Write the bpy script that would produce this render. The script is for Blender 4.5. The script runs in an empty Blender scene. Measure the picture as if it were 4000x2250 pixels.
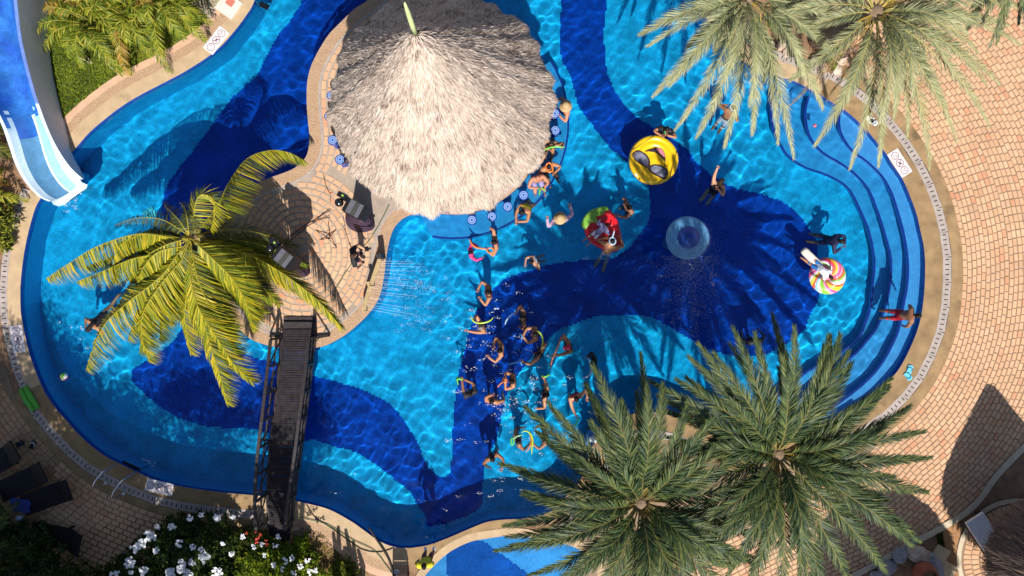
import bpy, bmesh, math, random
import numpy as np
from mathutils import Vector, Matrix, noise
from mathutils.geometry import tessellate_polygon

random.seed(7)
rng = np.random.default_rng(7)
sc = bpy.context.scene
COL = sc.collection
R = math.radians
H = 22.2            # height of the camera above the deck, metres
S = 0.008           # metres of deck per photograph pixel
WL = -0.12          # water level
FLOOR = -1.35       # pool floor

# ------------------------------------------------------------------ camera, sky, sun, exposure
cam = bpy.data.cameras.new('camera')
cam_o = bpy.data.objects.new('camera', cam)
COL.objects.link(cam_o)
cam_o.location = (0, 0, H)
cam.angle = 2 * math.atan(16.0 / H)
cam.clip_end = 2000
sc.camera = cam_o

SUN_EL = R(48)
SUN_AZ = Vector((0.11, -1.0, 0)).normalized()      # direction towards the sun on the ground
world = bpy.data.worlds.new('World')
sc.world = world
world.use_nodes = True
wn = world.node_tree
sky = wn.nodes.new('ShaderNodeTexSky')
sky.sky_type = 'NISHITA'
sky.sun_disc = False
sky.sun_elevation = SUN_EL
sky.sun_rotation = math.atan2(SUN_AZ.x, SUN_AZ.y)
wn.links.new(sky.outputs[0], wn.nodes['Background'].inputs[0])
wn.nodes['Background'].inputs[1].default_value = 0.07

sun = bpy.data.lights.new('sun', 'SUN')
sun.energy = 4.6
sun.angle = R(0.5)
sun.color = (1.0, 0.955, 0.88)
sun.cycles.is_caustics_light = True
sun_o = bpy.data.objects.new('sun', sun)
COL.objects.link(sun_o)
sun_dir = Vector((SUN_AZ.x * math.cos(SUN_EL), SUN_AZ.y * math.cos(SUN_EL), math.sin(SUN_EL)))
sun_o.rotation_euler = sun_dir.to_track_quat('Z', 'Y').to_euler()
sun_o.location = (0, -10, 30)

vs = sc.view_settings
vs.view_transform = 'Standard'
vs.look = 'None'
vs.exposure = 0.5
vs.gamma = 1.0
vs.use_curve_mapping = False


# ------------------------------------------------------------------ helpers
def W(u, v, z=0.0):
    k = S * (H - z) / H
    return Vector(((u - 2000) * k, (1125 - v) * k, z))


def WU(u, v, z):                                    # a point under water, seen through the surface
    za = WL + (z - WL) / 1.33
    k = S * (H - za) / H
    return Vector(((u - 2000) * k, (1125 - v) * k, z))


def smooth(pts, closed=False, step=12.0):
    P = [np.array(p, float) for p in pts]
    n = len(P)
    out = []
    segs = n if closed else n - 1
    for i in range(segs):
        if closed:
            p0, p1, p2, p3 = P[i - 1], P[i], P[(i + 1) % n], P[(i + 2) % n]
        else:
            p1, p2 = P[i], P[i + 1]
            p0 = P[i - 1] if i > 0 else 2 * p1 - p2
            p3 = P[i + 2] if i + 2 < n else 2 * p2 - p1
        m = max(1, int(round(np.linalg.norm(p2 - p1) / step)))
        for k in range(m):
            t = k / m
            out.append(0.5 * (2 * p1 + (p2 - p0) * t + (2 * p0 - 5 * p1 + 4 * p2 - p3) * t * t + (3 * p1 - p0 - 3 * p2 + p3) * t ** 3))
    if not closed:
        out.append(P[-1])
    return np.array(out)


def even(pts, step):
    pts = np.asarray(pts, float)
    d = np.r_[0, np.cumsum(np.linalg.norm(np.diff(pts, axis=0), axis=1))]
    n = max(2, int(round(d[-1] / step)) + 1)
    t = np.linspace(0, d[-1], n)
    return np.stack([np.interp(t, d, pts[:, k]) for k in range(pts.shape[1])], 1)


def normals2(p, closed=False):                      # outward normals, image coords; outline runs so the pool lies on its left on screen
    p = np.asarray(p, float)
    if closed:
        t = np.roll(p, -1, 0) - np.roll(p, 1, 0)
    else:
        t = np.gradient(p, axis=0)
    t /= np.linalg.norm(t, axis=1)[:, None] + 1e-9
    n = np.stack([-t[:, 1], t[:, 0]], 1)
    for _ in range(3):
        if closed:
            n = n + np.roll(n, 1, 0) + np.roll(n, -1, 0)
        else:
            n[1:-1] = n[1:-1] + n[2:] + n[:-2]
        n /= np.linalg.norm(n, axis=1)[:, None] + 1e-9
    return n


def inside(poly, q):
    poly = np.asarray(poly, float)
    q = np.asarray(q, float)
    x, y = q[:, 0], q[:, 1]
    c = np.zeros(len(q), bool)
    x1, y1 = poly[:, 0], poly[:, 1]
    x2, y2 = np.roll(x1, -1), np.roll(y1, -1)
    for a, b, cc, d in zip(x1, y1, x2, y2):
        if b == d:
            continue
        hit = ((b > y) != (d > y)) & (x < (cc - a) * (y - b) / (d - b) + a)
        c ^= hit
    return c


def tag(o, label=None, cat=None, group=None, kind=None):
    if label:
        o['label'] = label
    if cat:
        o['category'] = cat
    if group:
        o['group'] = group
    if kind:
        o['kind'] = kind
    return o


def empty(name, loc, label=None, cat=None, group=None):
    o = bpy.data.objects.new(name, None)
    COL.objects.link(o)
    o.location = loc
    o.empty_display_size = 0.1
    return tag(o, label, cat, group)


def link(name, me, parent=None):
    o = bpy.data.objects.new(name, me)
    COL.objects.link(o)
    if parent is not None:
        o.parent = parent
        bx = parent
        off = Vector((0, 0, 0))
        while bx is not None:
            off += Vector(bx.location)
            bx = bx.parent
        o.matrix_parent_inverse = Matrix.Translation(-off) if parent.parent is None else Matrix.Translation(-off)
    return o


class MB:
    """collects geometry in world coordinates and links it as one mesh object"""
    def __init__(s):
        s.v, s.f, s.m, s.c = [], [], [], []

    def add(s, verts, faces, mi=0, col=None):
        o = len(s.v)
        s.v.extend([tuple(x) for x in verts])
        for k, f in enumerate(faces):
            s.f.append(tuple(i + o for i in f))
            s.m.append(mi if not isinstance(mi, (list, np.ndarray)) else mi[k])
            s.c.append(col if col is None or isinstance(col, tuple) else col[k])
        return s

    def box(s, c, dx, dy, dz, rot=0.0, mi=0, col=None, axes=None):
        c = Vector(c)
        if axes is None:
            ax = Vector((math.cos(rot), math.sin(rot), 0)); ay = Vector((-math.sin(rot), math.cos(rot), 0)); az = Vector((0, 0, 1))
        else:
            ax, ay, az = axes
        vs_ = []
        for k in (-1, 1):
            for j, i in ((-1, -1), (-1, 1), (1, 1), (1, -1)):
                vs_.append(c + ax * (i * dx / 2) + ay * (j * dy / 2) + az * (k * dz / 2))
        fs = [(3, 2, 1, 0), (4, 5, 6, 7), (0, 1, 5, 4), (1, 2, 6, 5), (2, 3, 7, 6), (3, 0, 4, 7)]
        return s.add(vs_, fs, mi, col)

    def beam(s, a, b, w, h, mi=0, col=None):
        a, b = Vector(a), Vector(b)
        ax = (b - a)
        L = ax.length
        ax.normalize()
        up = Vector((0, 0, 1)) if abs(ax.z) < 0.95 else Vector((0, 1, 0))
        ay = up.cross(ax).normalized()
        az = ax.cross(ay)
        return s.box((a + b) / 2, L, w, h, axes=(ax, ay, az), mi=mi, col=col)

    def tube(s, pts, rad, n=8, mi=0, col=None, caps=True, flat=1.0):
        pts = [Vector(p) for p in pts]
        m = len(pts)
        if not isinstance(rad, (list, tuple, np.ndarray)):
            rad = [rad] * m
        t0 = (pts[1] - pts[0]).normalized()
        ref = Vector((0, 0, 1)) if abs(t0.z) < 0.9 else Vector((1, 0, 0))
        nrm = (ref - t0 * ref.dot(t0)).normalized()
        V = []
        for i in range(m):
            t = (pts[min(i + 1, m - 1)] - pts[max(i - 1, 0)]).normalized()
            nrm = (nrm - t * nrm.dot(t)).normalized()
            b = t.cross(nrm)
            for k in range(n):
                a = 2 * math.pi * k / n
                V.append(pts[i] + (b * math.cos(a) + nrm * math.sin(a) * flat) * rad[i])
        F = []
        for i in range(m - 1):
            for k in range(n):
                k2 = (k + 1) % n
                F.append((i * n + k, i * n + k2, (i + 1) * n + k2, (i + 1) * n + k))
        if caps:
            F.append(tuple(range(n - 1, -1, -1)))
            F.append(tuple((m - 1) * n + k for k in range(n)))
        return s.add(V, F, mi, col)

    def lathe(s, c, prof, n=24, mi=0, col=None, sx=1.0, sy=1.0):
        c = Vector(c)
        V = []
        for r, z in prof:
            for k in range(n):
                a = 2 * math.pi * k / n
                V.append(c + Vector((r * math.cos(a) * sx, r * math.sin(a) * sy, z)))
        F = []
        for i in range(len(prof) - 1):
            for k in range(n):
                k2 = (k + 1) % n
                F.append((i * n + k, i * n + k2, (i + 1) * n + k2, (i + 1) * n + k))
        return s.add(V, F, mi, col)

    def ball(s, c, rx, ry=None, rz=None, n=12, m=8, mi=0, col=None, rot=None):
        ry = ry or rx
        rz = rz or rx
        c = Vector(c)
        V, F = [], []
        for i in range(m + 1):
            th = math.pi * i / m
            for k in range(n):
                a = 2 * math.pi * k / n
                p = Vector((rx * math.sin(th) * math.cos(a), ry * math.sin(th) * math.sin(a), -rz * math.cos(th)))
                if rot is not None:
                    p = rot @ p
                V.append(c + p)
        for i in range(m):
            for k in range(n):
                k2 = (k + 1) % n
                F.append((i * n + k, i * n + k2, (i + 1) * n + k2, (i + 1) * n + k))
        return s.add(V, F, mi, col)

    def mesh(s, name, mats, smooth_=False):
        me = bpy.data.meshes.new(name)
        me.from_pydata(s.v, [], s.f)
        for m_ in (mats if isinstance(mats, (list, tuple)) else [mats]):
            me.materials.append(m_)
        if any(s.m):
            me.polygons.foreach_set('material_index', s.m)
        if s.c and s.c[0] is not None:
            a = me.attributes.new('tint', 'FLOAT_COLOR', 'FACE')
            arr = np.ones((len(s.f), 4), np.float32)
            arr[:, :3] = np.array([c if c is not None else (1, 1, 1) for c in s.c])
            a.data.foreach_set('color', arr.ravel())
        if smooth_:
            me.polygons.foreach_set('use_smooth', [True] * len(me.polygons))
        me.update()
        return me

    def build(s, name, mats, parent=None, smooth_=False):
        return link(name, s.mesh(name, mats, smooth_), parent)


def np_mesh(name, V, F, mats, tint=None, smooth_=False, midx=None):
    """F: (n,3) or (n,4) index array"""
    V = np.asarray(V, np.float32)
    F = np.asarray(F, np.int32)
    me = bpy.data.meshes.new(name)
    k = F.shape[1]
    me.vertices.add(len(V)); me.vertices.foreach_set('co', V.ravel())
    me.loops.add(F.size); me.loops.foreach_set('vertex_index', F.ravel())
    me.polygons.add(len(F)); me.polygons.foreach_set('loop_start', np.arange(0, F.size, k, dtype=np.int32))
    me.update(calc_edges=True)
    for m_ in (mats if isinstance(mats, (list, tuple)) else [mats]):
        me.materials.append(m_)
    if midx is not None:
        me.polygons.foreach_set('material_index', np.asarray(midx, np.int32))
    if tint is not None:
        a = me.attributes.new('tint', 'FLOAT_COLOR', 'FACE')
        arr = np.ones((len(F), 4), np.float32)
        arr[:, :3] = tint
        a.data.foreach_set('color', arr.ravel())
    if smooth_:
        me.polygons.foreach_set('use_smooth', np.ones(len(F), bool))
    return me


def receive(o):
    o.cycles.is_caustics_receiver = True
    return o


# ------------------------------------------------------------------ materials
def mat(name, col=(0.5, 0.5, 0.5), rough=0.6, var=0.0, vscale=3.0, col2=None, bump=0.0, bscale=60.0, spec=0.4, tint=False, rnd=0.0,
        transl=0.0, metal=0.0, fine=0.0, fscale=80.0, stain=None, coat=0.0):
    m = bpy.data.materials.new(name)
    m.use_nodes = True
    nt = m.node_tree
    N, L = nt.nodes, nt.links
    b = N['Principled BSDF']
    b.inputs['Roughness'].default_value = rough
    b.inputs['Specular IOR Level'].default_value = spec
    b.inputs['Metallic'].default_value = metal
    b.inputs['Coat Weight'].default_value = coat
    geo = N.new('ShaderNodeNewGeometry')
    pos = geo.outputs['Position']
    if tint:
        a = N.new('ShaderNodeAttribute'); a.attribute_name = 'tint'
        cur = a.outputs['Color']
    else:
        rgb = N.new('ShaderNodeRGB'); rgb.outputs[0].default_value = (*col, 1)
        cur = rgb.outputs[0]

    def mix(fac, c1, c2, mode='MIX'):
        x = N.new('ShaderNodeMix'); x.data_type = 'RGBA'; x.blend_type = mode
        if isinstance(fac, float):
            x.inputs[0].default_value = fac
        else:
            L.new(fac, x.inputs[0])
        for s_, v_ in ((6, c1), (7, c2)):
            if isinstance(v_, tuple):
                x.inputs[s_].default_value = (*v_, 1)
            else:
                L.new(v_, x.inputs[s_])
        return x.outputs[2]

    def nz(scale, detail=3.0):
        t = N.new('ShaderNodeTexNoise'); t.inputs['Scale'].default_value = scale; t.inputs['Detail'].default_value = detail
        L.new(pos, t.inputs['Vector'])
        return t.outputs[0]

    def ramp(src, lo, hi):
        r = N.new('ShaderNodeMapRange'); r.inputs[1].default_value = lo; r.inputs[2].default_value = hi
        L.new(src, r.inputs[0])
        return r.outputs[0]
    if col2 is not None:
        cur = mix(ramp(nz(vscale, 4.0), 0.38, 0.62), cur, col2)
    if var > 0:
        f = ramp(nz(vscale * 1.7, 5.0), 0.25, 0.75)
        mm = N.new('ShaderNodeMapRange'); mm.inputs[3].default_value = 1 - var; mm.inputs[4].default_value = 1 + var
        L.new(f, mm.inputs[0])
        c = N.new('ShaderNodeCombineColor')
        for k in range(3):
            L.new(mm.outputs[0], c.inputs[k])
        cur = mix(1.0, cur, c.outputs[0], 'MULTIPLY')
    if fine > 0:
        f = nz(fscale, 2.0)
        mm = N.new('ShaderNodeMapRange'); mm.inputs[1].default_value = 0.3; mm.inputs[2].default_value = 0.7
        mm.inputs[3].default_value = 1 - fine; mm.inputs[4].default_value = 1 + fine
        L.new(f, mm.inputs[0])
        c = N.new('ShaderNodeCombineColor')
        for k in range(3):
            L.new(mm.outputs[0], c.inputs[k])
        cur = mix(1.0, cur, c.outputs[0], 'MULTIPLY')
    if stain is not None:
        cur = mix(ramp(nz(stain[1], 6.0), stain[2], stain[2] + 0.12), cur, stain[0])
    if rnd > 0:
        oi = N.new('ShaderNodeObjectInfo')
        cr = N.new('ShaderNodeValToRGB')
        els = BRICK_RAMP
        cr.color_ramp.elements[0].position = 0; cr.color_ramp.elements[0].color = (*els[0], 1)
        cr.color_ramp.elements[1].position = 1; cr.color_ramp.elements[1].color = (*els[-1], 1)
        for i, e in enumerate(els[1:-1]):
            q = cr.color_ramp.elements.new((i + 1) / (len(els) - 1)); q.color = (*e, 1)
        L.new(oi.outputs['Random'], cr.inputs[0])
        cur = mix(1.0, cur, cr.outputs[0], 'MULTIPLY')
    L.new(cur, b.inputs['Base Color'])
    if bump > 0:
        bn = N.new('ShaderNodeBump'); bn.inputs['Strength'].default_value = bump; bn.inputs['Distance'].default_value = 0.02
        L.new(nz(bscale, 4.0), bn.inputs['Height'])
        L.new(bn.outputs[0], b.inputs['Normal'])
    if transl > 0:
        t = N.new('ShaderNodeBsdfTranslucent')
        L.new(cur, t.inputs[0])
        mx = N.new('ShaderNodeMixShader'); mx.inputs[0].default_value = transl
        L.new(b.outputs[0], mx.inputs[1]); L.new(t.outputs[0], mx.inputs[2])
        L.new(mx.outputs[0], N['Material Output'].inputs[0])
    return m


BRICK_RAMP = [(1.0, 1.0, 1.0), (0.94, 0.92, 0.89), (1.05, 1.0, 0.93), (0.98, 0.94, 0.9), (1.05, 1.03, 1.0), (0.97, 0.87, 0.8), (1.0, 0.97, 0.92), (1.03, 1.0, 0.98), (0.92, 0.9, 0.88), (1.0, 0.96, 0.9), (0.98, 0.76, 0.68)]
M = {}
M['ground'] = mat('soil', (0.26, 0.15, 0.085), 0.95, var=0.35, vscale=2.0, bump=0.5, bscale=40, fine=0.3)
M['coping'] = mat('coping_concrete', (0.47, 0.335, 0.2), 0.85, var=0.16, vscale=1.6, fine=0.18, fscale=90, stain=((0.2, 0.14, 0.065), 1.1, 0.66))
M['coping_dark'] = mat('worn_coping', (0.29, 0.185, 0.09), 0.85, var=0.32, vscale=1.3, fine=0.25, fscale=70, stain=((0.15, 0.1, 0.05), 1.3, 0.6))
M['pink'] = mat('pink_concrete', (0.58, 0.36, 0.235), 0.85, var=0.12, vscale=2.0, fine=0.1)
M['aggregate'] = mat('exposed_aggregate', (0.42, 0.27, 0.165), 0.9, var=0.12, fine=0.5, fscale=38, bump=0.8, bscale=45)
M['slab'] = mat('drain_slab', (0.38, 0.32, 0.29), 0.8, var=0.2, vscale=2.2, fine=0.12)
M['slot'] = mat('drain_slot', (0.03, 0.025, 0.02), 0.9)
M['mortar'] = mat('mortar', (0.27, 0.185, 0.12), 0.95, var=0.2, vscale=1.5, fine=0.2)
M['mortar_grey'] = mat('grey_mortar', (0.36, 0.285, 0.225), 0.95, var=0.2, vscale=1.5, fine=0.2)
M['brick'] = mat('clay_brick', (0.61, 0.375, 0.23), 0.85, var=.13, vscale=.5, fine=0.14, fscale=50, rnd=1.0)
M['brick_mass'] = mat('clay_brick_mass', tint=True, rough=0.85, var=.13, vscale=.5, fine=0.14, fscale=50)
M['kerb'] = mat('kerb', (0.55, 0.46, 0.33), 0.8, var=0.15)
M['lawn'] = mat('lawn_soil', (0.085, 0.115, 0.02), 0.95, var=0.4, vscale=3, fine=0.4, fscale=30)
M['leaf'] = mat('leaf', tint=True, rough=0.5, spec=0.32, transl=0.22)
M['leafdry'] = mat('sage_leaf', tint=True, rough=0.5, spec=0.4, transl=0.15)
M['trunk'] = mat('palm_trunk', (0.2, 0.14, 0.09), 0.95, var=0.3, vscale=6, bump=0.6, bscale=20)
M['straw'] = mat('straw', tint=True, rough=0.8, spec=0.25, transl=0.08)
M['strawbase'] = mat('straw_base', (0.16, 0.12, 0.09), 0.95, var=0.3, vscale=5)
M['wood'] = mat('dark_wood', (0.032, 0.023, 0.025), 0.6, var=0.4, vscale=5, fine=0.3, fscale=25, spec=0.4)
M['plank'] = mat('weathered_plank', (0.024, 0.018, 0.021), 0.75, var=0.45, vscale=3, fine=0.35, fscale=30, spec=0.25)
M['tanwood'] = mat('tan_wood', (0.42, 0.3, 0.15), 0.7, var=0.2, vscale=5)
M['tile_wall'] = mat('wall_tile', (0.012, 0.055, 0.32), 0.25, var=0.2, vscale=6, spec=0.5)
M['tile_nose'] = mat('step_edge_tile', (0.006, 0.035, 0.27), 0.3, var=0.2, vscale=8)
M['floor'] = mat('pool_mosaic', tint=True, rough=0.8, spec=0.04, var=.3, vscale=.8)
M['step'] = mat('step_mosaic', (0.075, 0.36, 0.72), 0.35, var=0.08, vscale=4)
M['white'] = mat('white_paint', (0.8, 0.8, 0.8), 0.5, var=0.05)
M['signwhite'] = mat('sign_tile', (0.74, 0.7, 0.72), 0.35, var=0.06)
M['signink'] = mat('sign_print', (0.2, 0.035, 0.05), 0.5)
M['signgrey'] = mat('sign_lettering', (0.12, 0.06, 0.09), 0.5)
M['slide'] = mat('slide_mosaic', (0.03, 0.16, 0.5), 0.25, var=0.35, vscale=1.3, col2=(0.02, 0.09, 0.42), fine=0.15, fscale=14, spec=0.5)
M['slidewhite'] = mat('slide_white_mosaic', (0.6, 0.74, 0.85), 0.25, var=0.1, vscale=3, fine=0.08, fscale=20, spec=0.5)
M['slidewall'] = mat('slide_outer_wall', (0.62, 0.64, 0.74), 0.7, var=0.08, fine=0.06)
M['slidelight'] = mat('slide_worn_mosaic', (0.3, 0.56, 0.8), 0.2, var=0.15, vscale=3, fine=0.08, fscale=20, spec=0.5)
M['steel'] = mat('steel', (0.75, 0.75, 0.78), 0.22, metal=1.0)
M['black'] = mat('black_plastic', (0.009, 0.0085, 0.011), 0.6, var=0.2, vscale=4, spec=.2)
M['blackgloss'] = mat('black_gloss', (0.012, 0.012, 0.014), 0.12, spec=0.6, coat=0.5)
M['greycloth'] = mat('grey_fabric', (0.1, 0.1, 0.12), 0.8, var=0.15)
M['purple'] = mat('purple_scrim', (0.045, 0.022, 0.05), 0.75, var=0.3, vscale=5)
M['rock'] = mat('pale_rock', (0.56, 0.46, 0.37), 0.9, var=0.3, vscale=5, col2=(0.42, 0.3, 0.22), bump=0.8, bscale=14)
M['rockgrey'] = mat('grey_rock', (0.3, 0.29, 0.31), 0.9, var=0.3, vscale=4, bump=0.8, bscale=12)
M['terracotta'] = mat('terracotta', (0.33, 0.1, 0.055), 0.8, var=0.2)
M['foam'] = mat('foam', (0.85, 0.9, 0.93), 0.6)
M['hose'] = mat('green_hose', (0.05, 0.13, 0.06), 0.4)
M['cable'] = mat('black_cable', (0.02, 0.017, 0.015), 0.5)
M['cushion'] = mat('white_cushion', (0.74, 0.75, 0.8), 0.8, var=0.05)
M['fountain'] = mat('pale_blue_paint', (0.11, 0.31, 0.56), 0.35, var=0.2, vscale=4)
M['fountaindark'] = mat('blue_paint', (0.012, 0.06, 0.32), 0.3, var=0.25, vscale=6)
M['yellow'] = mat('yellow_vinyl', (0.8, 0.48, 0.008), 0.25, var=0.06, spec=0.5)
M['finial'] = mat('pale_green_pole', (0.55, 0.66, 0.3), 0.5, var=0.1)


def flat(name, c, rough=0.45, spec=0.4, **k):
    if name not in M:
        M[name] = mat(name, c, rough, spec=spec, **k)
    return M[name]


# ------------------------------------------------------------------ outlines (photograph pixels on the deck plane)
OUT = [(1015, -420), (1012, -120), (994, 0), (961, 61), (911, 127), (861, 182), (806, 226), (718, 282), (635, 326), (541, 375), (469, 420), (398, 475), (348, 519), (309, 563),
       (255, 625), (205, 700), (160, 772), (135, 821), (105, 932), (88, 1031), (80, 1120), (80, 1197), (86, 1252), (110, 1363), (133, 1434), (160, 1500),
       (182, 1544), (221, 1599), (265, 1649), (309, 1698), (364, 1748), (420, 1787), (486, 1820), (530, 1842), (607, 1875), (690, 1897), (773, 1911), (883, 1925), (972, 1933),
       (1060, 1942), (1143, 1955), (1209, 1969), (1287, 1991), (1369, 2035), (1425, 2074), (1480, 2113), (1535, 2135), (1590, 2141), (1645, 2135), (1690, 2124), (1756, 2099), (1828, 2068),
       (1900, 2040), (1966, 2030), (2038, 2027), (2110, 2016), (2160, 1991), (2209, 1941), (2242, 1908), (2270, 1870), (2281, 1825), (2297, 1792), (2325, 1748), (2342, 1715), (2375, 1682),
       (2413, 1649), (2452, 1624), (2496, 1613), (2560, 1611), (2640, 1630), (2720, 1662), (2820, 1692), (2930, 1712), (3050, 1712), (3160, 1690), (3260, 1648), (3342, 1599), (3387, 1571), (3442, 1522),
       (3497, 1461), (3526, 1418), (3559, 1352), (3587, 1280), (3603, 1208), (3611, 1131), (3614, 1042), (3609, 965), (3595, 899), (3581, 838), (3559, 777), (3526, 700), (3485, 642),
       (3461, 599), (3422, 551), (3384, 507), (3335, 459), (3292, 425), (3243, 396), (3200, 367), (3154, 343), (3096, 314), (3038, 300), (2980, 275), (2931, 256), (2898, 237), (2849, 193),
       (2815, 150), (2782, 106), (2757, 58), (2748, 0), (2752, -120), (2760, -420)]
HC = (1768, 478)                                     # hut centre
ISL = [(1560, -110), (1490, -50), (1430, 5), (1386, 33), (1331, 86), (1286, 132), (1253, 182), (1226, 232), (1209, 276), (1199, 331), (1198, 409), (1203, 475), (1208, 530), (1204, 585), (1187, 624),
       (1148, 657), (1110, 674), (1038, 701), (955, 745), (900, 790), (868, 850), (850, 930), (845, 1020), (850, 1110), (870, 1190), (905, 1255), (955, 1307), (999, 1335), (1066, 1354), (1140, 1364), (1220, 1360),
       (1275, 1349), (1342, 1313), (1397, 1269), (1436, 1230), (1469, 1186), (1488, 1142), (1499, 1087), (1507, 1020), (1516, 965), (1529, 915), (1546, 882), (1574, 855), (1612, 838)]
ISL += [(HC[0] + 360 * math.cos(R(a)), HC[1] + 360 * math.sin(R(a))) for a in range(104, -110, -7)]
KID = [(1600, 2330), (1624, 2250), (1673, 2190), (1728, 2140), (1783, 2107), (1839, 2085), (1900, 2074), (1983, 2063), (2066, 2068), (2148, 2085), (2231, 2101), (2290, 2130), (2340, 2180), (2365, 2260), (2350, 2420), (2100, 2560), (1750, 2500)]
NAVY = [(2197, -60), (2187, 93), (2190, 217), (2229, 300), (2257, 406), (2296, 469), (2335, 517), (2383, 575), (2431, 619), (2500, 680), (2530, 730), (2540, 807), (2533, 856), (2504, 909), (2455, 972),
        (2390, 1008), (2335, 1016), (2252, 1019), (2169, 1030), (2087, 1049), (2020, 1071), (1960, 1093), (1921, 1137), (1871, 1204), (1844, 1259), (1821, 1342), (1799, 1425), (1777, 1563), (1767, 1726),
        (1761, 1820), (1750, 1859), (1712, 1859), (1679, 1831), (1640, 1748), (1612, 1693), (1579, 1643), (1546, 1599), (1507, 1566), (1441, 1533), (1375, 1508), (1287, 1483), (1209, 1461), (1100, 1420), (1000, 1396),
        (900, 1360), (850, 1300), (830, 1200), (840, 1050), (870, 900), (950, 790), (1150, 700), (1250, 640), (1270, 500), (1270, 300), (1330, 180), (1440, 60), (1540, -60), (1560, -420), (1260, -420), (1200, -60), (1143, 72), (1093, 132), (1032, 243), (1000, 300),
        (905, 386), (850, 464), (762, 580), (674, 696), (640, 780), (650, 900), (700, 1050), (740, 1200), (690, 1320), (600, 1390), (522, 1445), (530, 1500), (585, 1555), (652, 1605), (734, 1643), (828, 1665),
        (1000, 1679), (1165, 1721), (1231, 1721), (1298, 1743), (1386, 1765), (1441, 1798), (1496, 1837), (1557, 1881), (1596, 1919), (1629, 1964), (1656, 2008), (1673, 2057), (1780, 2030), (1877, 1980),
        (1888, 1881), (1900, 1803), (1943, 1700), (1960, 1618), (1993, 1507), (2031, 1452), (2075, 1397), (2125, 1342), (2180, 1292), (2252, 1262), (2335, 1237), (2407, 1231), (2547, 1242), (2671, 1312),
        (2795, 1374), (2920, 1390), (3000, 1380), (3127, 1300), (3160, 1233), (3197, 1156), (3194, 1035), (3192, 977), (3180, 929), (3122, 842), (3073, 803), (3020, 774), (2909, 745), (2842, 721), (2759, 668),
        (2701, 610), (2673, 575), (2543, 493), (2504, 469), (2456, 430), (2412, 372), (2378, 300), (2368, 264), (2360, 124), (2376, -60), (2380, -420), (2190, -420)]
OUTS = smooth(OUT)
ISLS = smooth(ISL, True)
KIDS = smooth(KID, True)
NO_OUT = normals2(OUTS)
NO_ISL = normals2(ISLS, True)


def near(poly, p):
    return int(np.argmin(((poly - np.array(p)) ** 2).sum(1)))


def seg(a, b):
    i, j = near(OUTS, a), near(OUTS, b)
    return (min(i, j), max(i, j) + 1)


def band(name, i0, i1, d0, d1, z, m, poly=OUTS, nrm=NO_OUT, parent=None, kind='structure', wfun=None, thick=0.0):
    p, n = poly[i0:i1], nrm[i0:i1]
    w = np.ones(len(p)) if wfun is None else np.array([wfun(q) for q in p])
    a = p + n * (d0 * w)[:, None]
    b = p + n * (d1 * w)[:, None]
    V = [W(u, v, z) for u, v in a] + [W(u, v, z) for u, v in b]
    k = len(p)
    F = [(i, i + 1, k + i + 1, k + i) for i in range(k - 1)]
    mb = MB().add(V, F)
    o = mb.build(name, m, parent)
    if parent is None:
        tag(o, kind=kind)
    return o


def fill(name, outer, holes, z, m, kind='structure', parent=None, tofn=W):
    loops = [[tofn(u, v, z) for u, v in outer]] + [[tofn(u, v, z) for u, v in h] for h in holes]
    tris = tessellate_polygon(loops)
    V = [p for l in loops for p in l]
    mb = MB()
    F = []
    for t in tris:
        a, b, c = (V[i] for i in t)
        F.append(t if (b - a).cross(c - a).z > 0 else t[::-1])
    mb.add(V, F)
    o = mb.build(name, m, parent)
    if kind and parent is None:
        tag(o, kind=kind)
    return o


# ------------------------------------------------------------------ ground sheet with the two basins cut out
big = [(-40000, 40000), (40000, 40000), (40000, -40000), (-40000, -40000)]
hole1 = [tuple(p) for p in (OUTS + NO_OUT * 6)]
kin = normals2(KIDS, True)
hole2 = [tuple(p) for p in (KIDS + kin * 6)]
fill('ground', big, [hole1, hole2], -0.02, M['ground'])


def kid_w(p):                                        # the coping narrows where the paddling pool comes close
    u, v = p
    if 1600 < u < 2140 and v > 1990:
        return 0.5 + 0.5 * min(1, max(0, (1690 - u) / 90)) if u < 1690 else (0.5 + 0.5 * max(0, (u - 2080) / 60))
    return 1.0


L1 = seg((1015, -420), (255, 625))
L2 = seg((160, 772), (160, 1500))
L2b = seg((255, 625), (160, 772))
L3 = seg((160, 1500), (1000, 1936))
L4 = seg((1000, 1936), (1590, 2141))
L5 = seg((1590, 2141), (2110, 2016))
L6 = seg((2110, 2016), (3260, 1648))
L7 = seg((3260, 1648), (3200, 367))
L8 = seg((3200, 367), (2760, -420))
band('pool_coping', *L1, 0, 52, 0, M['coping'])
band('aggregate_strip', *L1, 52, 86, 0, M['aggregate'])
band('pink_strip', *L1, 86, 112, 0, M['pink'])
band('pool_coping', *L2b, 0, 52, 0, M['coping'])
band('pool_coping', *L2, 0, 52, 0, M['coping'])
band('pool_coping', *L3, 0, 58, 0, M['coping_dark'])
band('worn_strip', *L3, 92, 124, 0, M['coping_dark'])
band('pool_coping', *L4, 0, 66, 0, M['coping'])
band('aggregate_strip', *L4, 66, 102, 0, M['aggregate'])
band('pink_strip', *L4, 102, 128, 0, M['pink'])
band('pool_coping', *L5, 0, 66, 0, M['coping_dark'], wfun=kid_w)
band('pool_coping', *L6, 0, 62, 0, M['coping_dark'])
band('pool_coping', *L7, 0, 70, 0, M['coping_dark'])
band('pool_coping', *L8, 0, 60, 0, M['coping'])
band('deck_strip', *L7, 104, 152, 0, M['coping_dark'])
# coping of the paddling pool
band('paddling_pool_coping', 0, len(KIDS), 0, 30, 0.003, M['coping'], poly=KIDS, nrm=kin)


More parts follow.
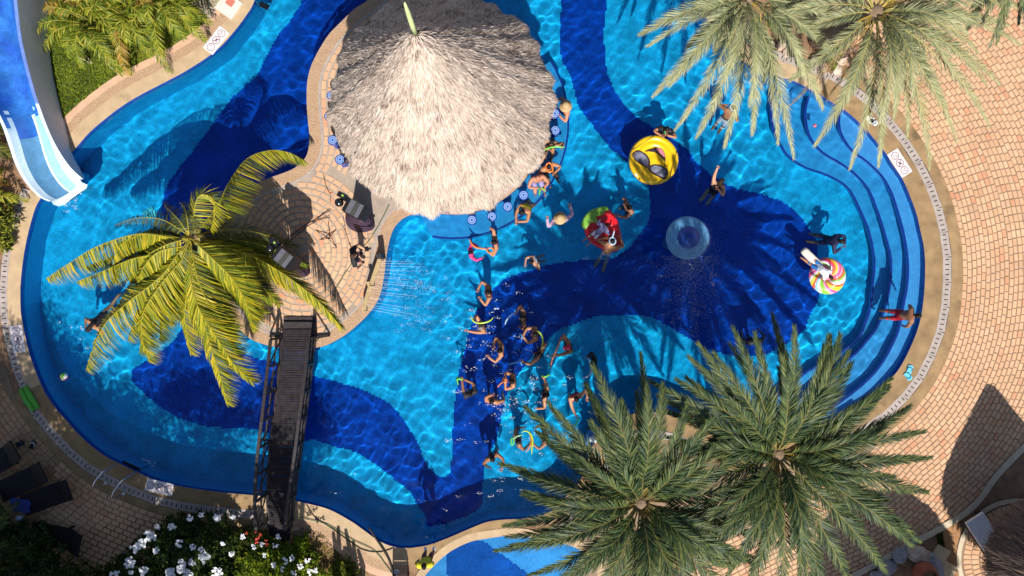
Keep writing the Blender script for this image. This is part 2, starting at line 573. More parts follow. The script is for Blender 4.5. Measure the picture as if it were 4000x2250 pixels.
# drain: light slabs with dark slots
def drain(rng_, d0, d1, name='drain_channel'):
    i0, i1 = rng_
    base = band(name, i0, i1, d0, d1, -0.012, M['slot'])
    c = even(OUTS[i0:i1] + NO_OUT[i0:i1] * ((d0 + d1) / 2), 100)
    slots = MB()
    for a, b in zip(c[:-1], c[1:]):
        mid = (a + b) / 2
        if not (-150 < mid[0] < 4150 and -150 < mid[1] < 2400):
            continue
        ang = math.atan2(-(b - a)[1], (b - a)[0])
        Lm = np.linalg.norm(b - a) * S
        p = W(*mid, 0)
        mb = MB().box((p.x, p.y, -0.003 + random.uniform(-.002, .002)), Lm * 0.985, (d1 - d0) * S * 0.97, 0.016, ang)
        mb.build('slab', M['slab'], base)
        t = (b - a) / np.linalg.norm(b - a)
        for k in range(5):
            q = a + t * (np.linalg.norm(b - a) * (k + 0.5) / 5)
            p = W(*q, 0)
            slots.box((p.x, p.y, 0.0065), 0.03, 0.11, 0.003, ang)
    so = slots.build('slot', M['slot'], base)
    tag(so, kind='stuff')


drain(L2, 52, 82)
drain(L3, 58, 92)
drain(L6, 62, 94)
drain(L7, 70, 104)
drain(L8, 60, 92)


# ------------------------------------------------------------------ brick paving
BV = MB()


def brick_mesh(l, w, h=0.03):
    b = 0.006
    V = [(-l / 2, -w / 2, -h), (l / 2, -w / 2, -h), (l / 2, w / 2, -h), (-l / 2, w / 2, -h),
         (-l / 2, -w / 2, -b), (l / 2, -w / 2, -b), (l / 2, w / 2, -b), (-l / 2, w / 2, -b),
         (-l / 2 + b, -w / 2 + b, 0), (l / 2 - b, -w / 2 + b, 0), (l / 2 - b, w / 2 - b, 0), (-l / 2 + b, w / 2 - b, 0)]
    F = [(0, 1, 5, 4), (1, 2, 6, 5), (2, 3, 7, 6), (3, 0, 4, 7), (4, 5, 9, 8), (5, 6, 10, 9), (6, 7, 11, 10), (7, 4, 8, 11), (8, 9, 10, 11)]
    return V, F


def courses(line, ds, pitch):
    nr = normals2(line)
    out = []
    for k, d in enumerate(ds):
        q = even(line + nr * d, pitch)
        mid = (q[1:] + q[:-1]) / 2 if k % 2 else q[:-1]
        t = q[1:] - q[:-1]
        for m_, tt in zip(mid, t):
            out.append((m_[0], m_[1], math.atan2(-tt[1], tt[0])))
    return out


def lay(parent, places, l, w, ztop, base_col, most=300, key=None):
    V0, F0 = brick_mesh(l, w)
    me = bpy.data.meshes.new('brick')
    me.from_pydata(V0, [], F0)
    me.materials.append(M['brick'])
    order = sorted(places, key=key) if key else places
    rest = MB()
    F0 = F0
    for k, (u, v, a) in enumerate(order):
        p = W(u, v, 0)
        z = ztop + random.uniform(-0.003, 0.003)
        a += random.gauss(0, 0.018)
        p += Vector((random.gauss(0, .003), random.gauss(0, .003), 0))
        if k < most:
            o = bpy.data.objects.new('brick', me)
            COL.objects.link(o)
            o.parent = parent
            o.location = (p.x, p.y, z)
            o.rotation_euler = (random.gauss(0, .006), random.gauss(0, .006), a)
        else:
            ca, sa = math.cos(a), math.sin(a)
            f = BRICK_RAMP[random.randrange(len(BRICK_RAMP))]
            j = random.uniform(0.94, 1.05)
            col = tuple(base_col[i] * f[i] * j for i in range(3))
            tx, ty = random.gauss(0, .006), random.gauss(0, .006)
            VV = [(p.x + x * ca - y * sa, p.y + x * sa + y * ca, z + zz + (x * ty + y * tx if zz > -.02 else 0)) for x, y, zz in V0]
            rest.add(VV, F0, 0, col)
    if rest.f:
        tag(rest.build('brick_field', M['brick_mass'], parent), kind='stuff')


BC = (0.61, 0.375, 0.23)
# right-hand patio
right_line = smooth([(2350, 2330), (2380, 2240), (2470, 2130), (2640, 2010), (2850, 1900), (3080, 1790), (3260, 1700), (3342, 1599), (3442, 1522)] + OUT[near(np.array(OUT), (3497, 1461)):near(np.array(OUT), (3292, 425)) + 1] + [(3150, 330), (2900, 190), (2500, -60)])
right_line = even(right_line, 14)
for _ in range(25):
    right_line[1:-1] = 0.5 * right_line[1:-1] + 0.25 * (right_line[2:] + right_line[:-2])
PLANTER = [(2700, -420), (2760, 40), (2900, 150), (3050, 230), (3230, 300), (3300, 250), (3260, 150), (3190, 60), (3120, -20), (3050, -420)]
KERB = [(3330, 2262), (3442, 2201), (3552, 2135), (3674, 2074), (3806, 1986), (3905, 1859), (4000, 1759), (4200, 1560)]
KERBS = smooth(KERB)


def above_kerb(u, v):
    return v < np.interp(u, KERBS[:, 0], KERBS[:, 1]) - 8 if u > 3330 else True


pl = []
hole1a = np.array(hole1)
cand = courses(right_line, [157 + 18.2 * k for k in range(71)], 30.5)
arr = np.array([(c[0], c[1]) for c in cand])
ok = (arr[:, 0] > 2280) & (arr[:, 0] < 4250) & (arr[:, 1] > -190) & (arr[:, 1] < 2420)
ok &= ~inside(PLANTER, arr) & ~inside(OUTS + NO_OUT * 108, arr)
ok &= ~inside(KIDS + kin * 40, arr)
pl = [c for c, k in zip(cand, ok) if k and above_kerb(c[0], c[1])]
bed = fill('brick_paving', [(2280, 2420), (2280, 2060), (2420, 1960), (3260, 1740)] + [tuple(p) for p in (OUTS + NO_OUT * 150)[near(OUTS, (3342, 1599)):near(OUTS, (3200, 367))]] + [(3300, 250), (3260, 150), (3190, 60), (3120, -20), (3050, -420), (4400, -420), (4400, 1360)] + [tuple(p) for p in KERBS[::-1]] + [(3200, 2420)], [], -0.008, M['mortar'])
lay(bed, pl, 0.214, 0.118, 0.006, BC, 300, key=lambda c: abs(c[0] - 3850) + 0.5 * abs(c[1] - 1250))

# left-hand patio
left_line = even(smooth([(60, 1150), (64, 1250), (90, 1380), (133, 1470), (221, 1599), (309, 1698), (420, 1787), (530, 1842), (690, 1897), (900, 1925)]), 14)
for _ in range(10):
    left_line[1:-1] = 0.5 * left_line[1:-1] + 0.25 * (left_line[2:] + left_line[:-2])
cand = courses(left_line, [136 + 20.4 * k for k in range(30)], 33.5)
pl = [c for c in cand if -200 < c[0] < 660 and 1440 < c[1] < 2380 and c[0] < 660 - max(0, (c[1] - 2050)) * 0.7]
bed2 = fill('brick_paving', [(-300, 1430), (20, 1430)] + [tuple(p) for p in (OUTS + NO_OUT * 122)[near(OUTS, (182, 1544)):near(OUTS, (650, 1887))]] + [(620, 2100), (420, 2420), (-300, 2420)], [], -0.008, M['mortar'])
lay(bed2, pl, 0.235, 0.135, 0.006, (0.42, 0.255, 0.145), 300, key=lambda c: -c[0] - 0.3 * c[1])  # joined bricks take a darkened colour standing in for this corner's deep shade

# island
isl_top = fill('island_paving', [tuple(p) for p in ISLS], [], -0.004, M['mortar_grey'])
band('island_coping', 0, len(ISLS), -1, -46, 0.0, M['aggregate'], poly=ISLS, nrm=NO_ISL)
band('island_joint', 0, len(ISLS), -46, -53, 0.003, M['slab'], poly=ISLS, nrm=NO_ISL)
cand = []
cl = even(smooth(ISL[1:21]), 14)
for k in range(9):
    for c in courses(cl, [-(66 + 24 * k)], 37)[(k % 2):]:
        if c[1] < 668:
            cand.append(c)
body = even(smooth([(880, 700), (850, 800), (830, 930), (845, 1110), (905, 1255), (999, 1335), (1140, 1364), (1275, 1349), (1397, 1269), (1469, 1186), (1505, 1040), (1535, 900), (1560, 760)]), 14)
for _ in range(60):
    body[1:-1] = 0.5 * body[1:-1] + 0.25 * (body[2:] + body[:-2])
cen = np.array((1180, 985))
for k in range(17):
    f = 1 - (50 + 23.0 * k) / 345.0
    if f < 0.02:
        break
    ring = cen + np.stack([np.cos(np.linspace(0, 2 * np.pi, 200)) * 322 * f, np.sin(np.linspace(0, 2 * np.pi, 200)) * 368 * f], 1)
    q = even(ring, 37)
    for m_, tt in zip(q[:-1] if k % 2 else (q[1:] + q[:-1]) / 2, np.diff(q, axis=0)):
        cand.append((m_[0], m_[1], math.atan2(-tt[1], tt[0])))
arr = np.array([(c[0], c[1]) for c in cand])
inn = ISLS - NO_ISL * 62
ok = inside(inn, arr)
rh = np.hypot(arr[:, 0] - HC[0], arr[:, 1] - HC[1]) > 320
pl = [c for c, k in zip(cand, ok & rh) if k]
seen, keep = [], []
for c in pl:
    if all((c[0] - s_[0]) ** 2 + (c[1] - s_[1]) ** 2 > 19 ** 2 for s_ in seen):
        keep.append(c); seen.append(c)
lay(isl_top, keep, 0.255, 0.128, 0.008, (0.64, 0.39, 0.24), 300)

# kerb on the lower right
kn = normals2(KERBS)
band('kerb', 0, len(KERBS), -4, 20, 0.03, M['kerb'], poly=KERBS, nrm=-kn)

# ------------------------------------------------------------------ pool basin
def basin_floor():
    x0, y0 = WU(20, 2230, FLOOR).x, WU(20, 2230, FLOOR).y
    x1, y1 = WU(3700, -420, FLOOR).x, WU(3700, -420, FLOOR).y
    st = 0.055
    nx, ny = int((x1 - x0) / st), int((y1 - y0) / st)
    xs = x0 + st * np.arange(nx + 1)
    ys = y0 + st * np.arange(ny + 1)
    X, Y = np.meshgrid(xs, ys)
    V = np.stack([X, Y, np.full_like(X, FLOOR)], -1).reshape(-1, 3)
    idx = np.arange((nx + 1) * (ny + 1)).reshape(ny + 1, nx + 1)
    F = np.stack([idx[:-1, :-1], idx[:-1, 1:], idx[1:, 1:], idx[1:, :-1]], -1).reshape(-1, 4)
    cx = (X[:-1, :-1] + st / 2).ravel(); cy = (Y[:-1, :-1] + st / 2).ravel()
    za = WL + (FLOOR - WL) / 1.33
    k = S * (H - za) / H
    q = np.stack([cx / k + 2000, 1125 - cy / k], 1)
    keep = inside(np.array([tuple(p) for p in OUTS + NO_OUT * 40]), np.stack([cx / S + 2000, 1125 - cy / S], 1))
    nv = inside(smooth(NAVY, True, 20), q)
    t = np.empty((len(q), 3), np.float32)
    r = rng.uniform(0.86, 1.14, (len(q), 1))
    t[:] = np.array(LIGHT_TILE) * r
    t[nv] = (np.array(NAVY_TILE) * rng.uniform(0.8, 1.2, (len(q), 1)))[nv]
    me = np_mesh('pool_floor', V, F[keep], M['floor'], tint=t[keep])
    o = link('pool_floor', me)
    tag(o, kind='structure')
    return receive(o)


LIGHT_TILE = (0.006, 0.36, 0.66)
NAVY_TILE = (0.0, 0.047, 0.34)
floor_o = basin_floor()


def wall(name, poly, closed, z0, z1, m, kind='structure', bands=None):
    k = len(poly)
    V = [W(u, v, 0) * 1 for u, v in poly]
    V = [Vector((p.x, p.y, z0)) for p in V] + [Vector((p.x, p.y, z1)) for p in V]
    F = [(i, (i + 1) % k, k + (i + 1) % k, k + i) for i in range(k if closed else k - 1)]
    o = MB().add(V, F).build(name, m)
    tag(o, kind=kind)
    return receive(o)


M['wall_light'] = mat('wall_mosaic', (0.006, 0.31, 0.6), 0.35, var=0.15, vscale=5)
wall('pool_wall', OUTS, False, 0.0, -0.22, M['tile_wall'])
wall('pool_wall', OUTS, False, -0.22, FLOOR, M['wall_light'])
wall('island_wall', ISLS, True, 0.0, -0.2, M['tile_wall'])
wall('island_wall', ISLS, True, -0.2, FLOOR, M['wall_light'])

# steps of the right lobe
LA = [(3300, 380), (3286, 440), (3282, 492), (3297, 536), (3333, 587), (3392, 631), (3451, 690), (3487, 755), (3512, 830), (3530, 895), (3543, 960), (3551, 1031), (3548, 1109), (3537, 1175), (3515, 1285), (3487, 1352), (3443, 1429), (3380, 1500), (3290, 1570), (3200, 1640)]
LB = [(3180, 330), (3165, 375), (3150, 426), (3154, 492), (3172, 543), (3216, 594), (3290, 638), (3355, 690), (3399, 748), (3437, 840), (3465, 932), (3483, 1009), (3482, 1087), (3471, 1164), (3443, 1252), (3399, 1324), (3338, 1390), (3270, 1445), (3190, 1510), (3110, 1580), (3060, 1660)]
LC = [(3040, 290), (3033, 327), (3018, 397), (3018, 470), (3040, 543), (3084, 609), (3143, 649), (3216, 675), (3290, 712), (3330, 755), (3360, 816), (3393, 893), (3415, 987), (3418, 1053), (3410, 1136), (3399, 1219), (3360, 1313), (3310, 1363), (3245, 1405), (3150, 1460), (3060, 1530), (2960, 1620)]


def pool_step(name, line, z, m, nose_w=8, close=True):
    l = smooth(line, False, 14)
    i, j = near(OUTS, line[0]), near(OUTS, line[-1])
    edge = OUTS[min(i, j):max(i, j) + 1]
    if np.linalg.norm(edge[0] - l[-1]) > np.linalg.norm(edge[-1] - l[-1]):
        edge = edge[::-1]
    edge = edge + normals2(edge)[:] * 0
    lw = [WU(u, v, z) for u, v in l]
    ew = [W(u, v, 0) for u, v in edge]
    ew = [Vector((p.x, p.y, z)) for p in ew]
    loop = lw + ew
    tris = tessellate_polygon([loop])
    F = []
    for t in tris:
        a, b, c = (loop[i] for i in t)
        F.append(t if (b - a).cross(c - a).z > 0 else t[::-1])
    mb = MB().add(loop, F)
    n = len(lw)
    mb.add(lw + [Vector((p.x, p.y, FLOOR)) for p in lw], [(i, i + 1, n + i + 1, n + i) for i in range(n - 1)])
    o = mb.build(name, m)
    tag(o, kind='structure')
    receive(o)
    nl = normals2(l)
    ctr = edge.mean(0)
    sgn = 1 if np.dot(nl[len(nl) // 2], ctr - l[len(l) // 2]) > 0 else -1
    l2 = l + nl * (sgn * nose_w)
    a = [WU(u, v, z + 0.004) for u, v in l]
    b = [WU(u, v, z + 0.004) for u, v in l2]
    no = MB().add(a + b, [(i, i + 1, n + i + 1, n + i) for i in range(n - 1)]).build('step_edge', M['tile_nose'], o)
    receive(no)
    return o


M['stepB'] = mat('step_mosaic_mid', (0.03, 0.31, 0.64), 0.35, var=0.08, vscale=4)
M['stepC'] = mat('step_mosaic_low', (0.018, 0.3, 0.62), 0.35, var=0.08, vscale=4)
pool_step('pool_step', LC, -0.95, M['stepC'])
pool_step('pool_step', LB, -0.62, M['stepB'])
pool_step('pool_step', LA, -0.28, M['step'])

# bar platform under water round the hut
ang = np.radians(np.arange(-32, 103, 3.0))
l_out = [(HC[0] + 456 * math.cos(a), HC[1] + 456 * math.sin(a)) for a in ang] + [(1650, 850)]
l_in = [(HC[0] + 356 * math.cos(a), HC[1] + 356 * math.sin(a)) for a in ang] + [(1640, 815)]
zb = -0.5
ow = [WU(u, v, zb) for u, v in l_out]
iw = [WU(u, v, zb) for u, v in l_in]
n_ = len(ow)
mb = MB().add(ow + iw, [(i, n_ + i, n_ + i + 1, i + 1) for i in range(n_ - 1)])
mb.add(ow + [Vector((p.x, p.y, FLOOR)) for p in ow], [(i, i + 1, n_ + i + 1, n_ + i) for i in range(n_ - 1)])
plat = receive(tag(mb.build('bar_platform', M['stepC']), kind='structure'))
ow2 = [WU(HC[0] + 449 * math.cos(a), HC[1] + 449 * math.sin(a), zb + .004) for a in ang]
k_ = len(ow2)
receive(MB().add([p + Vector((0, 0, .004)) for p in ow[:k_]] + ow2, [(i, k_ + i, k_ + i + 1, i + 1) for i in range(k_ - 1)]).build('step_edge', M['tile_nose'], plat))

# main drain cover on the floor
dr = MB()
for du in (-11, 11):
    for dv in (-11, 11):
        p = WU(588 + du * 0.8 + dv * .6, 835 - du * .6 + dv * 0.8, FLOOR + 0.02)
        dr.box(p, 0.15, 0.15, 0.03, 0.6)
receive(dr.build('drain_cover', flat('drain_green', (0.05, 0.5, 0.55)), floor_o))

# paddling pool
KNAVY = [(1744, 2153), (1790, 2122), (1843, 2097), (1870, 2108), (1900, 2121), (1972, 2173), (2075, 2250), (2200, 2400), (1760, 2400), (1748, 2250)]


def paddling():
    z = -0.42
    st = 0.06
    p0, p1 = W(1560, 2570), W(2400, 2020)
    nx, ny = int((p1.x - p0.x) / st), int((p1.y - p0.y) / st)
    xs, ys = p0.x + st * np.arange(nx + 1), p0.y + st * np.arange(ny + 1)
    X, Y = np.meshgrid(xs, ys)
    V = np.stack([X, Y, np.full_like(X, z)], -1).reshape(-1, 3)
    idx = np.arange((nx + 1) * (ny + 1)).reshape(ny + 1, nx + 1)
    F = np.stack([idx[:-1, :-1], idx[:-1, 1:], idx[1:, 1:], idx[1:, :-1]], -1).reshape(-1, 4)
    c = np.stack([(X[:-1, :-1] + st / 2).ravel(), (Y[:-1, :-1] + st / 2).ravel()], 1)
    za = WL + (z - WL) / 1.33
    k = S * (H - za) / H
    nv = inside(KNAVY, np.stack([c[:, 0] / k + 2000, 1125 - c[:, 1] / k], 1))
    t = np.array((0.07, 0.36, 0.72)) * rng.uniform(0.9, 1.1, (len(c), 1))
    t[nv] = (np.array((0.006, 0.1, 0.4)) * rng.uniform(0.85, 1.15, (len(c), 1)))[nv]
    keep = inside(KIDS + kin * 25, np.stack([c[:, 0] / S + 2000, 1125 - c[:, 1] / S], 1))
    o = link('paddling_pool_floor', np_mesh('paddling_pool_floor', V, F[keep], M['floor'], tint=t[keep]))
    tag(o, kind='structure'); receive(o)
    wall('paddling_pool_wall', KIDS, True, 0.0, z, M['step'])


paddling()

# ------------------------------------------------------------------ water
M['water'] = bpy.data.materials.new('water')
M['water'].use_nodes = True
_n = M['water'].node_tree.nodes
_n.clear()
_g = _n.new('ShaderNodeBsdfGlass')
_g.inputs['IOR'].default_value = 1.33
_g.inputs['Roughness'].default_value = 0.0
_g.inputs['Color'].default_value = (0.86, 0.97, 1.0, 1)
_o = _n.new('ShaderNodeOutputMaterial')
M['water'].node_tree.links.new(_g.outputs[0], _o.inputs[0])

CALM = [(2750, 700), (2700, 300), (2600, 1000)]


def water(name, poly, nrm, bounds, step, amp, seed, lmin=0.22, lmax=1.15):
    r = np.random.default_rng(seed)
    (u0, v1), (u1, v0) = bounds
    p0, p1 = W(u0, v1), W(u1, v0)
    nx, ny = int((p1.x - p0.x) / step), int((p1.y - p0.y) / step)
    xs, ys = np.linspace(p0.x, p1.x, nx + 1), np.linspace(p0.y, p1.y, ny + 1)
    X, Y = np.meshgrid(xs, ys)
    Z = np.zeros_like(X)
    # waves cross the pool in bands whose strength wanders from place to place
    for k in range(54):
        lam = math.exp(r.uniform(math.log(lmin), math.log(lmax)))
        a, ph = r.uniform(0, 2 * math.pi), r.uniform(0, 2 * math.pi)
        A = amp * lam ** 1.35 * r.uniform(0.35, 1)
        b, bl, bp = r.uniform(0, 2 * math.pi), r.uniform(4, 10), r.uniform(0, 2 * math.pi)
        env = 0.5 + 0.5 * np.sin(2 * math.pi / bl * (X * math.cos(b) + Y * math.sin(b)) + bp)
        warp = 0.12 * lam * np.sin(2 * math.pi / (3.1 * lam) * (X * math.cos(b) - Y * math.sin(b)))
        Z += A * env * np.sin(2 * math.pi / lam * (X * math.cos(a) + Y * math.sin(a) + warp) + ph)
    sx_, sy_ = W(3330, 950).x, W(3330, 950).y          # livelier ripples over the shallow steps and the bar ledge
    loc = 1 / (1 + np.exp(-(X - W(3060, 0).x) / .8)) + np.exp(-(((np.hypot(X - W(*HC).x, Y - W(*HC).y) - 3.3) / .6) ** 2))
    for k in range(26):
        lam = r.uniform(.2, .42)
        a, ph = r.uniform(0, 2 * math.pi), r.uniform(0, 2 * math.pi)
        Z += loc * amp * .3 * lam ** 1.1 * r.uniform(.4, 1) * np.sin(2 * math.pi / lam * (X * math.cos(a) + Y * math.sin(a)) + ph)
    calm = sum(np.sin(X * r.uniform(.25, .8) + Y * r.uniform(-.8, .8) + r.uniform(0, 6.28)) for _ in range(4)) / 4
    Z *= np.clip(.95 + .75 * calm, .3, 1.6)              # calm and livelier patches
    for cu, cv, sg in ((1980, 1420, 2.0), (1600, 1130, 1.0), (2690, 1080, 1.1)):   # churned where people play and jets fall
        g_ = W(cu, cv)
        wgt = np.exp(-(((X - g_.x) ** 2 + (Y - g_.y) ** 2) / sg ** 2))
        for k in range(16):
            lam = r.uniform(.12, .3)
            a, ph = r.uniform(0, 2 * math.pi), r.uniform(0, 2 * math.pi)
            Z += wgt * amp * .28 * lam * np.sin(2 * math.pi / lam * (X * math.cos(a) + Y * math.sin(a)) + ph)
    V = np.stack([X, Y, WL + Z], -1).reshape(-1, 3)
    idx = np.arange((nx + 1) * (ny + 1)).reshape(ny + 1, nx + 1)
    F = np.stack([idx[:-1, :-1], idx[:-1, 1:], idx[1:, 1:], idx[1:, :-1]], -1).reshape(-1, 4)
    q = np.stack([(X[:-1, :-1] / S + 2000).ravel(), (1125 - Y[:-1, :-1] / S).ravel()], 1)
    keep = inside(poly + nrm * 12, q)
    F = F[keep]
    used = np.unique(F)
    remap = np.zeros(len(V), np.int32)
    remap[used] = np.arange(len(used))
    me = np_mesh(name, V[used], remap[F], M['water'], smooth_=True)
    o = link(name, me)
    tag(o, kind='structure')
    o.cycles.is_caustics_caster = True
    return o


isl_in = ISLS - NO_ISL * 12
water('pool_water', OUTS, NO_OUT, ((30, 2200), (3660, -420)), 0.034, 0.0046, 3)
water('paddling_pool_water', KIDS, kin, ((1580, 2560), (2390, 2040)), 0.06, 0.0022, 5)

# ------------------------------------------------------------------ thatched hut
def ramp_col(cols, t):
    t = max(0, min(0.9999, t)) * (len(cols) - 1)
    i = int(t)
    f = t - i
    return tuple(cols[i][k] * (1 - f) + cols[i + 1][k] * f for k in range(3))


def thatch(root, c, rad, z0, z1, n, cols, seed, bow=0.14, blade=(0.3, 0.6), lobes=10, tip_lift=(0.02, 0.08), w=(0.012, 0.028)):
    r = np.random.default_rng(seed)

    def prof(t, a):                                   # t 0 at the eave, 1 at the top
        f = (1 - t) * (1 - bow) + bow * (1 - t) ** 2.2
        wob = 1 + 0.022 * np.sin(a * lobes + 0.6) * (1 - 0.4 * t) + 0.016 * np.sin(a * (2 * lobes + 3) + 2) * (1 - t) + 0.01 * np.sin(a * 37)
        return rad * f * wob + 0.05
    nt_, na = 26, 96
    V = []
    for i in range(nt_ + 1):
        t = i / nt_
        for k in range(na):
            a = 2 * math.pi * k / na
            q = float(prof(np.float64(t), np.float64(a))) - 0.05
            V.append((c.x + q * math.cos(a), c.y + q * math.sin(a), z0 + (z1 - z0) * t))
    F = [(i * na + k, i * na + (k + 1) % na, (i + 1) * na + (k + 1) % na, (i + 1) * na + k) for i in range(nt_) for k in range(na)]
    MB().add(V, F).build('roof_shell', M['strawbase'], root, True)
    t = 1 - np.sqrt(r.uniform(0, 1, n))
    a = r.uniform(0, 2 * np.pi, n)
    nf = n // 14                                      # the fringe along the eave
    t[:nf] = r.uniform(0, 0.035, nf)
    h = (z1 - z0)
    q = prof(t, a)
    L = r.uniform(blade[0], blade[1], n) * (0.55 + 0.45 * (1 - t))
    top = np.stack([q * np.cos(a), q * np.sin(a), z0 + h * t], 1)
    # tufts: neighbours share a swing, so the roof falls in locks
    cell = np.floor(a * 26 / (2 * np.pi) * (1 + 2 * (1 - t))) + 97 * np.floor(t * 22)
    rs = np.random.default_rng(seed + 1).normal(0, 1, 6000)
    swing = rs[(cell.astype(int)) % 6000] * 0.09 + r.normal(0, 0.16, n)
    t2 = t - L / math.hypot(h, rad)
    a2 = a + swing * L / np.maximum(q, 0.25)
    lift = r.uniform(tip_lift[0], tip_lift[1], n) + 0.05 * (r.uniform(0, 1, n) > 0.96)
    q2 = np.where(t2 > 0, prof(np.maximum(t2, 0), a2), prof(np.zeros(n), a2) - t2 * rad * 0.55) + lift
    bot = np.stack([q2 * np.cos(a2), q2 * np.sin(a2), z0 + h * t2], 1)
    bot[:, 2] = np.where(t2 > 0, bot[:, 2], z0 + h * t2 * 0.9)
    sidev = np.stack([-np.sin(a), np.cos(a), 0 * a], 1)
    roll = r.normal(0, 0.5, n)
    nv = np.stack([np.cos(a) * 0.8, np.sin(a) * 0.8, 0.6 + 0 * a], 1)
    sv = sidev * np.cos(roll)[:, None] + nv * np.sin(roll)[:, None]
    wd = r.uniform(w[0], w[1], n)[:, None]
    C = np.array([c.x, c.y, 0])
    V = np.stack([top - sv * wd * .5, top + sv * wd * .5, (top + bot) / 2 + sv * wd * .6 + nv * 0.012, bot, (top + bot) / 2 - sv * wd * .6 + nv * 0.012], 1) + C
    base = np.arange(n)[:, None] * 5
    F = np.concatenate([base + np.array([0, 1, 2]), base + np.array([0, 2, 4]), base + np.array([4, 2, 3])], 0)
    lock = 0.5 + 0.28 * rs[(cell.astype(int) * 7) % 6000]
    f = np.clip(0.55 * r.uniform(0, 1, n) + 0.45 * lock, 0, 0.999)
    cc = np.array([ramp_col(cols, x) for x in f])
    cc = np.concatenate([cc, cc, cc * 0.97], 0)
    me = np_mesh('thatch', V.reshape(-1, 3), F, M['straw'], tint=cc)
    tag(link('thatch', me, root), kind='stuff')


hc = W(HC[0] - 16, HC[1] - 6, 0)
hut = empty('thatched_hut', hc, 'large round thatched bar hut with a steep straw cone roof on the island', 'hut')
STRAW = [(0.12, 0.085, 0.07), (0.34, 0.26, 0.21), (0.52, 0.42, 0.35), (0.64, 0.53, 0.45), (0.72, 0.61, 0.53), (0.62, 0.48, 0.35)]
thatch(hut, hc, 2.97, 2.35, 7.7, 90000, STRAW, 11)
fp = MB()
tip = Vector((hc.x, hc.y, 7.6))
fp.tube([tip + Vector((0, 0, 0)), tip + Vector((0.0, 0, .5)), tip + Vector((0.01, 0, 1.1)), tip + Vector((0.015, 0, 1.5)), tip + Vector((0.02, 0, 1.62))], [0.05, 0.055, 0.05, 0.03, 0.006], 8)
fp.build('roof_pole', M['finial'], hut, True)
for k in range(8):
    a = 2 * math.pi * k / 8 + .2
    MB().tube([hc + Vector((2.3 * math.cos(a), 2.3 * math.sin(a), 0)), hc + Vector((2.3 * math.cos(a), 2.3 * math.sin(a), 3.4))], 0.09, 10).build('post', M['trunk'], hut)
bar = MB()
bar.lathe(hc, [(2.75, 0.0), (2.75, 0.72), (2.55, 0.72), (2.55, 0.8), (2.92, 0.8), (2.92, 0.74), (2.86, 0.74), (2.86, -0.02)], 72)
bar.build('bar_counter', mat('bar_plaster', (0.5, 0.5, 0.58), 0.6, var=0.1), hut)
MB().lathe(hc, [(2.88, -0.02), (2.885, 0.7)], 72).build('tile_front', M['tile_wall'], hut)

# mosaic bar stools
def stool(u, v, zt, zb_, label, group):
    p = W(u, v, zt)
    root = empty('bar_stool', (p.x, p.y, zb_), label, 'stool', group)
    MB().lathe((p.x, p.y, 0), [(0.14, zb_), (0.11, zb_ + .1), (0.11, zt - .08)], 14).build('pedestal', M['tile_wall'], root)
    MB().lathe((p.x, p.y, 0), [(0.0, zt - .09), (0.15, zt - .09), (0.155, zt - .01), (0.14, zt), (0.0, zt)], 24).build('seat', M['tile_nose'], root)
    MB().lathe((p.x, p.y, 0), [(0.125, zt + .003), (0.105, zt + .003)][::-1], 24).build('ring', flat('pale_mosaic', (0.25, 0.42, 0.75)), root)
    MB().lathe((p.x, p.y, 0), [(0.07, zt + .003), (0.035, zt + .003)][::-1], 20).build('ring', flat('pale_mosaic', (0.25, 0.42, 0.75)), root)
    dots = MB()
    for k in range(18):
        a = 2 * math.pi * k / 18
        dots.box((p.x + .09 * math.cos(a), p.y + .09 * math.sin(a), zt + .003), 0.014, 0.01, 0.004, a)
    dots.build('mosaic_dots', M['white'], root)


lab = ['blue mosaic stool in the water under the lower left eave of the big hut', 'blue mosaic stool in the water second along from the low eave', 'blue mosaic stool in the water beside the crouching dark swimmer',
       'wet dark blue stool beside the big man in lilac shorts', 'blue mosaic stool in the water above the swimmer with the green noodle', 'blue mosaic stool half hidden by the eave next to the straw hat']
for (u, v), l in zip([(1843, 859), (1921, 846), (1983, 807), (2045, 762), (2169, 509), (2168, 443)], lab):
    stool(u, v, 0.06, FLOOR + .8, l, 'mosaic stools round the hut bar')
lab = ['blue mosaic stool on dry bricks, topmost of the row along the hut', 'blue mosaic stool on dry bricks, second down along the hut', 'blue mosaic stool on dry bricks, third down along the hut', 'blue mosaic stool on dry bricks, lowest of the row along the hut']
for (u, v), l in zip([(1296, 373), (1286, 453), (1299, 547), (1328, 623)], lab):
    stool(u, v, 0.62, 0.0, l, 'mosaic stools round the hut bar')

# ------------------------------------------------------------------ footbridge
bridge = empty('footbridge', W(1110, 1700, 0), 'dark timber footbridge with truss railings crossing from island to bank', 'bridge')


def deckL(v):
    return np.interp(v, [1290, 1450, 1577, 1759, 1919, 2100], [1108, 1092, 1078, 1055, 1045, 1055])


def deckR(v):
    return np.interp(v, [1290, 1450, 1650, 1759, 1925, 2105], [1232, 1217, 1190, 1177, 1150, 1132])


def deckZ(v):
    t = (v - 1290) / 815.0
    return 0.12 + 0.42 * math.sin(math.pi * max(0.02, min(0.98, t)))


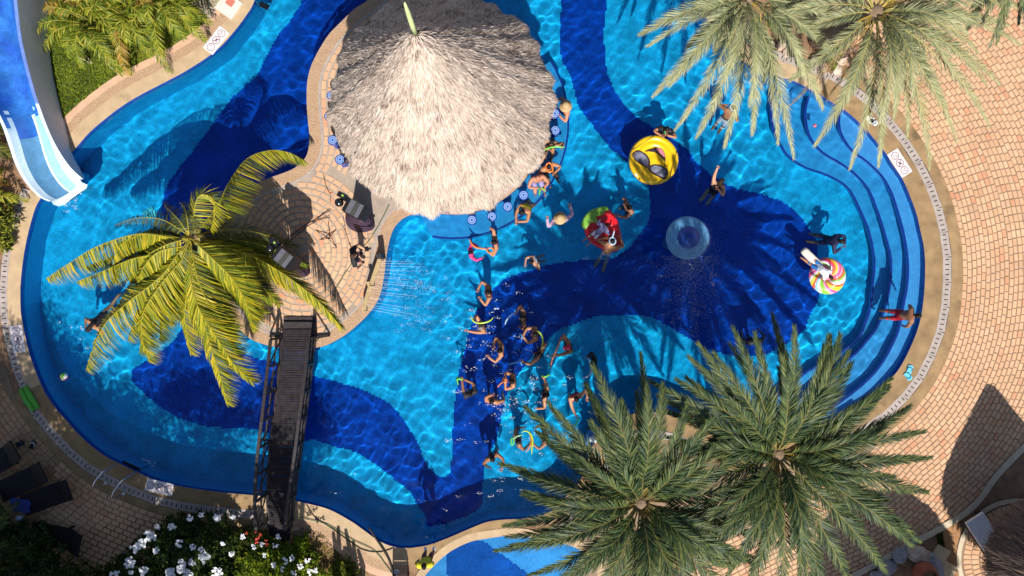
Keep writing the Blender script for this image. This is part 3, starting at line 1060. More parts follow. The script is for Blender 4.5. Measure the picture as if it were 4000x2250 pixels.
v = 1288.0
while v < 2106:
    zl = deckZ(v)
    a, b = W(deckL(v), v + 4, zl), W(deckR(v), v + 4 + random.uniform(-1, 1), zl)
    a.z += random.uniform(-.004, .004)
    MB().beam(a - (b - a).normalized() * random.uniform(0, .02), b, 0.066, 0.03).build('plank', M['plank'], bridge)
    v += 9.4
for nm, fx in (('left', deckL), ('right', deckR)):
    sgn = -1 if nm == 'left' else 1
    vv = np.linspace(1300, 2060, 9)
    for v0, v1 in zip(vv[:-1], vv[1:]):
        a = W(fx(v0), v0, deckZ(v0) - .06); b = W(fx(v1), v1, deckZ(v1) - .06)
        MB().beam(a, b, 0.07, 0.16).build('side_beam', M['wood'], bridge)
    up = Vector((0, 0, 0.92))
    tops, foots = [], []
    for v0 in np.linspace(1318, 2030, 8):
        f = W(fx(v0), v0, deckZ(v0))
        f.x += sgn * 0.02
        tops.append(f + up + Vector((sgn * 0.05, 0, 0))); foots.append(f)
    for i, (f, t) in enumerate(zip(foots, tops)):
        MB().beam(f + Vector((0, 0, -.12)), t, 0.06, 0.06).build('railing_post', M['wood'], bridge)
        if i % 2 or sgn > 0 and i not in (0, 7):
            if i < len(foots) - 1:
                MB().beam(f + Vector((0, 0, .05)), tops[i + 1] - Vector((0, 0, .04)), 0.035, 0.035).build('diagonal', M['wood'], bridge)
            continue
        out_ = f + Vector((sgn * 0.42, 0.05, -0.1))
        MB().beam(f + Vector((-sgn * .1, 0, -.1)), out_, 0.06, 0.06).build('outrigger', M['wood'], bridge)
        MB().beam(out_, t - Vector((0, 0, .15)), 0.045, 0.045).build('strut', M['wood'], bridge)
        if i < len(foots) - 1:
            MB().beam(f + Vector((0, 0, .05)), tops[i + 1] - Vector((0, 0, .04)), 0.035, 0.035).build('diagonal', M['wood'], bridge)
    for i in range(len(tops) - 1):
        MB().beam(tops[i], tops[i + 1], 0.085, 0.05).build('handrail', M['wood'], bridge)
        MB().beam((tops[i] + foots[i]) / 2, (tops[i + 1] + foots[i + 1]) / 2, 0.04, 0.04).build('mid_rail', M['wood'], bridge)
for v0, dz in ((1270, 0.10), (1250, 0.03)):
    a, b = W(1108, v0, dz), W(1234, v0, dz)
    MB().beam(a, b, 0.2, 0.04).build('step', M['wood'], bridge)


def hose(name, pts, rad, m, label, cat):
    q = smooth([p[:2] for p in pts], False, 8)
    zz = np.interp(np.linspace(0, 1, len(q)), np.linspace(0, 1, len(pts)), [p[2] for p in pts])
    return tag(MB().tube([W(a, b, z) for (a, b), z in zip(q, zz)], rad, 6).build(name, m, None, True), label, cat)


hose('garden_hose', [(1275, 1275, .03), (1265, 1300, .03), (1225, 1350, .3), (1196, 1420, .5), (1205, 1475, .45), (1180, 1560, .55), (1184, 1620, .5), (1165, 1700, .5), (1172, 1780, .5), (1150, 1850, .5), (1150, 1950, .2), (1140, 2010, .03), (1190, 2026, .03), (1280, 2050, .03), (1380, 2110, .03), (1460, 2150, .03), (1510, 2210, .03), (1545, 2260, .03)], 0.011, M['hose'],
     'thin green hose winding along the right railing of the footbridge', 'hose')
hose('cable', [(1198, 1972, .02), (1230, 2020, .02), (1290, 2060, .02), (1360, 2110, .02), (1420, 2148, .02), (1485, 2156, .02), (1540, 2140, .02)], 0.014, M['cable'], 'dark cable curving over the pale coping right of the footbridge', 'cable')
hose('hose_pipe', [(1440, 2060, .03), (1470, 2105, .03), (1500, 2150, .03), (1525, 2200, .03), (1540, 2262, .03)], 0.035, M['cable'], 'thick dark hose running off the pool edge past the dark red chair', 'hose')
hose('cable', [(1055, 985, .02), (1130, 925, .02), (1200, 875, .02), (1260, 850, .02), (1285, 842, .3)], 0.012, M['cable'], 'bundle of black cables between the two loudspeakers on the island', 'cable')
hose('cable', [(1050, 1000, .02), (1140, 935, .02), (1200, 885, .02), (1255, 856, .02), (1290, 848, .3)], 0.012, M['cable'], 'second black cable just below the loudspeaker cable bundle', 'cable')
hose('cable', [(1262, 680, .02), (1275, 730, .02), (1290, 760, .02), (1291, 790, .4)], 0.009, M['cable'], 'thin brown cable running from the hut to the loudspeaker by the thatch', 'cable')
hose('cable', [(1335, 872, .3), (1350, 905, .02), (1368, 960, .02), (1378, 985, .1)], 0.009, M['cable'], 'thin cable from the loudspeaker down to the man holding a camera', 'cable')
hose('cable', [(1520, 800, .02), (1495, 850, .02), (1455, 920, .02), (1420, 965, .02), (1380, 1020, .02), (1340, 1080, .02), (1312, 1130, .02), (1304, 1180, .02)], 0.012, M['hose'], 'dark green cord crossing the island bricks past the man holding a camera', 'cord')


# ------------------------------------------------------------------ loudspeakers on scrim-covered stands, tripod
def speaker(bu, bv, ang, label):
    b = W(bu, bv, 0)
    root = empty('loudspeaker', b, label, 'loudspeaker', 'loudspeakers on the island')
    r_ = Matrix.Rotation(ang, 3, 'Z')

    def T(x, y, z):
        q = r_ @ Vector((x, y, 0))
        return Vector((b.x + q.x, b.y + q.y, z))
    ax = (r_ @ Vector((1, 0, 0)), r_ @ Vector((0, 1, 0)), Vector((0, 0, 1)))
    mb = MB()
    n = 24
    V, F = [], []
    for i, (z, hx, hy, p_) in enumerate([(0.02, .62, .42, .8), (0.3, .48, .34, 1), (0.8, .36, .27, 1.2), (1.3, .3, .24, 1.4), (1.55, .3, .23, 1.6)]):
        for k in range(n):
            a = 2 * math.pi * k / n
            f = 1 + 0.07 * math.sin(3 * a + .5) * (1 - i / 4)
            w_ = 1 - i / 4
            q = T(hx * math.cos(a) * f * .8, hy * math.sin(a) * f * .8, z)
            V.append(q + Vector((-.34, -.14, 0)) * w_)
    for i in range(4):
        for k in range(n):
            F.append((i * n + k, i * n + (k + 1) % n, (i + 1) * n + (k + 1) % n, (i + 1) * n + k))
    mb.add(V, F).build('stand_scrim', M['purple'], root, True)
    MB().box(T(0, 0, 1.88), 0.62, 0.42, 0.66, axes=ax).build('cabinet', M['black'], root)
    MB().box(T(0, -.222, 1.88), 0.5, 0.02, 0.56, axes=ax).build('front_grille', M['blackgloss'], root)
    MB().box(T(0, 0, 2.218), 0.4, 0.4, 0.012, axes=ax).build('top_panel', M['greycloth'], root)
    MB().box(T(.02, 0, 2.228), 0.13, 0.41, 0.008, axes=ax).build('carry_strap', flat('olive_strap', (0.05, 0.05, 0.045)), root)
    h = MB().tube([T(-.4, .1, 1.9), T(-.55, .1, 1.9)], 0.04, 8)
    h.build('light_bracket', M['black'], root)
    MB().ball(T(-.52, -.05, 2.0), 0.13, 0.13, 0.12, 14, 10).build('spot_lamp', M['blackgloss'], root, True)
    MB().box(T(-.52, .17, 2.0), 0.28, 0.16, 0.2, axes=ax).build('lamp_housing', M['blackgloss'], root)
    MB().box(T(-.5, .17, 2.105), 0.06, 0.05, 0.012, axes=ax).build('indicator', flat('green_label', (0.3, 0.5, 0.06)), root)


speaker(1446, 846, R(-28), 'black loudspeaker on a purple draped stand at the edge of the thatch')
speaker(1196, 1020, R(-38), 'black loudspeaker on a draped stand half hidden under the yellow palm fronds')

b = W(1290, 932, 0)
root = empty('tripod_stand', b, 'thin bare metal tripod stand on the island bricks below the loudspeaker', 'stand')
MB().tube([b + Vector((0, 0, .1)), b + Vector((0, 0, .62))], 0.014, 8).build('pole', M['cable'], root)
MB().lathe(b, [(0.03, .12), (0.035, .2), (0.02, .22)], 10).build('collar', M['black'], root)
for (u, v) in ((1234, 899), (1312, 897), (1315, 968), (1253, 936)):
    MB().tube([b + Vector((0, 0, .17)), W(u, v, .012)], 0.013, 6).build('leg', M['cable'], root)

# ------------------------------------------------------------------ waterfall bar and its jets
root = empty('water_jet_bar', W(1450, 1115, 0), 'tan timber spray bar throwing thin jets into the pool', 'fountain')
for a, b_ in (((1484, 1012), (1450, 1112)), ((1447, 1116), (1420, 1212))):
    A, B = W(*a, .55), W(*b_, .55)
    MB().beam(A, B, 0.13, 0.05).build('rail', M['tanwood'], root)
    MB().beam(A - Vector((.06, 0, .3)), B - Vector((.06, 0, .3)), 0.03, 0.5).build('back_board', flat('dark_back', (.05, .03, .02)), root)
    for P in (A, B):
        MB().beam(Vector((P.x - .02, P.y, 0)), Vector((P.x - .02, P.y, .54)), 0.07, 0.07).build('post', M['tanwood'], root)
MB().box(W(1440, 1108, .58), 0.1, 0.12, 0.1, .3).build('bracket', M['tanwood'], root)
MB().box(W(1487, 1003, .35), 0.16, 0.14, 0.7, .3).build('end_post', M['wood'], root)
jets, foam = MB(), MB()
for k in range(20):
    t = (k + .5 + random.uniform(-.35, .35)) / 20
    a = np.array((1484, 1012)) * (1 - t) + np.array((1420, 1212)) * t
    p0 = W(*a, .55)
    d = Vector((1, -0.05 - .25 * (t - .3), 0)).normalized()
    reach = random.uniform(0.75, 1.5)
    pts = []
    for i in range(7):
        s_ = i / 6
        pts.append(p0 + d * (reach * s_) + Vector((0, 0, 0.1 * s_ - 0.77 * s_ * s_)))
    jets.tube(pts, [.003 - .0015 * i / 6 for i in range(7)], 4)


def flecks(mb, c, sx, sy, n, smin=.008, smax=.03, ang=0.0, zmax=0.03, stretch=2.2):
    cl_ = [(random.gauss(0, sx), random.gauss(0, sy)) for _ in range(max(3, n // 9))]
    for _ in range(n):
        x, y = random.choice(cl_)
        x += random.gauss(0, .07); y += random.gauss(0, .028)
        ca, sa = math.cos(ang), math.sin(ang)
        p = Vector((c.x + x * ca - y * sa, c.y + x * sa + y * ca, WL + random.uniform(.012, zmax)))
        s_ = random.uniform(smin, smax) * random.uniform(.3, .8)
        a = ang + random.gauss(0, .5)
        ux = Vector((math.cos(a), math.sin(a), 0)) * s_ * random.uniform(1, stretch)
        uy = Vector((-math.sin(a), math.cos(a), 0)) * s_ * .5
        k = len(mb.v)
        mb.add([p - ux, p - uy * random.uniform(.6, 1.3), p + ux, p + uy, p + Vector((0, 0, s_ * .5))], [(0, 1, 4), (1, 2, 4), (2, 3, 4), (3, 0, 4)])


for c, sx, sy, n in (((1590, 1085), .5, .25, 420), ((1640, 1105), .5, .25, 380), ((1600, 1240), .45, .25, 560), ((1570, 1160), .6, .45, 260), ((1690, 1150), .5, .35, 160)):
    flecks(foam, W(*c), sx, sy, n, .004, .014, -.3)
tag(jets.build('water_jets', M['foam'], None), 'fine white jets arcing from the timber spray bar into the pool', 'water jets', kind='stuff')
tag(foam.build('foam', M['foam'], None), 'white foam where the spray jets hit the water', 'foam', kind='stuff')
sp = MB()  # white flecks: splashed drops, and sun glints put in as white colour
for c, sx, sy, n in (((1900, 1230), .5, .3, 60), ((1960, 1300), .7, .5, 90), ((1900, 1320), .5, .4, 70), ((1860, 1450), .5, .3, 60), ((2090, 1400), .6, .3, 55), ((1960, 1440), .5, .4, 50),
                    ((1890, 1570), .5, .2, 60), ((1960, 1600), .7, .25, 110), ((2060, 1460), .6, .4, 60), ((2090, 1600), .6, .4, 60), ((2200, 1560), .6, .5, 60), ((2040, 1700), .7, .3, 60),
                    ((1990, 1660), .6, .4, 50), ((1860, 1730), .5, .15, 45), ((2080, 1780), .7, .3, 55), ((2000, 1880), .5, .3, 40), ((1900, 1960), .5, .25, 40), ((2100, 1950), .5, .2, 30), ((2100, 1530), .6, .4, 70),
                    ((2200, 1680), .5, .4, 50), ((1720, 2030), 1.0, .3, 22), ((2060, 1150), 1.2, .6, 40), ((1830, 1310), .5, .35, 70), ((1830, 1180), .4, .6, 30), ((320, 1330), .3, .4, 26), ((255, 1270), .25, .1, 14), ((560, 1810), .3, .1, 14), ((1480, 1850), 1.0, .6, 18)):
    flecks(sp, W(*c), sx, sy, n, .008, .03, random.uniform(-.3, .3))
tag(sp.build('water_sparkle', M['foam'], None), 'white flecks of splashed water and imitated sun glints among the swimmers', 'splash', kind='stuff')

# ------------------------------------------------------------------ mushroom fountain
fc = W(2690, 928, 1.75)
root = empty('mushroom_fountain', (fc.x, fc.y, FLOOR), 'pale blue mushroom fountain with a dark blue dome and falling spray', 'fountain')
MB().lathe((fc.x, fc.y, 0), [(0.16, FLOOR), (0.13, 0.2), (0.13, 1.6)], 20).build('column', M['fountain'], root, True)
MB().lathe((fc.x, fc.y, 0), [(0.1, 1.45), (0.55, 1.52), (0.63, 1.6), (0.62, 1.66), (0.5, 1.73), (0.33, 1.76)], 48).build('canopy', M['fountain'], root, True)
MB().lathe((fc.x, fc.y, 0), [(0.335, 1.755), (0.3, 1.79), (0.22, 1.86), (0.13, 1.93), (0.05, 1.97), (0.0, 1.975)], 40).build('dome', M['fountaindark'], root, True)
MB().lathe((fc.x, fc.y, 0), [(0.05, 1.95), (0.05, 2.02), (0.0, 2.02)], 12).build('nozzle', M['fountaindark'], root)
spray = MB()
for _ in range(4200):
    a = random.gauss(-1.0, .75)
    rr = random.uniform(0.3, .75) if random.random() < .45 else random.uniform(.6, 1.15)
    z = 1.75 if rr < .62 else random.uniform(WL, 1.5)
    p = Vector((fc.x + rr * math.cos(a), fc.y + rr * math.sin(a), z + random.uniform(.0, .12)))
    s_ = random.uniform(.002, .0055)
    spray.add([p + Vector((s_, 0, 0)), p + Vector((-s_ * .5, s_ * .8, 0)), p + Vector((-s_ * .5, -s_ * .8, 0)), p + Vector((0, 0, s_ * 2))], [(0, 1, 3), (1, 2, 3), (2, 0, 3)])
for _ in range(2600):
    p = W(random.gauss(2700, 60), 1000 + abs(random.gauss(0, 150)), WL + .03)
    s_ = random.uniform(.003, .008)
    spray.add([p + Vector((s_, 0, 0)), p + Vector((0, s_ * .6, 0.01)), p + Vector((-s_, 0, 0)), p + Vector((0, -s_ * .6, 0))], [(0, 1, 3), (1, 2, 3)])
tag(spray.build('fountain_spray', M['foam'], None), 'fine white spray falling from the mushroom fountain onto the water', 'spray', kind='stuff')

# ------------------------------------------------------------------ water slide
slide = empty('water_slide', W(330, 720, 0), 'blue mosaic water slide curving down to a white lip at the pool', 'slide')
#      v: image row; right rim (u,z); right foot u; left rim u,z ; floor z
rows = [(-160, 30, 1.95, 190, -330, 1.95, 1.2), (0, 52, 1.62, 190, -250, 1.65, 1.0), (150, 71, 1.4, 193, -180, 1.4, .82), (290, 104, 1.2, 210, -110, 1.2, .64), (405, 138, 1.02, 236, -40, 1.0, .48),
        (520, 182, .84, 266, 30, .8, .32), (600, 224, .66, 284, 58, .62, .2), (660, 268, .48, 312, 86, .46, .1), (700, 312, .3, 330, 118, .32, .03)]
rimR = smooth([(r_[1], r_[0], r_[2]) for r_ in rows], False, 14)
N_ = len(rimR)
ti = np.linspace(0, 1, N_)
tr = np.linspace(0, 1, len(rows))
footR = smooth([(r_[3], r_[0] + (6 if r_[0] < 650 else -2)) for r_ in rows], False, 14)
footR = np.stack([np.interp(ti, np.linspace(0, 1, len(footR)), footR[:, k]) for k in (0, 1)], 1)
rimL = smooth([(-330, -100, 1.95), (-250, 40, 1.65), (-160, 190, 1.4), (-60, 340, 1.15), (15, 480, .95), (45, 560, .8), (72, 640, .62), (110, 710, .45), (160, 765, .34), (200, 786, .28)], False, 14)
rimL = np.stack([np.interp(ti, np.linspace(0, 1, len(rimL)), rimL[:, k]) for k in range(3)], 1)
RR = [W(a, b, z) for a, b, z in rimR]
LL = [W(a, b, z) for a, b, z in rimL]
FZ = np.interp(ti, tr, [r_[6] for r_ in rows])
nc = 20
V, mi = [], []
for i in range(N_):
    for k in range(nc + 1):
        s_ = k / nc
        p = LL[i].lerp(RR[i], s_)
        d = 1 - (abs(2 * s_ - 1)) ** 2.6
        p.z = p.z * (1 - d) + FZ[i] * d
        V.append(p)
F, mi = [], []
for i in range(N_ - 1):
    tt = i / N_
    for k in range(nc):
        F.append((i * (nc + 1) + k, i * (nc + 1) + k + 1, (i + 1) * (nc + 1) + k + 1, (i + 1) * (nc + 1) + k))
        s_ = (k + .5) / nc
        m_ = 0
        w0 = (tt - 0.6) / .4 + random.uniform(-.12, .12) * (1 if tt < .8 else 0)
        if s_ > 0.95:
            m_ = 1 if tt > .55 else 0
        if w0 > 0:
            if s_ < .1 or s_ > .82 - .1 * w0:
                m_ = 1
            elif s_ < .44:
                m_ = 3 if tt > .7 else 0
            elif s_ < .5:
                m_ = 1
            else:
                m_ = 2
        mi.append(m_)
MB().add(V, F, mi).build('chute', [M['slide'], M['slidewhite'], M['slidelight'], mat('slide_teal_mosaic', (.09, .24, .42), .3, var=.15, vscale=3, fine=.1, fscale=20)], slide, True)
lip = MB()
a = V[(N_ - 1) * (nc + 1):(N_) * (nc + 1)]
lp = [p + Vector((.05, -.1, -.02)) for p in a]
lip.add(a + lp + [p + Vector((.02, -.03, -.25)) for p in lp], [(k, k + 1, nc + 2 + k, nc + 1 + k) for k in range(nc)] + [(nc + 1 + k, nc + 2 + k, 2 * nc + 3 + k, 2 * nc + 2 + k) for k in range(nc)])
lip.build('lip', M['slidewhite'], slide, True)
wl_ = MB()
FT = [W(a_, b_, -.02) for a_, b_ in footR]
RO = [p + Vector((.1, .0, 0)) for p in RR]
wl_.add(RR + RO + FT, [(i, i + 1, N_ + i + 1, N_ + i) for i in range(N_ - 1)] + [(N_ + i, N_ + i + 1, 2 * N_ + i + 1, 2 * N_ + i) for i in range(N_ - 1)], [3 if i < .62 * N_ else 1 for i in range(N_ - 1)] + [0] * (N_ - 1))
wl_.build('outer_wall', [M['slidewall'], M['slidewhite'], M['slidewall'], mat('rim_mosaic', (0.12, 0.2, 0.55), 0.4, var=.15, fine=.15, fscale=20)], slide)
lw_ = MB()
LO = [p + Vector((-.1, 0, 0)) for p in LL]
lw_.add(LL + LO + [Vector((p.x, p.y, -.02)) for p in LO], [(i + 1, i, N_ + i, N_ + i + 1) for i in range(N_ - 1)] + [(N_ + i + 1, N_ + i, 2 * N_ + i, 2 * N_ + i + 1) for i in range(N_ - 1)])
lw_.build('outer_wall', M['slidewhite'], slide)
ed = MB()
e0, e1 = FT[-1], W(338, 712, FLOOR)
ed.box(W(300, 690, -.7), 0.5, 0.5, 1.3, -.5)
receive(ed.build('base', M['tile_wall'], slide))
fo = MB()
flecks(fo, W(278, 765), .1, .25, 90, .008, .03, -.4)
flecks(fo, W(292, 795), .1, .12, 40, .006, .02, -.4)
tag(fo.build('foam', M['foam'], None), 'white trickle foam below the lip of the water slide', 'foam', kind='stuff')


# ------------------------------------------------------------------ depth signs set in the coping
def text(body_, p, size, ang, m, parent, name='lettering'):
    cu = bpy.data.curves.new(name, 'FONT')
    cu.body = body_
    cu.size = size
    cu.align_x = 'CENTER'
    cu.align_y = 'CENTER'
    cu.materials.append(m)
    o = bpy.data.objects.new('tmp', cu)
    COL.objects.link(o)
    dg = bpy.context.evaluated_depsgraph_get()
    me = bpy.data.meshes.new_from_object(o.evaluated_get(dg))
    bpy.data.objects.remove(o)
    ca, sa = math.cos(ang), math.sin(ang)
    for v_ in me.vertices:
        x, y = v_.co.x, v_.co.y
        v_.co = (p.x + x * ca - y * sa, p.y + x * sa + y * ca, p.z)
    return link(name, me, parent)


def sign(c, ang, label, L_=.86, Wd=.38):
    p = W(*c, 0)
    ca, sa = math.cos(ang), math.sin(ang)
    root = empty('depth_sign', p, label, 'sign', 'pool depth signs')
    MB().box((p.x, p.y, 0.006), L_, Wd, 0.014, ang).build('tile', M['signwhite'], root)

    def T(x, y, z=.0175):
        return Vector((p.x + x * ca - y * sa, p.y + x * sa + y * ca, z))
    for k, x in enumerate((-.27, 0, .27)):
        ring = MB()
        n = 28
        V = [T(x + r_ * math.cos(2 * math.pi * i / n), r_ * math.sin(2 * math.pi * i / n)) for r_ in (.105, .123) for i in range(n)]
        ring.add(V, [(i, n + i, n + (i + 1) % n, (i + 1) % n) for i in range(n)])
        ring.build('ring', M['signink'], root)
        if k == 0:
            text('1.35', T(x, .03), .085, ang, M['signgrey'], root)
            text('mtr', T(x, -.045), .065, ang, M['signgrey'], root)
        elif k == 2:
            text('4.56', T(x, .03), .085, ang, M['signgrey'], root)
            text('FT', T(x, -.045), .065, ang, M['signgrey'], root)
        else:
            fg = MB()
            fg.beam(T(x - .085, .075), T(x + .085, -.075), .02, .002, 0)
            fg.beam(T(x - .05, -.04, .018), T(x + .02, .02, .018), .026, .002, 1)
            fg.beam(T(x + .02, .02, .018), T(x + .065, .055, .018), .014, .002, 1)
            fg.beam(T(x - .01, 0, .018), T(x + .05, -.02, .018), .014, .002, 1)
            fg.lathe(T(x + .04, .01, .018), [(0, .001), (.018, .001)][::-1], 10, 1)
            fg.build('no_diving_symbol', [M['signink'], M['signgrey']], root)


sign((845, 158), R(52), 'white depth sign on the coping below the yellow green palms')
sign((70, 1324), R(98 + 180), 'white depth sign on the coping at the far left edge of the pool')
sign((623, 1903), R(-13), 'white depth sign on the coping beside the steel ladder')
sign((3514, 637), R(-57), 'white depth sign on the coping near the pale date palms')
sign((3312, 1634), R(33), 'white depth sign partly covered by dark palm fronds')


# ------------------------------------------------------------------ ladders
def ladder(rails, steps, label):
    root = empty('pool_ladder', W(*rails[0][0], 0), label, 'ladder', 'pool ladders')
    for a, b_, in rails:
        A, B = W(*a, 0), W(*b_, 0)
        d = (B - A)
        q = [A, A + Vector((0, 0, .5)), A + d * .15 + Vector((0, 0, .78)), A + d * .5 + Vector((0, 0, .86)), B + Vector((0, 0, .7)) - d * .08, B + Vector((0, 0, .35)), B + d * .12 + Vector((0, 0, -.2)), B + d * .12 + Vector((0, 0, -1.0))]
        MB().tube(q, .022, 8).build('handrail', M['steel'], root, True)
        for pt in (A,):
            MB().lathe(pt, [(.05, .0), (.05, .015), (.02, .03)], 12).build('base_plate', M['steel'], root)
    for k, z in enumerate((-.16, -.45, -.75)):
        a, b_ = steps
        A, B = WU(*a, z), WU(*b_, z)
        A.z = B.z = z
        receive(MB().beam(A, B, .16, .03).build('tread', M['black'], root))


ladder([((412, 1888), (452, 1818)), ((482, 1928), (526, 1850))], ((478, 1808), (545, 1838)), 'bright steel pool ladder in the shade at the lower left bank')
ladder([((965, -30), (1000, 5)), ((1010, -70), (1035, -35))], ((1015, 15), (1050, 30)), 'steel ladder rail cut off at the top edge near the skimmer lid')

# skimmer lid, paving slabs at the top
p = W(893, 22, 0)
root = empty('skimmer_lid', p, 'white square concrete lid with a faded red centre on the coping', 'lid')
MB().box((p.x, p.y, .01), .66, .62, .03, R(-35)).build('slab', mat('white_concrete', (.66, .6, .52), .85, var=.25, vscale=6), root)
MB().box((p.x + .06, p.y + .1, .028), .25, .22, .008, R(-35)).build('cover', flat('faded_red', (.55, .17, .12)), root)
for (u, v), l in zip(((812, 40), (845, 5), (778, 5), (745, -40)), ('grey square paving slab beside the skimmer lid', 'tan square paving slab at the top edge above the skimmer lid', 'brown square paving slab partly under the palms at the top edge', 'square paving slab under the palm tips beyond the top edge')):
    p = W(u, v, 0)
    tag(MB().box((p.x, p.y, .0), .4, .38, .04, R(-33)).build('paving_slab', mat('slab_stone', (.42, .34, .29), .9, var=.25)), l, 'slab', 'square slabs by the palms')

# ------------------------------------------------------------------ palms
def bez(a, b, c, n):
    t = np.linspace(0, 1, n)[:, None]
    a, b, c = (np.array(x) for x in (a, b, c))
    return (1 - t) ** 2 * a + 2 * t * (1 - t) * b + t * t * c


def frond(path, n, lmax, wid, cols, rcol, seed, droop=0.2, vee=0.45, sweep=55, start=0.14, hang=False, rw=0.022, tipf=0.25, one=None, wild=0.1, blend=None, wind=None):
    """one palm leaf: a tapering midrib and rows of narrow leaflets. Returns verts, quads, tints"""
    r = np.random.default_rng(seed)
    P = even(np.asarray(path, float), np.linalg.norm(np.diff(path, axis=0), axis=1).sum() / 40)
    T = np.gradient(P, axis=0)
    T /= np.linalg.norm(T, axis=1)[:, None]
    up = np.array([0, 0, 1.0])
    V, F, C = [], [], []
    m = len(P)
    side = np.cross(T, up)
    side /= np.linalg.norm(side, axis=1)[:, None] + 1e-6
    nrm = np.cross(side, T)
    # midrib
    for i in range(m):
        w = rw * (1 - 0.85 * i / m)
        V += [P[i] - side[i] * w, P[i] + nrm[i] * w * .8, P[i] + side[i] * w, P[i] - nrm[i] * w * .6]
    for i in range(m - 1):
        for k in range(4):
            k2 = (k + 1) % 4
            F.append((i * 4 + k, i * 4 + k2, (i + 1) * 4 + k2, (i + 1) * 4 + k)); C.append(rcol)
    for sgn in (-1, 1):
        for j in range(n):
            t = start + (1 - start) * (j + r.uniform(.2, .8)) / n
            x = t * (m - 1)
            i = min(int(x), m - 2)
            f = x - i
            p = P[i] * (1 - f) + P[i + 1] * f
            tt, ss, nn = T[i], side[i], nrm[i]
            u = (t - start) / (1 - start)
            L = lmax * (min(1, .35 + u * 2.6) * (1 - u) ** .5 * (1 - tipf) + tipf * (1 - .3 * u)) * r.uniform(.85, 1.1)
            sw = R(sweep * (1 - .0) - 28 * u + r.normal(0, 8 * wild / .1))
            ve = vee + r.normal(0, wild * 1.6)
            d = tt * math.cos(sw) + (ss * sgn * math.cos(ve) + nn * math.sin(ve)) * math.sin(sw)
            if hang:
                d = d * .55 + np.array([0, 0, -.5]) + tt * .12
            if wind is not None:
                d = d * .62 + np.array(wind) * (.5 + .25 * u)
            d /= np.linalg.norm(d)
            mid = p + d * L * .5 - up * droop * L * .12
            tip = p + d * L - up * droop * L * .55
            wv = np.cross(d, nn if not hang else ss)
            wv /= np.linalg.norm(wv) + 1e-6
            rl = r.normal(0, .55)
            nb = np.cross(wv, d)
            wv = wv * math.cos(rl) + nb * math.sin(rl)
            w = wid * r.uniform(.8, 1.15) * (1 - .35 * u)
            o = len(V)
            V += [p - wv * w * .35, p + wv * w * .35, mid + wv * w * .5, tip, mid - wv * w * .5]
            F.append((o, o + 1, o + 2, o + 4)); F.append((o + 4, o + 2, o + 3, o + 3))
            c = np.array(cols[r.integers(len(cols))]) * r.uniform(.8, 1.2)
            if blend is not None:
                c = c * (1 - u * blend[1]) + np.array(blend[0]) * u * blend[1]
            C.append(tuple(c)); C.append(tuple(c * 1.05))
    return V, F, C


def add_frond(parent, data, m, name='frond', label=None):
    V, F, C = data
    mb = MB()
    mb.v = [tuple(map(float, p)) for p in V]
    mb.f = [tuple(dict.fromkeys(f)) for f in F]
    mb.m = [0] * len(F)
    mb.c = [tuple(map(float, c)) for c in C]
    o = mb.build(name, m, parent)
    if label:
        o['label'] = label
    return o


def trunk(parent, a, b, r0, r1, bend=(0, 0), name='trunk'):
    a, b = Vector(a), Vector(b)
    pts, rad = [], []
    n = 22
    for i in range(n + 1):
        t = i / n
        p = a.lerp(b, t) + Vector((bend[0], bend[1], 0)) * math.sin(math.pi * t)
        pts.append(p); rad.append((r0 * (1 - t) + r1 * t) * (1 + .07 * (i % 2)))
    return MB().tube(pts, rad, 14).build(name, M['trunk'], parent)


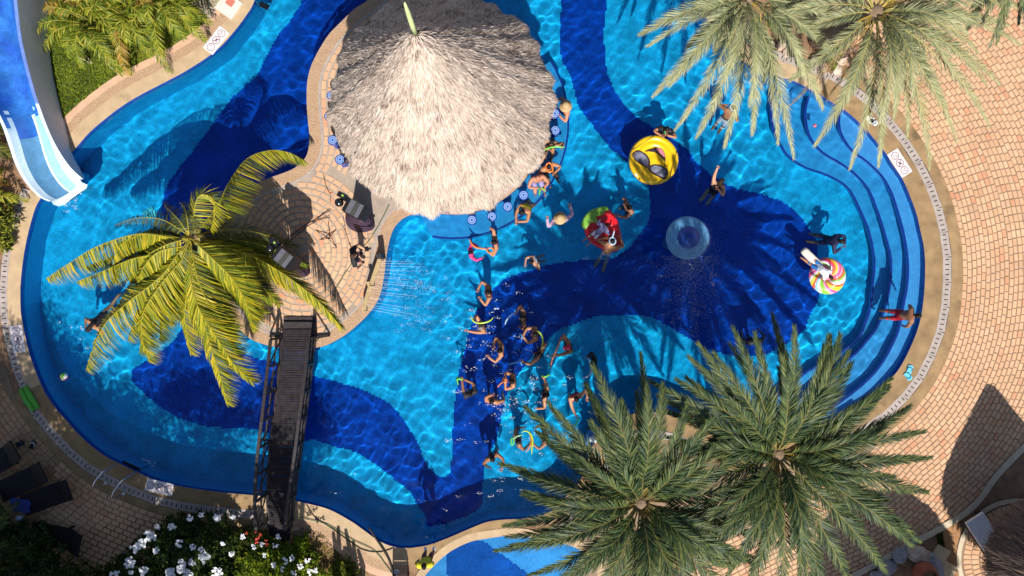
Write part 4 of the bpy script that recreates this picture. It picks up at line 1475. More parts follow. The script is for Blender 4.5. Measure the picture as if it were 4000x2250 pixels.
def date_palm(label, base, crown, h, tips, cols, rcol, seed, n_in=16, lmax=.42, wid=.026, rise=1.0, nl=78, down=0, blend=None, m='leafdry', group='date palms round the pool'):
    r = np.random.default_rng(seed)
    C = W(*crown, h)
    B = W(*base, 0)
    root = empty('date_palm', B, label, 'palm', group)
    trunk(root, B, C + Vector((0, 0, -.15)), .26, .2)
    hub = MB()
    hub.ball(C + Vector((0, 0, -.15)), .26, .26, .32, 12, 8)
    hub.build('crown_base', M['trunk'], root)
    k = 0
    for t in tips:
        u, v = t[0], t[1]
        zt = h + (t[2] if len(t) > 2 else -.5)
        zt += r.normal(0, .22)
        e = W(u + r.normal(0, 12), v + r.normal(0, 12), zt)
        d = (e - C)
        L = d.length
        mid = C + d * .45 + Vector((-d.y, d.x, 0)) * r.uniform(-.07, .07) + Vector((0, 0, rise * (.18 + .1 * r.uniform()) * L + (0 if zt > h else .2)))
        path = bez(C + Vector((d.x, d.y, 0)).normalized() * .1, mid, e, 26)
        add_frond(root, frond(path, nl, lmax * r.uniform(.9, 1.1), wid, cols, rcol, seed * 100 + k, droop=.3, vee=.42, sweep=44, wild=.06, blend=blend), M[m])
        k += 1
    for i in range(n_in):
        a = i * 2.39996 + r.uniform(-.6, .6)
        f = math.sqrt((i + 1) / n_in)
        L = (1.3 + 2.2 * f) * r.uniform(.8, 1.12)
        e = C + Vector((math.cos(a) * L, math.sin(a) * L, .9 - 1.0 * f + r.uniform(-.2, .2) - down))
        d = e - C
        mid = C + d * .45 + Vector((0, 0, .55 + .25 * L))
        path = bez(C + Vector((math.cos(a), math.sin(a), 0)) * .06, mid, e, 22)
        add_frond(root, frond(path, int(nl * .8), lmax * .95, wid, cols, rcol, seed * 100 + 60 + i, droop=.3, vee=.5, sweep=42, wild=.06, blend=blend), M[m])
    for i in range(5):
        a = r.uniform(0, 6.28)
        L = r.uniform(1.5, 2.6)
        e = C + Vector((math.cos(a) * L, math.sin(a) * L, -1.5 - r.uniform(0, .6)))
        mid = C + (e - C) * .5 + Vector((0, 0, .8))
        add_frond(root, frond(bez(C + Vector((0, 0, -.1)), mid, e, 20), int(nl * .5), lmax * .7, wid * .8, [(.3, .2, .09), (.22, .14, .07), (.36, .27, .13)], (.33, .24, .1), seed * 100 + 90 + i, droop=.8, vee=.1, sweep=36, wild=.14), M[m], label='dry brown frond hanging from the crown')
    fs = MB()
    for i in range(7):
        a = r.uniform(0, 6.28)
        q0 = C + Vector((math.cos(a), math.sin(a), 0)) * .12
        for j in range(4):
            a2 = a + r.normal(0, .25)
            fs.tube([q0, q0 + Vector((math.cos(a2) * .45, math.sin(a2) * .45, .25)), q0 + Vector((math.cos(a2) * .85, math.sin(a2) * .85, -.15))], [.014, .01, .006], 4)
    fs.build('fruit_stalks', flat('fruit_stalk', (.5, .33, .05)), root)
    return root


DARK = [(0.048, 0.088, 0.034), (0.026, 0.05, 0.03), (0.07, 0.11, 0.038), (0.1, 0.138, 0.05), (0.16, 0.185, 0.045)]
SAGE = [(0.2, 0.225, 0.1), (0.13, 0.165, 0.08), (0.28, 0.29, 0.14), (0.36, 0.36, 0.18), (0.09, 0.12, 0.06)]
tipsA = [(2298, 1450, .9), (2066, 1594, .2), (2160, 1555, .5), (2082, 1680, -.2), (2160, 1745, 0), (2320, 1665, .6), (1961, 1809, -.5), (2000, 1850, -.2), (2044, 1935, -.2), (1988, 2063, -.7), (1977, 2105, -.9), (1933, 2151, -.9),
         (2066, 2248, -.9), (2150, 2290, -.8), (2240, 2380, -.7), (2340, 2420, -.6), (2440, 2440, -.6), (2550, 2450, -.6), (2650, 2440, -.6), (2760, 2380, -.6), (2860, 2320, -.6), (2950, 2230, -.6), (3010, 2120, -.5), (3020, 2010, -.3),
         (2980, 1880, .1), (2900, 1760, .3), (2800, 1650, .5), (2690, 1580, .7), (2590, 1505, .9), (2513, 1513, .9), (2420, 1560, .8), (2250, 1990, -.5), (2330, 2180, -.6), (2700, 2230, -.4)]
date_palm('dark green date palm at bottom centre, its fronds reaching over the swimmers', (2400, 1800), (2502, 1963), 5.0, tipsA, DARK, (0.25, 0.2, 0.07), 21, n_in=26, nl=140, lmax=.6, wid=.027, m='leaf')
tipsB = [(3640, 1939, -.4), (3624, 1792, -.2), (3602, 1665, 0), (3563, 1582, .1), (3491, 1455, .4), (3478, 1500, .2), (3486, 1963, -.4), (3580, 2101, -.6), (3558, 2124, -.8), (3469, 2234, -.8), (3330, 2290, -.8), (3220, 2340, -.8), (3130, 2380, -.7), (3020, 2380, -.6),
         (2920, 2330, -.6), (2830, 2250, -.5), (2760, 2120, -.3), (2700, 1990, -.1), (2640, 1860, 0), (2630, 1740, .2), (2620, 1620, .4), (2660, 1480, .6), (2547, 1498, .5), (2679, 1382, .7), (2717, 1351, .8), (2790, 1390, .8), (2880, 1273, 1.0), (2970, 1300, .9),
         (3113, 1265, 1.0), (3060, 1400, 1.0), (3245, 1320, .8), (3323, 1397, .7), (3272, 1313, .9), (3324, 1368, .7), (3420, 1700, 0), (3400, 1850, -.2), (3380, 2060, -.5), (2860, 1560, .7)]
date_palm('dark green date palm at lower right, fronds spreading from pool to bricks', (2850, 1735), (3036, 1775), 5.0, tipsB, DARK, (0.3, 0.24, 0.08), 22, n_in=28, nl=140, lmax=.6, wid=.027, m='leaf')
tipsC = [(2499, 135, -.9), (2545, 365, -1.2), (2597, 340, -1.0), (2635, 510, -1.3), (2720, 520, -1.5), (2850, 580, -1.6), (2938, 530, -1.2), (3038, 539, -1.3), (3117, 623, -1.7), (2740, 65, -.6), (2600, -60, -.5), (2560, -180, -.3), (3230, 420, -1.0),
         (3280, 240, -.8), (3300, 60, -.4), (3200, -150, .1), (2800, 200, -.6), (2980, 330, -.8), (2700, -250, 0), (3000, -350, .2), (2680, 190, -.6)]
date_palm('pale sage date palm at the top edge overhanging the deep pool', (2862, 90), (2918, -8), 4.0, tipsC, SAGE, (0.36, 0.34, 0.14), 23, n_in=10, nl=116, lmax=.52, wid=.022, rise=.9, blend=((0.46, 0.45, 0.23), .65))
tipsD = [(3316, 671, -1.7), (3200, 555, -1.3), (3441, 628, -1.6), (3538, 555, -1.5), (3615, 667, -1.8), (3731, 536, -1.4), (3871, 493, -1.4), (3915, 328, -1.1), (3833, 338, -1.0), (3625, 285, -.6), (3838, 193, -.5), (3997, 179, -.7), (4010, 40, -.4), (3960, 110, -.3),
         (3100, 300, -.8), (3130, 130, -.4), (3080, -60, 0), (3280, 430, -.9), (3480, 420, -1.0), (3700, 420, -1.0), (3950, -90, .1), (3700, -260, .3), (3400, -320, .4), (3150, -260, .3), (3760, 60, .2), (3560, 180, -.2)]
date_palm('pale sage date palm at upper right drooping over the bricks and steps', (3190, 160), (3420, 45), 4.0, tipsD, SAGE, (0.42, 0.36, 0.1), 24, n_in=12, nl=116, lmax=.52, wid=.022, rise=.9, blend=((0.46, 0.45, 0.24), .6))

tipsE = [(4010, 165, -.9), (3900, 140, -.9), (3780, 110, -.8), (3700, 40, -.5), (3650, -60, -.2), (3960, 90, -.7), (3850, 60, -.6), (4080, 120, -.8), (3640, -200, 0), (4150, 0, -.4), (4200, -200, 0), (3820, 20, -.4)]
date_palm('dark green palm beyond the top right corner with frond tips over the bricks', (3560, -60), (3900, -270), 4.3, tipsE, [(.1, .13, .05), (.06, .09, .035), (.15, .17, .07), (.2, .2, .08)], (.3, .26, .08), 25, n_in=6, nl=100, lmax=.5, wid=.028, rise=.8)

# coconut palm over the island: each big leaf follows its own line
coco_b = W(1015, 965, 0)
coco = empty('coconut_palm', coco_b, 'yellow green coconut palm with long combed fronds over the left of the island', 'palm')
CH = 3.4
cc_ = W(738, 925, CH)
trunk(coco, coco_b, cc_ + Vector((0, 0, -.2)), .2, .14, (.15, .1))
COC = [(0.3, 0.3, 0.012), (0.17, 0.215, 0.012), (0.4, 0.35, 0.015), (0.11, 0.15, 0.012), (0.5, 0.38, 0.02)]
OLD = [(0.07, 0.09, 0.02), (0.05, 0.06, 0.02), (0.1, 0.12, 0.03)]


def coco_leaf(pts, z0, z1, seed, lmax=1.0, cols=COC, hang=.35, n=190, rise=.3, nl_w=.034, sweep=60, vee=-.2, label=None, wind=(.03, -.22, -.28)):
    q = smooth(pts, False, 10)
    t = np.linspace(0, 1, len(q))
    zz = z0 + (z1 - z0) * t ** (1.6 if z0 - z1 < 2 else .75) + rise * np.sin(math.pi * t)
    P = np.array([W(a, b_, z) for (a, b_), z in zip(q, zz)])
    add_frond(coco, frond(P, n, lmax, nl_w, cols, (0.4, 0.34, 0.035), 900 + seed, droop=.9, vee=vee, sweep=sweep, start=.08, rw=.015, tipf=.25, wild=.05, wind=wind), M['leaf'], label=label)


T3 = lambda a: [(x / 1.811, 700 + y / 1.811) for x, y in a]
OV = lambda a: [(x * 1.5528, y * 1.5528) for x, y in a]
coco_leaf(T3([(1310, 420), (1000, 385), (700, 470), (480, 600), (328, 700)]), CH, CH - .9, 1, 1.05, rise=.4, vee=-.5, sweep=64, wind=(.08, -.62, -.35))
coco_leaf(T3([(1310, 430), (1020, 390), (850, 470), (800, 600), (800, 720)]), CH, CH - .6, 2, .85, n=130, rise=.35, vee=-.5, wind=(.08, -.62, -.35))
coco_leaf(T3([(1320, 470), (1110, 520), (990, 680), (975, 880)]), CH, CH - .7, 3, .9, n=130, rise=.4)
coco_leaf(T3([(1320, 500), (1100, 720), (880, 890), (720, 1060), (610, 1350)]), CH, CH - 1.3, 4, 1.15, rise=.45)
coco_leaf(T3([(1330, 520), (1150, 730), (1020, 930), (1000, 1100), (1060, 1290)]), CH, CH - 1.2, 5, 1.1, rise=.5)
coco_leaf(T3([(1330, 530), (1350, 700), (1400, 900), (1520, 1100), (1640, 1290), (1790, 1440)]), CH, CH - 1.3, 6, 1.1, rise=.5)
coco_leaf([(738, 960), (748, 1060), (778, 1200), (822, 1350), (860, 1470), (890, 1580)], CH, CH - 1.2, 7, 1.1, rise=.4)
coco_leaf([(745, 935), (800, 940), (900, 972), (1010, 1012), (1148, 1098), (1253, 1186), (1333, 1278)], CH, .7, 8, 1.1, rise=.1, vee=-.4, wind=(.08, -.62, -.35))
coco_leaf(OV([(490, 590), (545, 520), (575, 460), (620, 400), (680, 378), (730, 385), (765, 405)]), CH, 1.1, 9, .95, rise=.1, vee=-.4, wind=(.08, -.62, -.35))
coco_leaf(OV([(485, 585), (490, 520), (505, 490), (535, 500), (540, 540), (530, 580)]), CH, CH + .1, 10, .55, n=80, rise=.7, vee=-.3)
coco_leaf([(745, 925), (850, 900), (960, 900), (1060, 925), (1160, 965)], CH, CH - 2.4, 11, .6, cols=OLD, n=70, rise=.3)
coco_leaf([(738, 920), (640, 860), (560, 850), (500, 860), (450, 880)], CH, CH - .4, 12, .5, cols=OLD, n=60, rise=.3)
coco_leaf([(735, 915), (690, 850), (650, 810), (640, 790)], CH, CH - .2, 13, .45, cols=OLD, n=46, rise=.4)
coco_leaf([(738, 915), (730, 850), (720, 810), (700, 790)], CH, CH, 14, .4, cols=OLD, n=46, rise=.5)
coco_leaf([(745, 930), (820, 1000), (900, 1080), (960, 1180), (990, 1290)], CH, CH - 1.0, 15, .85, rise=.4)
coco_leaf([(735, 940), (660, 1040), (600, 1130), (540, 1220), (500, 1330)], CH, CH - 1.1, 16, .9, rise=.45)
coco_leaf([(740, 940), (700, 1050), (690, 1150), (660, 1260)], CH, CH - .9, 17, .8, cols=OLD + COC, rise=.3)
coco_leaf([(745, 935), (830, 980), (920, 1050), (1020, 1120), (1090, 1190)], CH, CH - 2.4, 18, .8, cols=OLD + COC, rise=.3)
coco_leaf([(740, 930), (760, 1040), (800, 1160), (880, 1280), (930, 1400)], CH, CH - .9, 19, .85, cols=OLD + COC, rise=.35)
coco_leaf([(735, 930), (640, 960), (560, 1010), (500, 1090)], CH, CH - .7, 20, .8, cols=OLD + COC, rise=.4)
coco_leaf([(735, 935), (640, 985), (520, 1010), (400, 1060), (300, 1100)], CH, CH - .9, 21, .9, rise=.3, wind=(.08, -.62, -.35))
coco_leaf([(738, 945), (690, 1020), (650, 1110), (630, 1200)], CH, CH - .8, 22, .8, rise=.25)
coco_leaf([(742, 940), (790, 1010), (850, 1090), (930, 1160), (1030, 1220)], CH, CH - 2.6, 23, .95, rise=.1)
DEEP = [(.1, .15, .012), (.16, .2, .014), (.07, .11, .012), (.24, .26, .02)]
for k_, (pts_, z1_, hw_) in enumerate([([(735, 935), (600, 950), (470, 990), (340, 1040)], 2.2, 1), ([(735, 938), (620, 1010), (520, 1110), (440, 1230)], 2.0, 0), ([(738, 942), (650, 1080), (580, 1230), (545, 1380)], 1.9, 0), ([(740, 945), (715, 1080), (720, 1230), (745, 1380)], 1.9, 0),
                                         ([(742, 942), (790, 1060), (850, 1190), (900, 1330)], 1.8, 0), ([(744, 940), (850, 1010), (960, 1090), (1060, 1180)], .9, 0), ([(745, 936), (880, 950), (1010, 990), (1130, 1050)], .8, 1), ([(745, 934), (900, 935), (1050, 965), (1190, 1030)], 1.0, 1),
                                         ([(738, 944), (690, 1080), (640, 1210), (625, 1330)], 2.0, 0), ([(744, 938), (840, 1050), (930, 1150), (1010, 1250)], .9, 0), ([(735, 930), (640, 900), (540, 915), (440, 960)], 2.4, 1)]):
    coco_leaf(pts_, CH - .1, z1_, 40 + k_, 1.0, cols=DEEP if k_ % 3 else COC, rise=.12, **(dict(wind=(.08, -.6, -.35)) if hw_ else {}))
nuts = MB()
for k in range(6):
    a = k * 1.05
    nuts.ball(cc_ + Vector((.2 * math.cos(a), .2 * math.sin(a), -.25)), .11, .11, .14, 10, 8)
nuts.build('coconut_cluster', flat('coconut', (.25, .2, .04)), coco, True)

# ------------------------------------------------------------------ lawn and areca palms, top left
LAWN = [(120, -250), (190, 0), (200, 290), (250, 480), (285, 545), (330, 500), (400, 430), (490, 372), (600, 300), (720, 245), (780, 150), (840, 60), (900, -40), (1000, -250)]
lw = smooth([(130, -250), (185, 0), (190, 150), (205, 300), (235, 430), (262, 540), (272, 556)], False, 14)
le = (OUTS + NO_OUT * 112)[near(OUTS, (994, -60)):near(OUTS, (309, 563)) + 1]
lawn_poly = [tuple(p) for p in lw] + [tuple(p) for p in le[::-1]]
fill('lawn', lawn_poly, [], -0.006, M['lawn'])


def grass(name, poly, n, cols, hmin, hmax, seed, wd=.012):
    r = np.random.default_rng(seed)
    P = np.array(poly)
    lo, hi = P.min(0), P.max(0)
    q = r.uniform(lo, hi, (int(n * 2.2), 2))
    q = q[inside(P, q)][:n]
    xy = np.stack([(q[:, 0] - 2000) * S, (1125 - q[:, 1]) * S], 1)
    m = len(xy)
    a = r.uniform(0, 2 * np.pi, m)
    h = r.uniform(hmin, hmax, m)
    ln = r.uniform(.5, 1.6, m) * h
    d = np.stack([np.cos(a), np.sin(a)], 1)
    s_ = np.stack([-np.sin(a), np.cos(a)], 1) * wd / 2
    z0 = np.full(m, -.008)
    V = np.stack([np.c_[xy - s_, z0], np.c_[xy + s_, z0], np.c_[xy + d * (ln * .5)[:, None] + s_ * .7, h * .8], np.c_[xy + d * ln[:, None], h * .85], ], 1)
    F = np.arange(m)[:, None] * 4 + np.array([0, 1, 2, 3])
    patch = np.array([noise.noise(Vector((x * 1.3, y * 1.3, seed))) for x, y in xy])
    cols = np.array(cols)
    ci = np.clip(((patch * .9 + .5 + r.normal(0, .22, m)) * len(cols)).astype(int), 0, len(cols) - 1)
    t = cols[ci] * r.uniform(.75, 1.2, (m, 1))
    tag(link(name, np_mesh(name, V.reshape(-1, 3), F, M['leaf'], tint=t)), kind='stuff')


grass('lawn_grass', [(p[0], p[1]) for p in lawn_poly], 42000, [(.1, .14, .012), (.17, .23, .015), (.23, .3, .02), (.28, .34, .025), (.34, .36, .04)], .025, .06, 3, .014)


def areca(label, base, n, L0, L1, seed, cols, h0=.9, cat='palm', group=None, name='areca_palm', nl=34, lmax=.42, wid=.04, dir_=None, spread=1.0):
    r = np.random.default_rng(seed)
    B = W(*base, 0)
    root = empty(name, B, label, cat, group)
    st = MB()
    for i in range(n):
        a = i * 2.39996 + r.uniform(-.25, .25)
        if dir_ is not None and r.uniform() < .5:
            a = dir_ + r.normal(0, .6)
        L = r.uniform(L0, L1)
        f = math.sqrt((i + .6) / n)
        o = B + Vector((math.cos(a), math.sin(a), 0)) * r.uniform(.0, .35)
        z0 = h0 * r.uniform(.6, 1.1)
        st.tube([o, o + Vector((math.cos(a) * .08, math.sin(a) * .08, z0))], .022, 5)
        s0 = o + Vector((math.cos(a) * .08, math.sin(a) * .08, z0))
        e = s0 + Vector((math.cos(a), math.sin(a), 0)) * L * (.35 + .65 * f) * spread + Vector((0, 0, .75 - 1.25 * f + r.uniform(-.15, .15)))
        mid = s0.lerp(e, .45) + Vector((0, 0, .5 + .25 * L))
        cl = cols if r.uniform() < .8 else [(.36, .2, .03), (.42, .26, .06), (.3, .22, .05)]
        add_frond(root, frond(bez(s0, mid, e, 20), nl, lmax, wid, cl, (.38, .33, .05), seed * 50 + i, droop=.8, vee=.2, sweep=62, start=.16, rw=.016, wild=.09), M['leaf'])
    st.build('stems', flat('cane', (.25, .24, .06)), root)
    return root


AREC = [(.2, .24, .015), (.14, .19, .015), (.27, .28, .02), (.1, .15, .012), (.33, .3, .03)]
areca('yellow green areca palm clump nearest the water slide', (400, 110), 20, 1.1, 1.9, 31, AREC, group='areca palms on the lawn')
areca('bushy areca palm clump in the middle of the lawn at the top', (560, 60), 24, 1.2, 2.0, 32, AREC, group='areca palms on the lawn')
areca('areca palm clump with orange tips next to the square paving slabs', (680, 40), 20, 1.0, 1.8, 33, AREC, group='areca palms on the lawn')
areca('areca palm clump at the top edge behind the others', (520, -70), 18, 1.2, 2.0, 34, AREC, group='areca palms on the lawn')
areca('shaded areca palm hanging in at the left edge beside the slide', (-20, 560), 12, .7, 1.3, 35, [(.12, .14, .02), (.08, .1, .02), (.18, .18, .03)], group='plants along the left edge')
areca('yellow leaved plant at the left edge below the slide', (-30, 760), 16, .5, 1.0, 36, [(.42, .36, .03), (.3, .3, .02), (.2, .24, .02)], h0=.5, nl=24, lmax=.3, group='plants along the left edge', name='leafy_plant', cat='plant')
tw = MB()
for a, b_ in (((305, 222), (358, 248)), ((334, 216), (360, 246)), ((420, 250), (477, 303)), ((445, 257), (486, 252)), ((478, 235), (485, 252))):
    tag(MB().tube([W(*a, .06), W(*b_, .05)], .012, 5).build('dry_stalk', flat('dry_stalk', (.55, .48, .3))), None, None)
for o in [x for x in bpy.data.objects if x.name.startswith('dry_stalk')]:
    o['category'] = 'stalk'; o['group'] = 'dry stalks on the lawn'
for o, l in zip(sorted([x for x in bpy.data.objects if x.name.startswith('dry_stalk')], key=lambda x: x.name), ('long pale stalk of the V shaped pair on the lawn', 'short pale stalk of the V shaped pair on the lawn', 'longest pale stalk pointing at the pink strip beside the lawn', 'short pale stalk lying level under the areca fronds', 'tiny pale stalk ending the level one under the areca fronds')):
    o['label'] = l


# ------------------------------------------------------------------ leafy bushes
def rosette(mb, c, n, L, w, cols, r, tilt=.5):
    for i in range(n):
        a = i * 2.39996 + r.uniform(-.3, .3)
        el = tilt + r.uniform(-.3, .45) - .35 * i / n
        d = Vector((math.cos(a) * math.cos(el), math.sin(a) * math.cos(el), math.sin(el)))
        s_ = Vector((-math.sin(a), math.cos(a), 0)) * w * r.uniform(.8, 1.2) / 2
        Ls = L * r.uniform(.7, 1.15)
        m_ = c + d * Ls * .5 + Vector((0, 0, .02))
        t = c + d * Ls - Vector((0, 0, .12 * Ls))
        col = tuple(np.array(cols[r.integers(len(cols))]) * r.uniform(.75, 1.2))
        mb.add([c, m_ + s_, t, m_ - s_], [(0, 1, 2), (0, 2, 3)], 0, col)


def bush(label, pts, cols, seed, n=500, L=.16, w=.05, hgt=1.2, name='flowering_bush', group=None, cat='bush', flowers=None, fl_mat=None, fl_size=.13, fn='flower_cluster', per=22):
    r = np.random.default_rng(seed)
    c0 = np.mean([p[:2] for p in pts], 0)
    root = empty(name, W(*c0, 0), label, cat, group)
    mb = MB()
    st = MB()
    for (u, v, rad, h) in pts:
        c = W(u, v, h * .5)
        g = W(u, v, 0)
        for k in range(4):
            a = r.uniform(0, 6.28)
            st.tube([g, c + Vector((math.cos(a), math.sin(a), .3)) * rad * .6], .025, 5)
        m = int(n * rad * rad)
        for _ in range(m):
            a, q = r.uniform(0, 6.28), math.sqrt(r.uniform(0, 1))
            z = h * (1 - .65 * q * q) * r.uniform(.72, 1.05)
            lump = 1 + .25 * noise.noise(Vector((math.cos(a) * 1.5, math.sin(a) * 1.5, seed)))
            rosette(mb, Vector((c.x + rad * q * lump * math.cos(a), c.y + rad * q * lump * math.sin(a), z)), 9, L, w, cols, r)
    mb.build('foliage', M['leaf'], root)
    st.build('branches', M['trunk'], root)
    for (u, v, h, s_) in flowers or []:
        f = MB()
        c = W(u, v, h)
        for _ in range(per):
            d = Vector((r.normal(), r.normal(), abs(r.normal()) * .8)).normalized()
            q = c + Vector((d.x, d.y, d.z * .7)) * s_ * r.uniform(.4, 1)
            for k in range(5):
                a = 1.2566 * k + r.uniform(0, .5)
                e = Vector((math.cos(a), math.sin(a), .35)) * s_ * .3
                sd = Vector((-math.sin(a), math.cos(a), 0)) * s_ * .13
                f.add([q, q + e * .6 + sd, q + e, q + e * .6 - sd], [(0, 1, 2), (0, 2, 3)])
        f.build(fn, fl_mat, root)
    return root


DKG = [(.03, .055, .012), (.045, .075, .015), (.06, .1, .018), (.025, .045, .012), (.09, .14, .02)]
BRG = [(.2, .29, .02), (.28, .36, .025), (.13, .2, .02), (.38, .42, .04), (.08, .12, .015)]
M['petal'] = mat('white_petal', (.82, .82, .84), .6, transl=.1)
M['redpetal'] = mat('red_petal', (.75, .06, .03), .5)
wf = [(x / 1.811, 1450 + y / 1.811) for x, y in [(1345, 1035), (1425, 1015), (1535, 1040), (1645, 1030), (1115, 1100), (1220, 1100), (1065, 1160), (1005, 1215), (965, 1250), (1105, 1270), (1270, 1215), (1365, 1240), (1425, 1260), (1580, 1220), (1640, 1290), (1455, 1320), (925, 1350), (1015, 1405), (1210, 1425), (1285, 1350), (1360, 1350), (1330, 1435), (820, 1440), (1540, 1425), (1300, 1390), (930, 1425)]]
rf_ = random.Random(4)
bush('dark leaved bush covered in big white flower clusters left of the footbridge', [(700, 2130, .85, 1.5), (580, 2210, .85, 1.4), (800, 2130, .9, 1.4), (700, 2260, 1.2, 1.5), (850, 2250, .85, 1.3), (480, 2290, .8, 1.2)], DKG, 41, n=330, L=.17, w=.05,
     flowers=[(u, v, 1.55 - .0 * v, rf_.uniform(.07, .19)) for u, v in wf], fl_mat=M['petal'])
wf2 = [(900 + x / 3.622, 1850 + y / 3.622) for x, y in [(680, 890), (640, 1010), (330, 1035), (445, 1000), (180, 890), (490, 1150), (780, 1230), (880, 1200), (1090, 1225), (745, 1350), (620, 1295), (900, 1410), (1000, 1310), (1130, 1390), (1200, 1370)]]
rf2 = [(900 + x / 3.622, 1850 + y / 3.622) for x, y in [(365, 830), (425, 870), (230, 850), (365, 930), (375, 980), (510, 940), (515, 1005), (360, 1260), (395, 905)]]
b2 = bush('bright green bush with white blooms at the foot of the footbridge', [(1010, 2200, .75, 1.15), (1090, 2230, .8, 1.1), (1170, 2200, .5, .9), (990, 2270, .9, 1.3), (1120, 2290, .9, .9), (1190, 2260, .6, .7)], BRG, 42, n=230, L=.19, w=.04,
          flowers=[(u, v, 1.25, rf_.uniform(.07, .11)) for u, v in wf2], fl_mat=M['petal'], per=14)
bush('small leaved bush dotted with red flowers beside the footbridge end', [(985, 2110, .48, .9), (1010, 2150, .5, .9), (960, 2170, .45, .8)], [(.06, .09, .015), (.1, .13, .02), (.14, .16, .025)], 43, n=620, L=.07, w=.03,
     flowers=[(u, v, .98, .055) for u, v in rf2], fl_mat=M['redpetal'], per=8, fn='red_flower')
bush('small spiky leaved plant on the dry grass under the bridge rail', [(1180, 2120, .22, .5), (1160, 2150, .2, .4)], BRG, 44, n=500, L=.16, w=.035, name='leafy_plant', cat='plant')
bush('strappy green plant at the bottom edge right of the dry grass', [(1345, 2225, .3, .45), (1320, 2240, .22, .35), (1370, 2250, .25, .4)], [(.16, .22, .02), (.1, .15, .015), (.3, .32, .04), (.05, .07, .01)], 45, n=330, L=.22, w=.045, name='leafy_plant', cat='plant')
bush('tuft of green leaves among the rocks of the top right planter', [(3250, 220, .3, .4)], BRG, 46, n=380, L=.15, w=.04, name='leafy_plant', cat='plant')
bush('tuft of green leaves beside the dark trunk in the top planter', [(3030, 95, .22, .35)], BRG, 47, n=400, L=.13, w=.04, name='leafy_plant', cat='plant')
bush('green croton with long leaves at the left edge by the drain', [(10, 880, .38, .7), (-10, 940, .35, .6), (-20, 820, .4, .8)], [(.3, .32, .04), (.16, .2, .02), (.4, .36, .05), (.08, .11, .02)], 48, n=240, L=.26, w=.05, name='leafy_plant', cat='plant', group='plants along the left edge')
bush('dark shaded shrubs filling the bottom left corner', [(60, 2200, 1.1, 1.3), (200, 2250, .9, 1.1), (-60, 2060, .9, 1.2), (-80, 2320, 1.2, 1.2), (330, 2280, .6, .8), (120, 2120, .6, 1.0)], DKG, 49, n=150, L=.24, w=.06, name='shrub')
areca('young palm with one sunlit frond among the dark shrubs at bottom left', (40, 2210), 9, .6, 1.1, 37, AREC, h0=.9, nl=22, lmax=.25, wid=.035)
areca('dark fan of palm fronds hanging over the shaded black loungers', (20, 2100), 14, .9, 1.6, 38, DKG + [(.08, .11, .02)], h0=1.2, nl=30, lmax=.35, wid=.04)
fill('dry_grass_bed', [(1130, 2075), (1180, 2050), (1240, 2062), (1290, 2095), (1330, 2140), (1400, 2190), (1440, 2250), (1450, 2320), (1130, 2320)], [], -.004, mat('dry_bed', (.3, .19, .09), .95, var=.35, vscale=2.5, fine=.3))
grass('dry_grass', [(1140, 2078), (1190, 2060), (1250, 2080), (1310, 2140), (1350, 2200), (1360, 2300), (1140, 2300)], 5200, [(.36, .26, .08), (.25, .22, .06), (.16, .17, .04), (.1, .14, .03)], .02, .06, 8, .012)
fill('garden_bed', [(300, 2090), (560, 2010), (700, 1990), (960, 2025), (1010, 2075), (1120, 2090), (1120, 2420), (300, 2420)], [], -.004, mat('dark_bed', (.12, .08, .04), .95, var=.3, fine=.3))
for k, (u, v, a, l) in enumerate([(1140, 2060, 1.35, 'upper clay edging block right of the footbridge end'), (1133, 2110, 1.35, 'lower clay edging block right of the footbridge end'), (1045, 2170, 1.4, 'clay edging block under the red flowers'), (1040, 2215, 1.4, 'clay edging block deep in the bright green bush'), (1095, 2185, .3, 'clay edging block laid crosswise in the bright green bush')]):
    p = W(u, v, .0)
    tag(MB().box((p.x, p.y, .01), .36, .12, .06, a).build('edging_block', mat('edging', (.58, .36, .22), .85, var=.2)), l, 'block', 'edging blocks by the footbridge')


# ------------------------------------------------------------------ rocks
def rock(u, v, s_, seed, m, label, group, flat_=.6, el=1.0, rot=0):
    r = np.random.default_rng(seed)
    bm = bmesh.new()
    bmesh.ops.create_icosphere(bm, subdivisions=3, radius=1)
    cuts = [(Vector(r.normal(0, 1, 3)).normalized(), r.uniform(.5, .85)) for _ in range(9)]
    for v_ in bm.verts:
        p = v_.co.copy()
        for n_c, d in cuts:
            k = p.dot(n_c)
            if k > d:
                p -= n_c * (k - d)
        p += p.normalized() * .08 * noise.noise(p * 2.3 + Vector((seed, 0, 0)))
        x, y = p.x * el, p.y
        v_.co = (s_ * (x * math.cos(rot) - y * math.sin(rot)), s_ * (x * math.sin(rot) + y * math.cos(rot)), s_ * flat_ * p.z)
    me = bpy.data.meshes.new('rock')
    bm.to_mesh(me); bm.free()
    me.materials.append(m)
    o = link('rock', me)
    p = W(u, v, 0)
    o.location = (p.x, p.y, s_ * flat_ * .5)
    return tag(o, label, 'rock', group)


pr = [(2985, 185, .2, 'largest flat pale rock near the pool coping in the top planter'), (3050, 182, .18, 'pale rock in the top planter left of the paired rocks'), (3072, 208, .15, 'small orange tinted rock touching its larger neighbour in the top planter'), (2905, 112, .2, 'jagged pale rock at the corner of the deep pool'), (2935, 140, .16, 'broken pale rock second from the pool corner'),
      (2960, 155, .17, 'flat pale rock between palm fronds near the drain'), (3180, 245, .2, 'pale rock with a dark hole beside it in the top planter'), (3215, 262, .16, 'small pale rock at the right end of the top planter row'), (3270, 272, .2, 'white rock where the planter meets the bricks'), (2890, 40, .22, 'tall tan rock at the top edge of the planter'), (3290, 235, .19, 'whitish rock half under the frond stalks on the right of the planter'), (3010, 170, .14, 'small white rock beside the yellow stalk in the top planter')]
for k, (u, v, s_, l) in enumerate(pr):
    rock(u, v, s_ * .95, 60 + k, M['rock'], l, 'rocks of the top planter', .7, 1.25, k * .7)
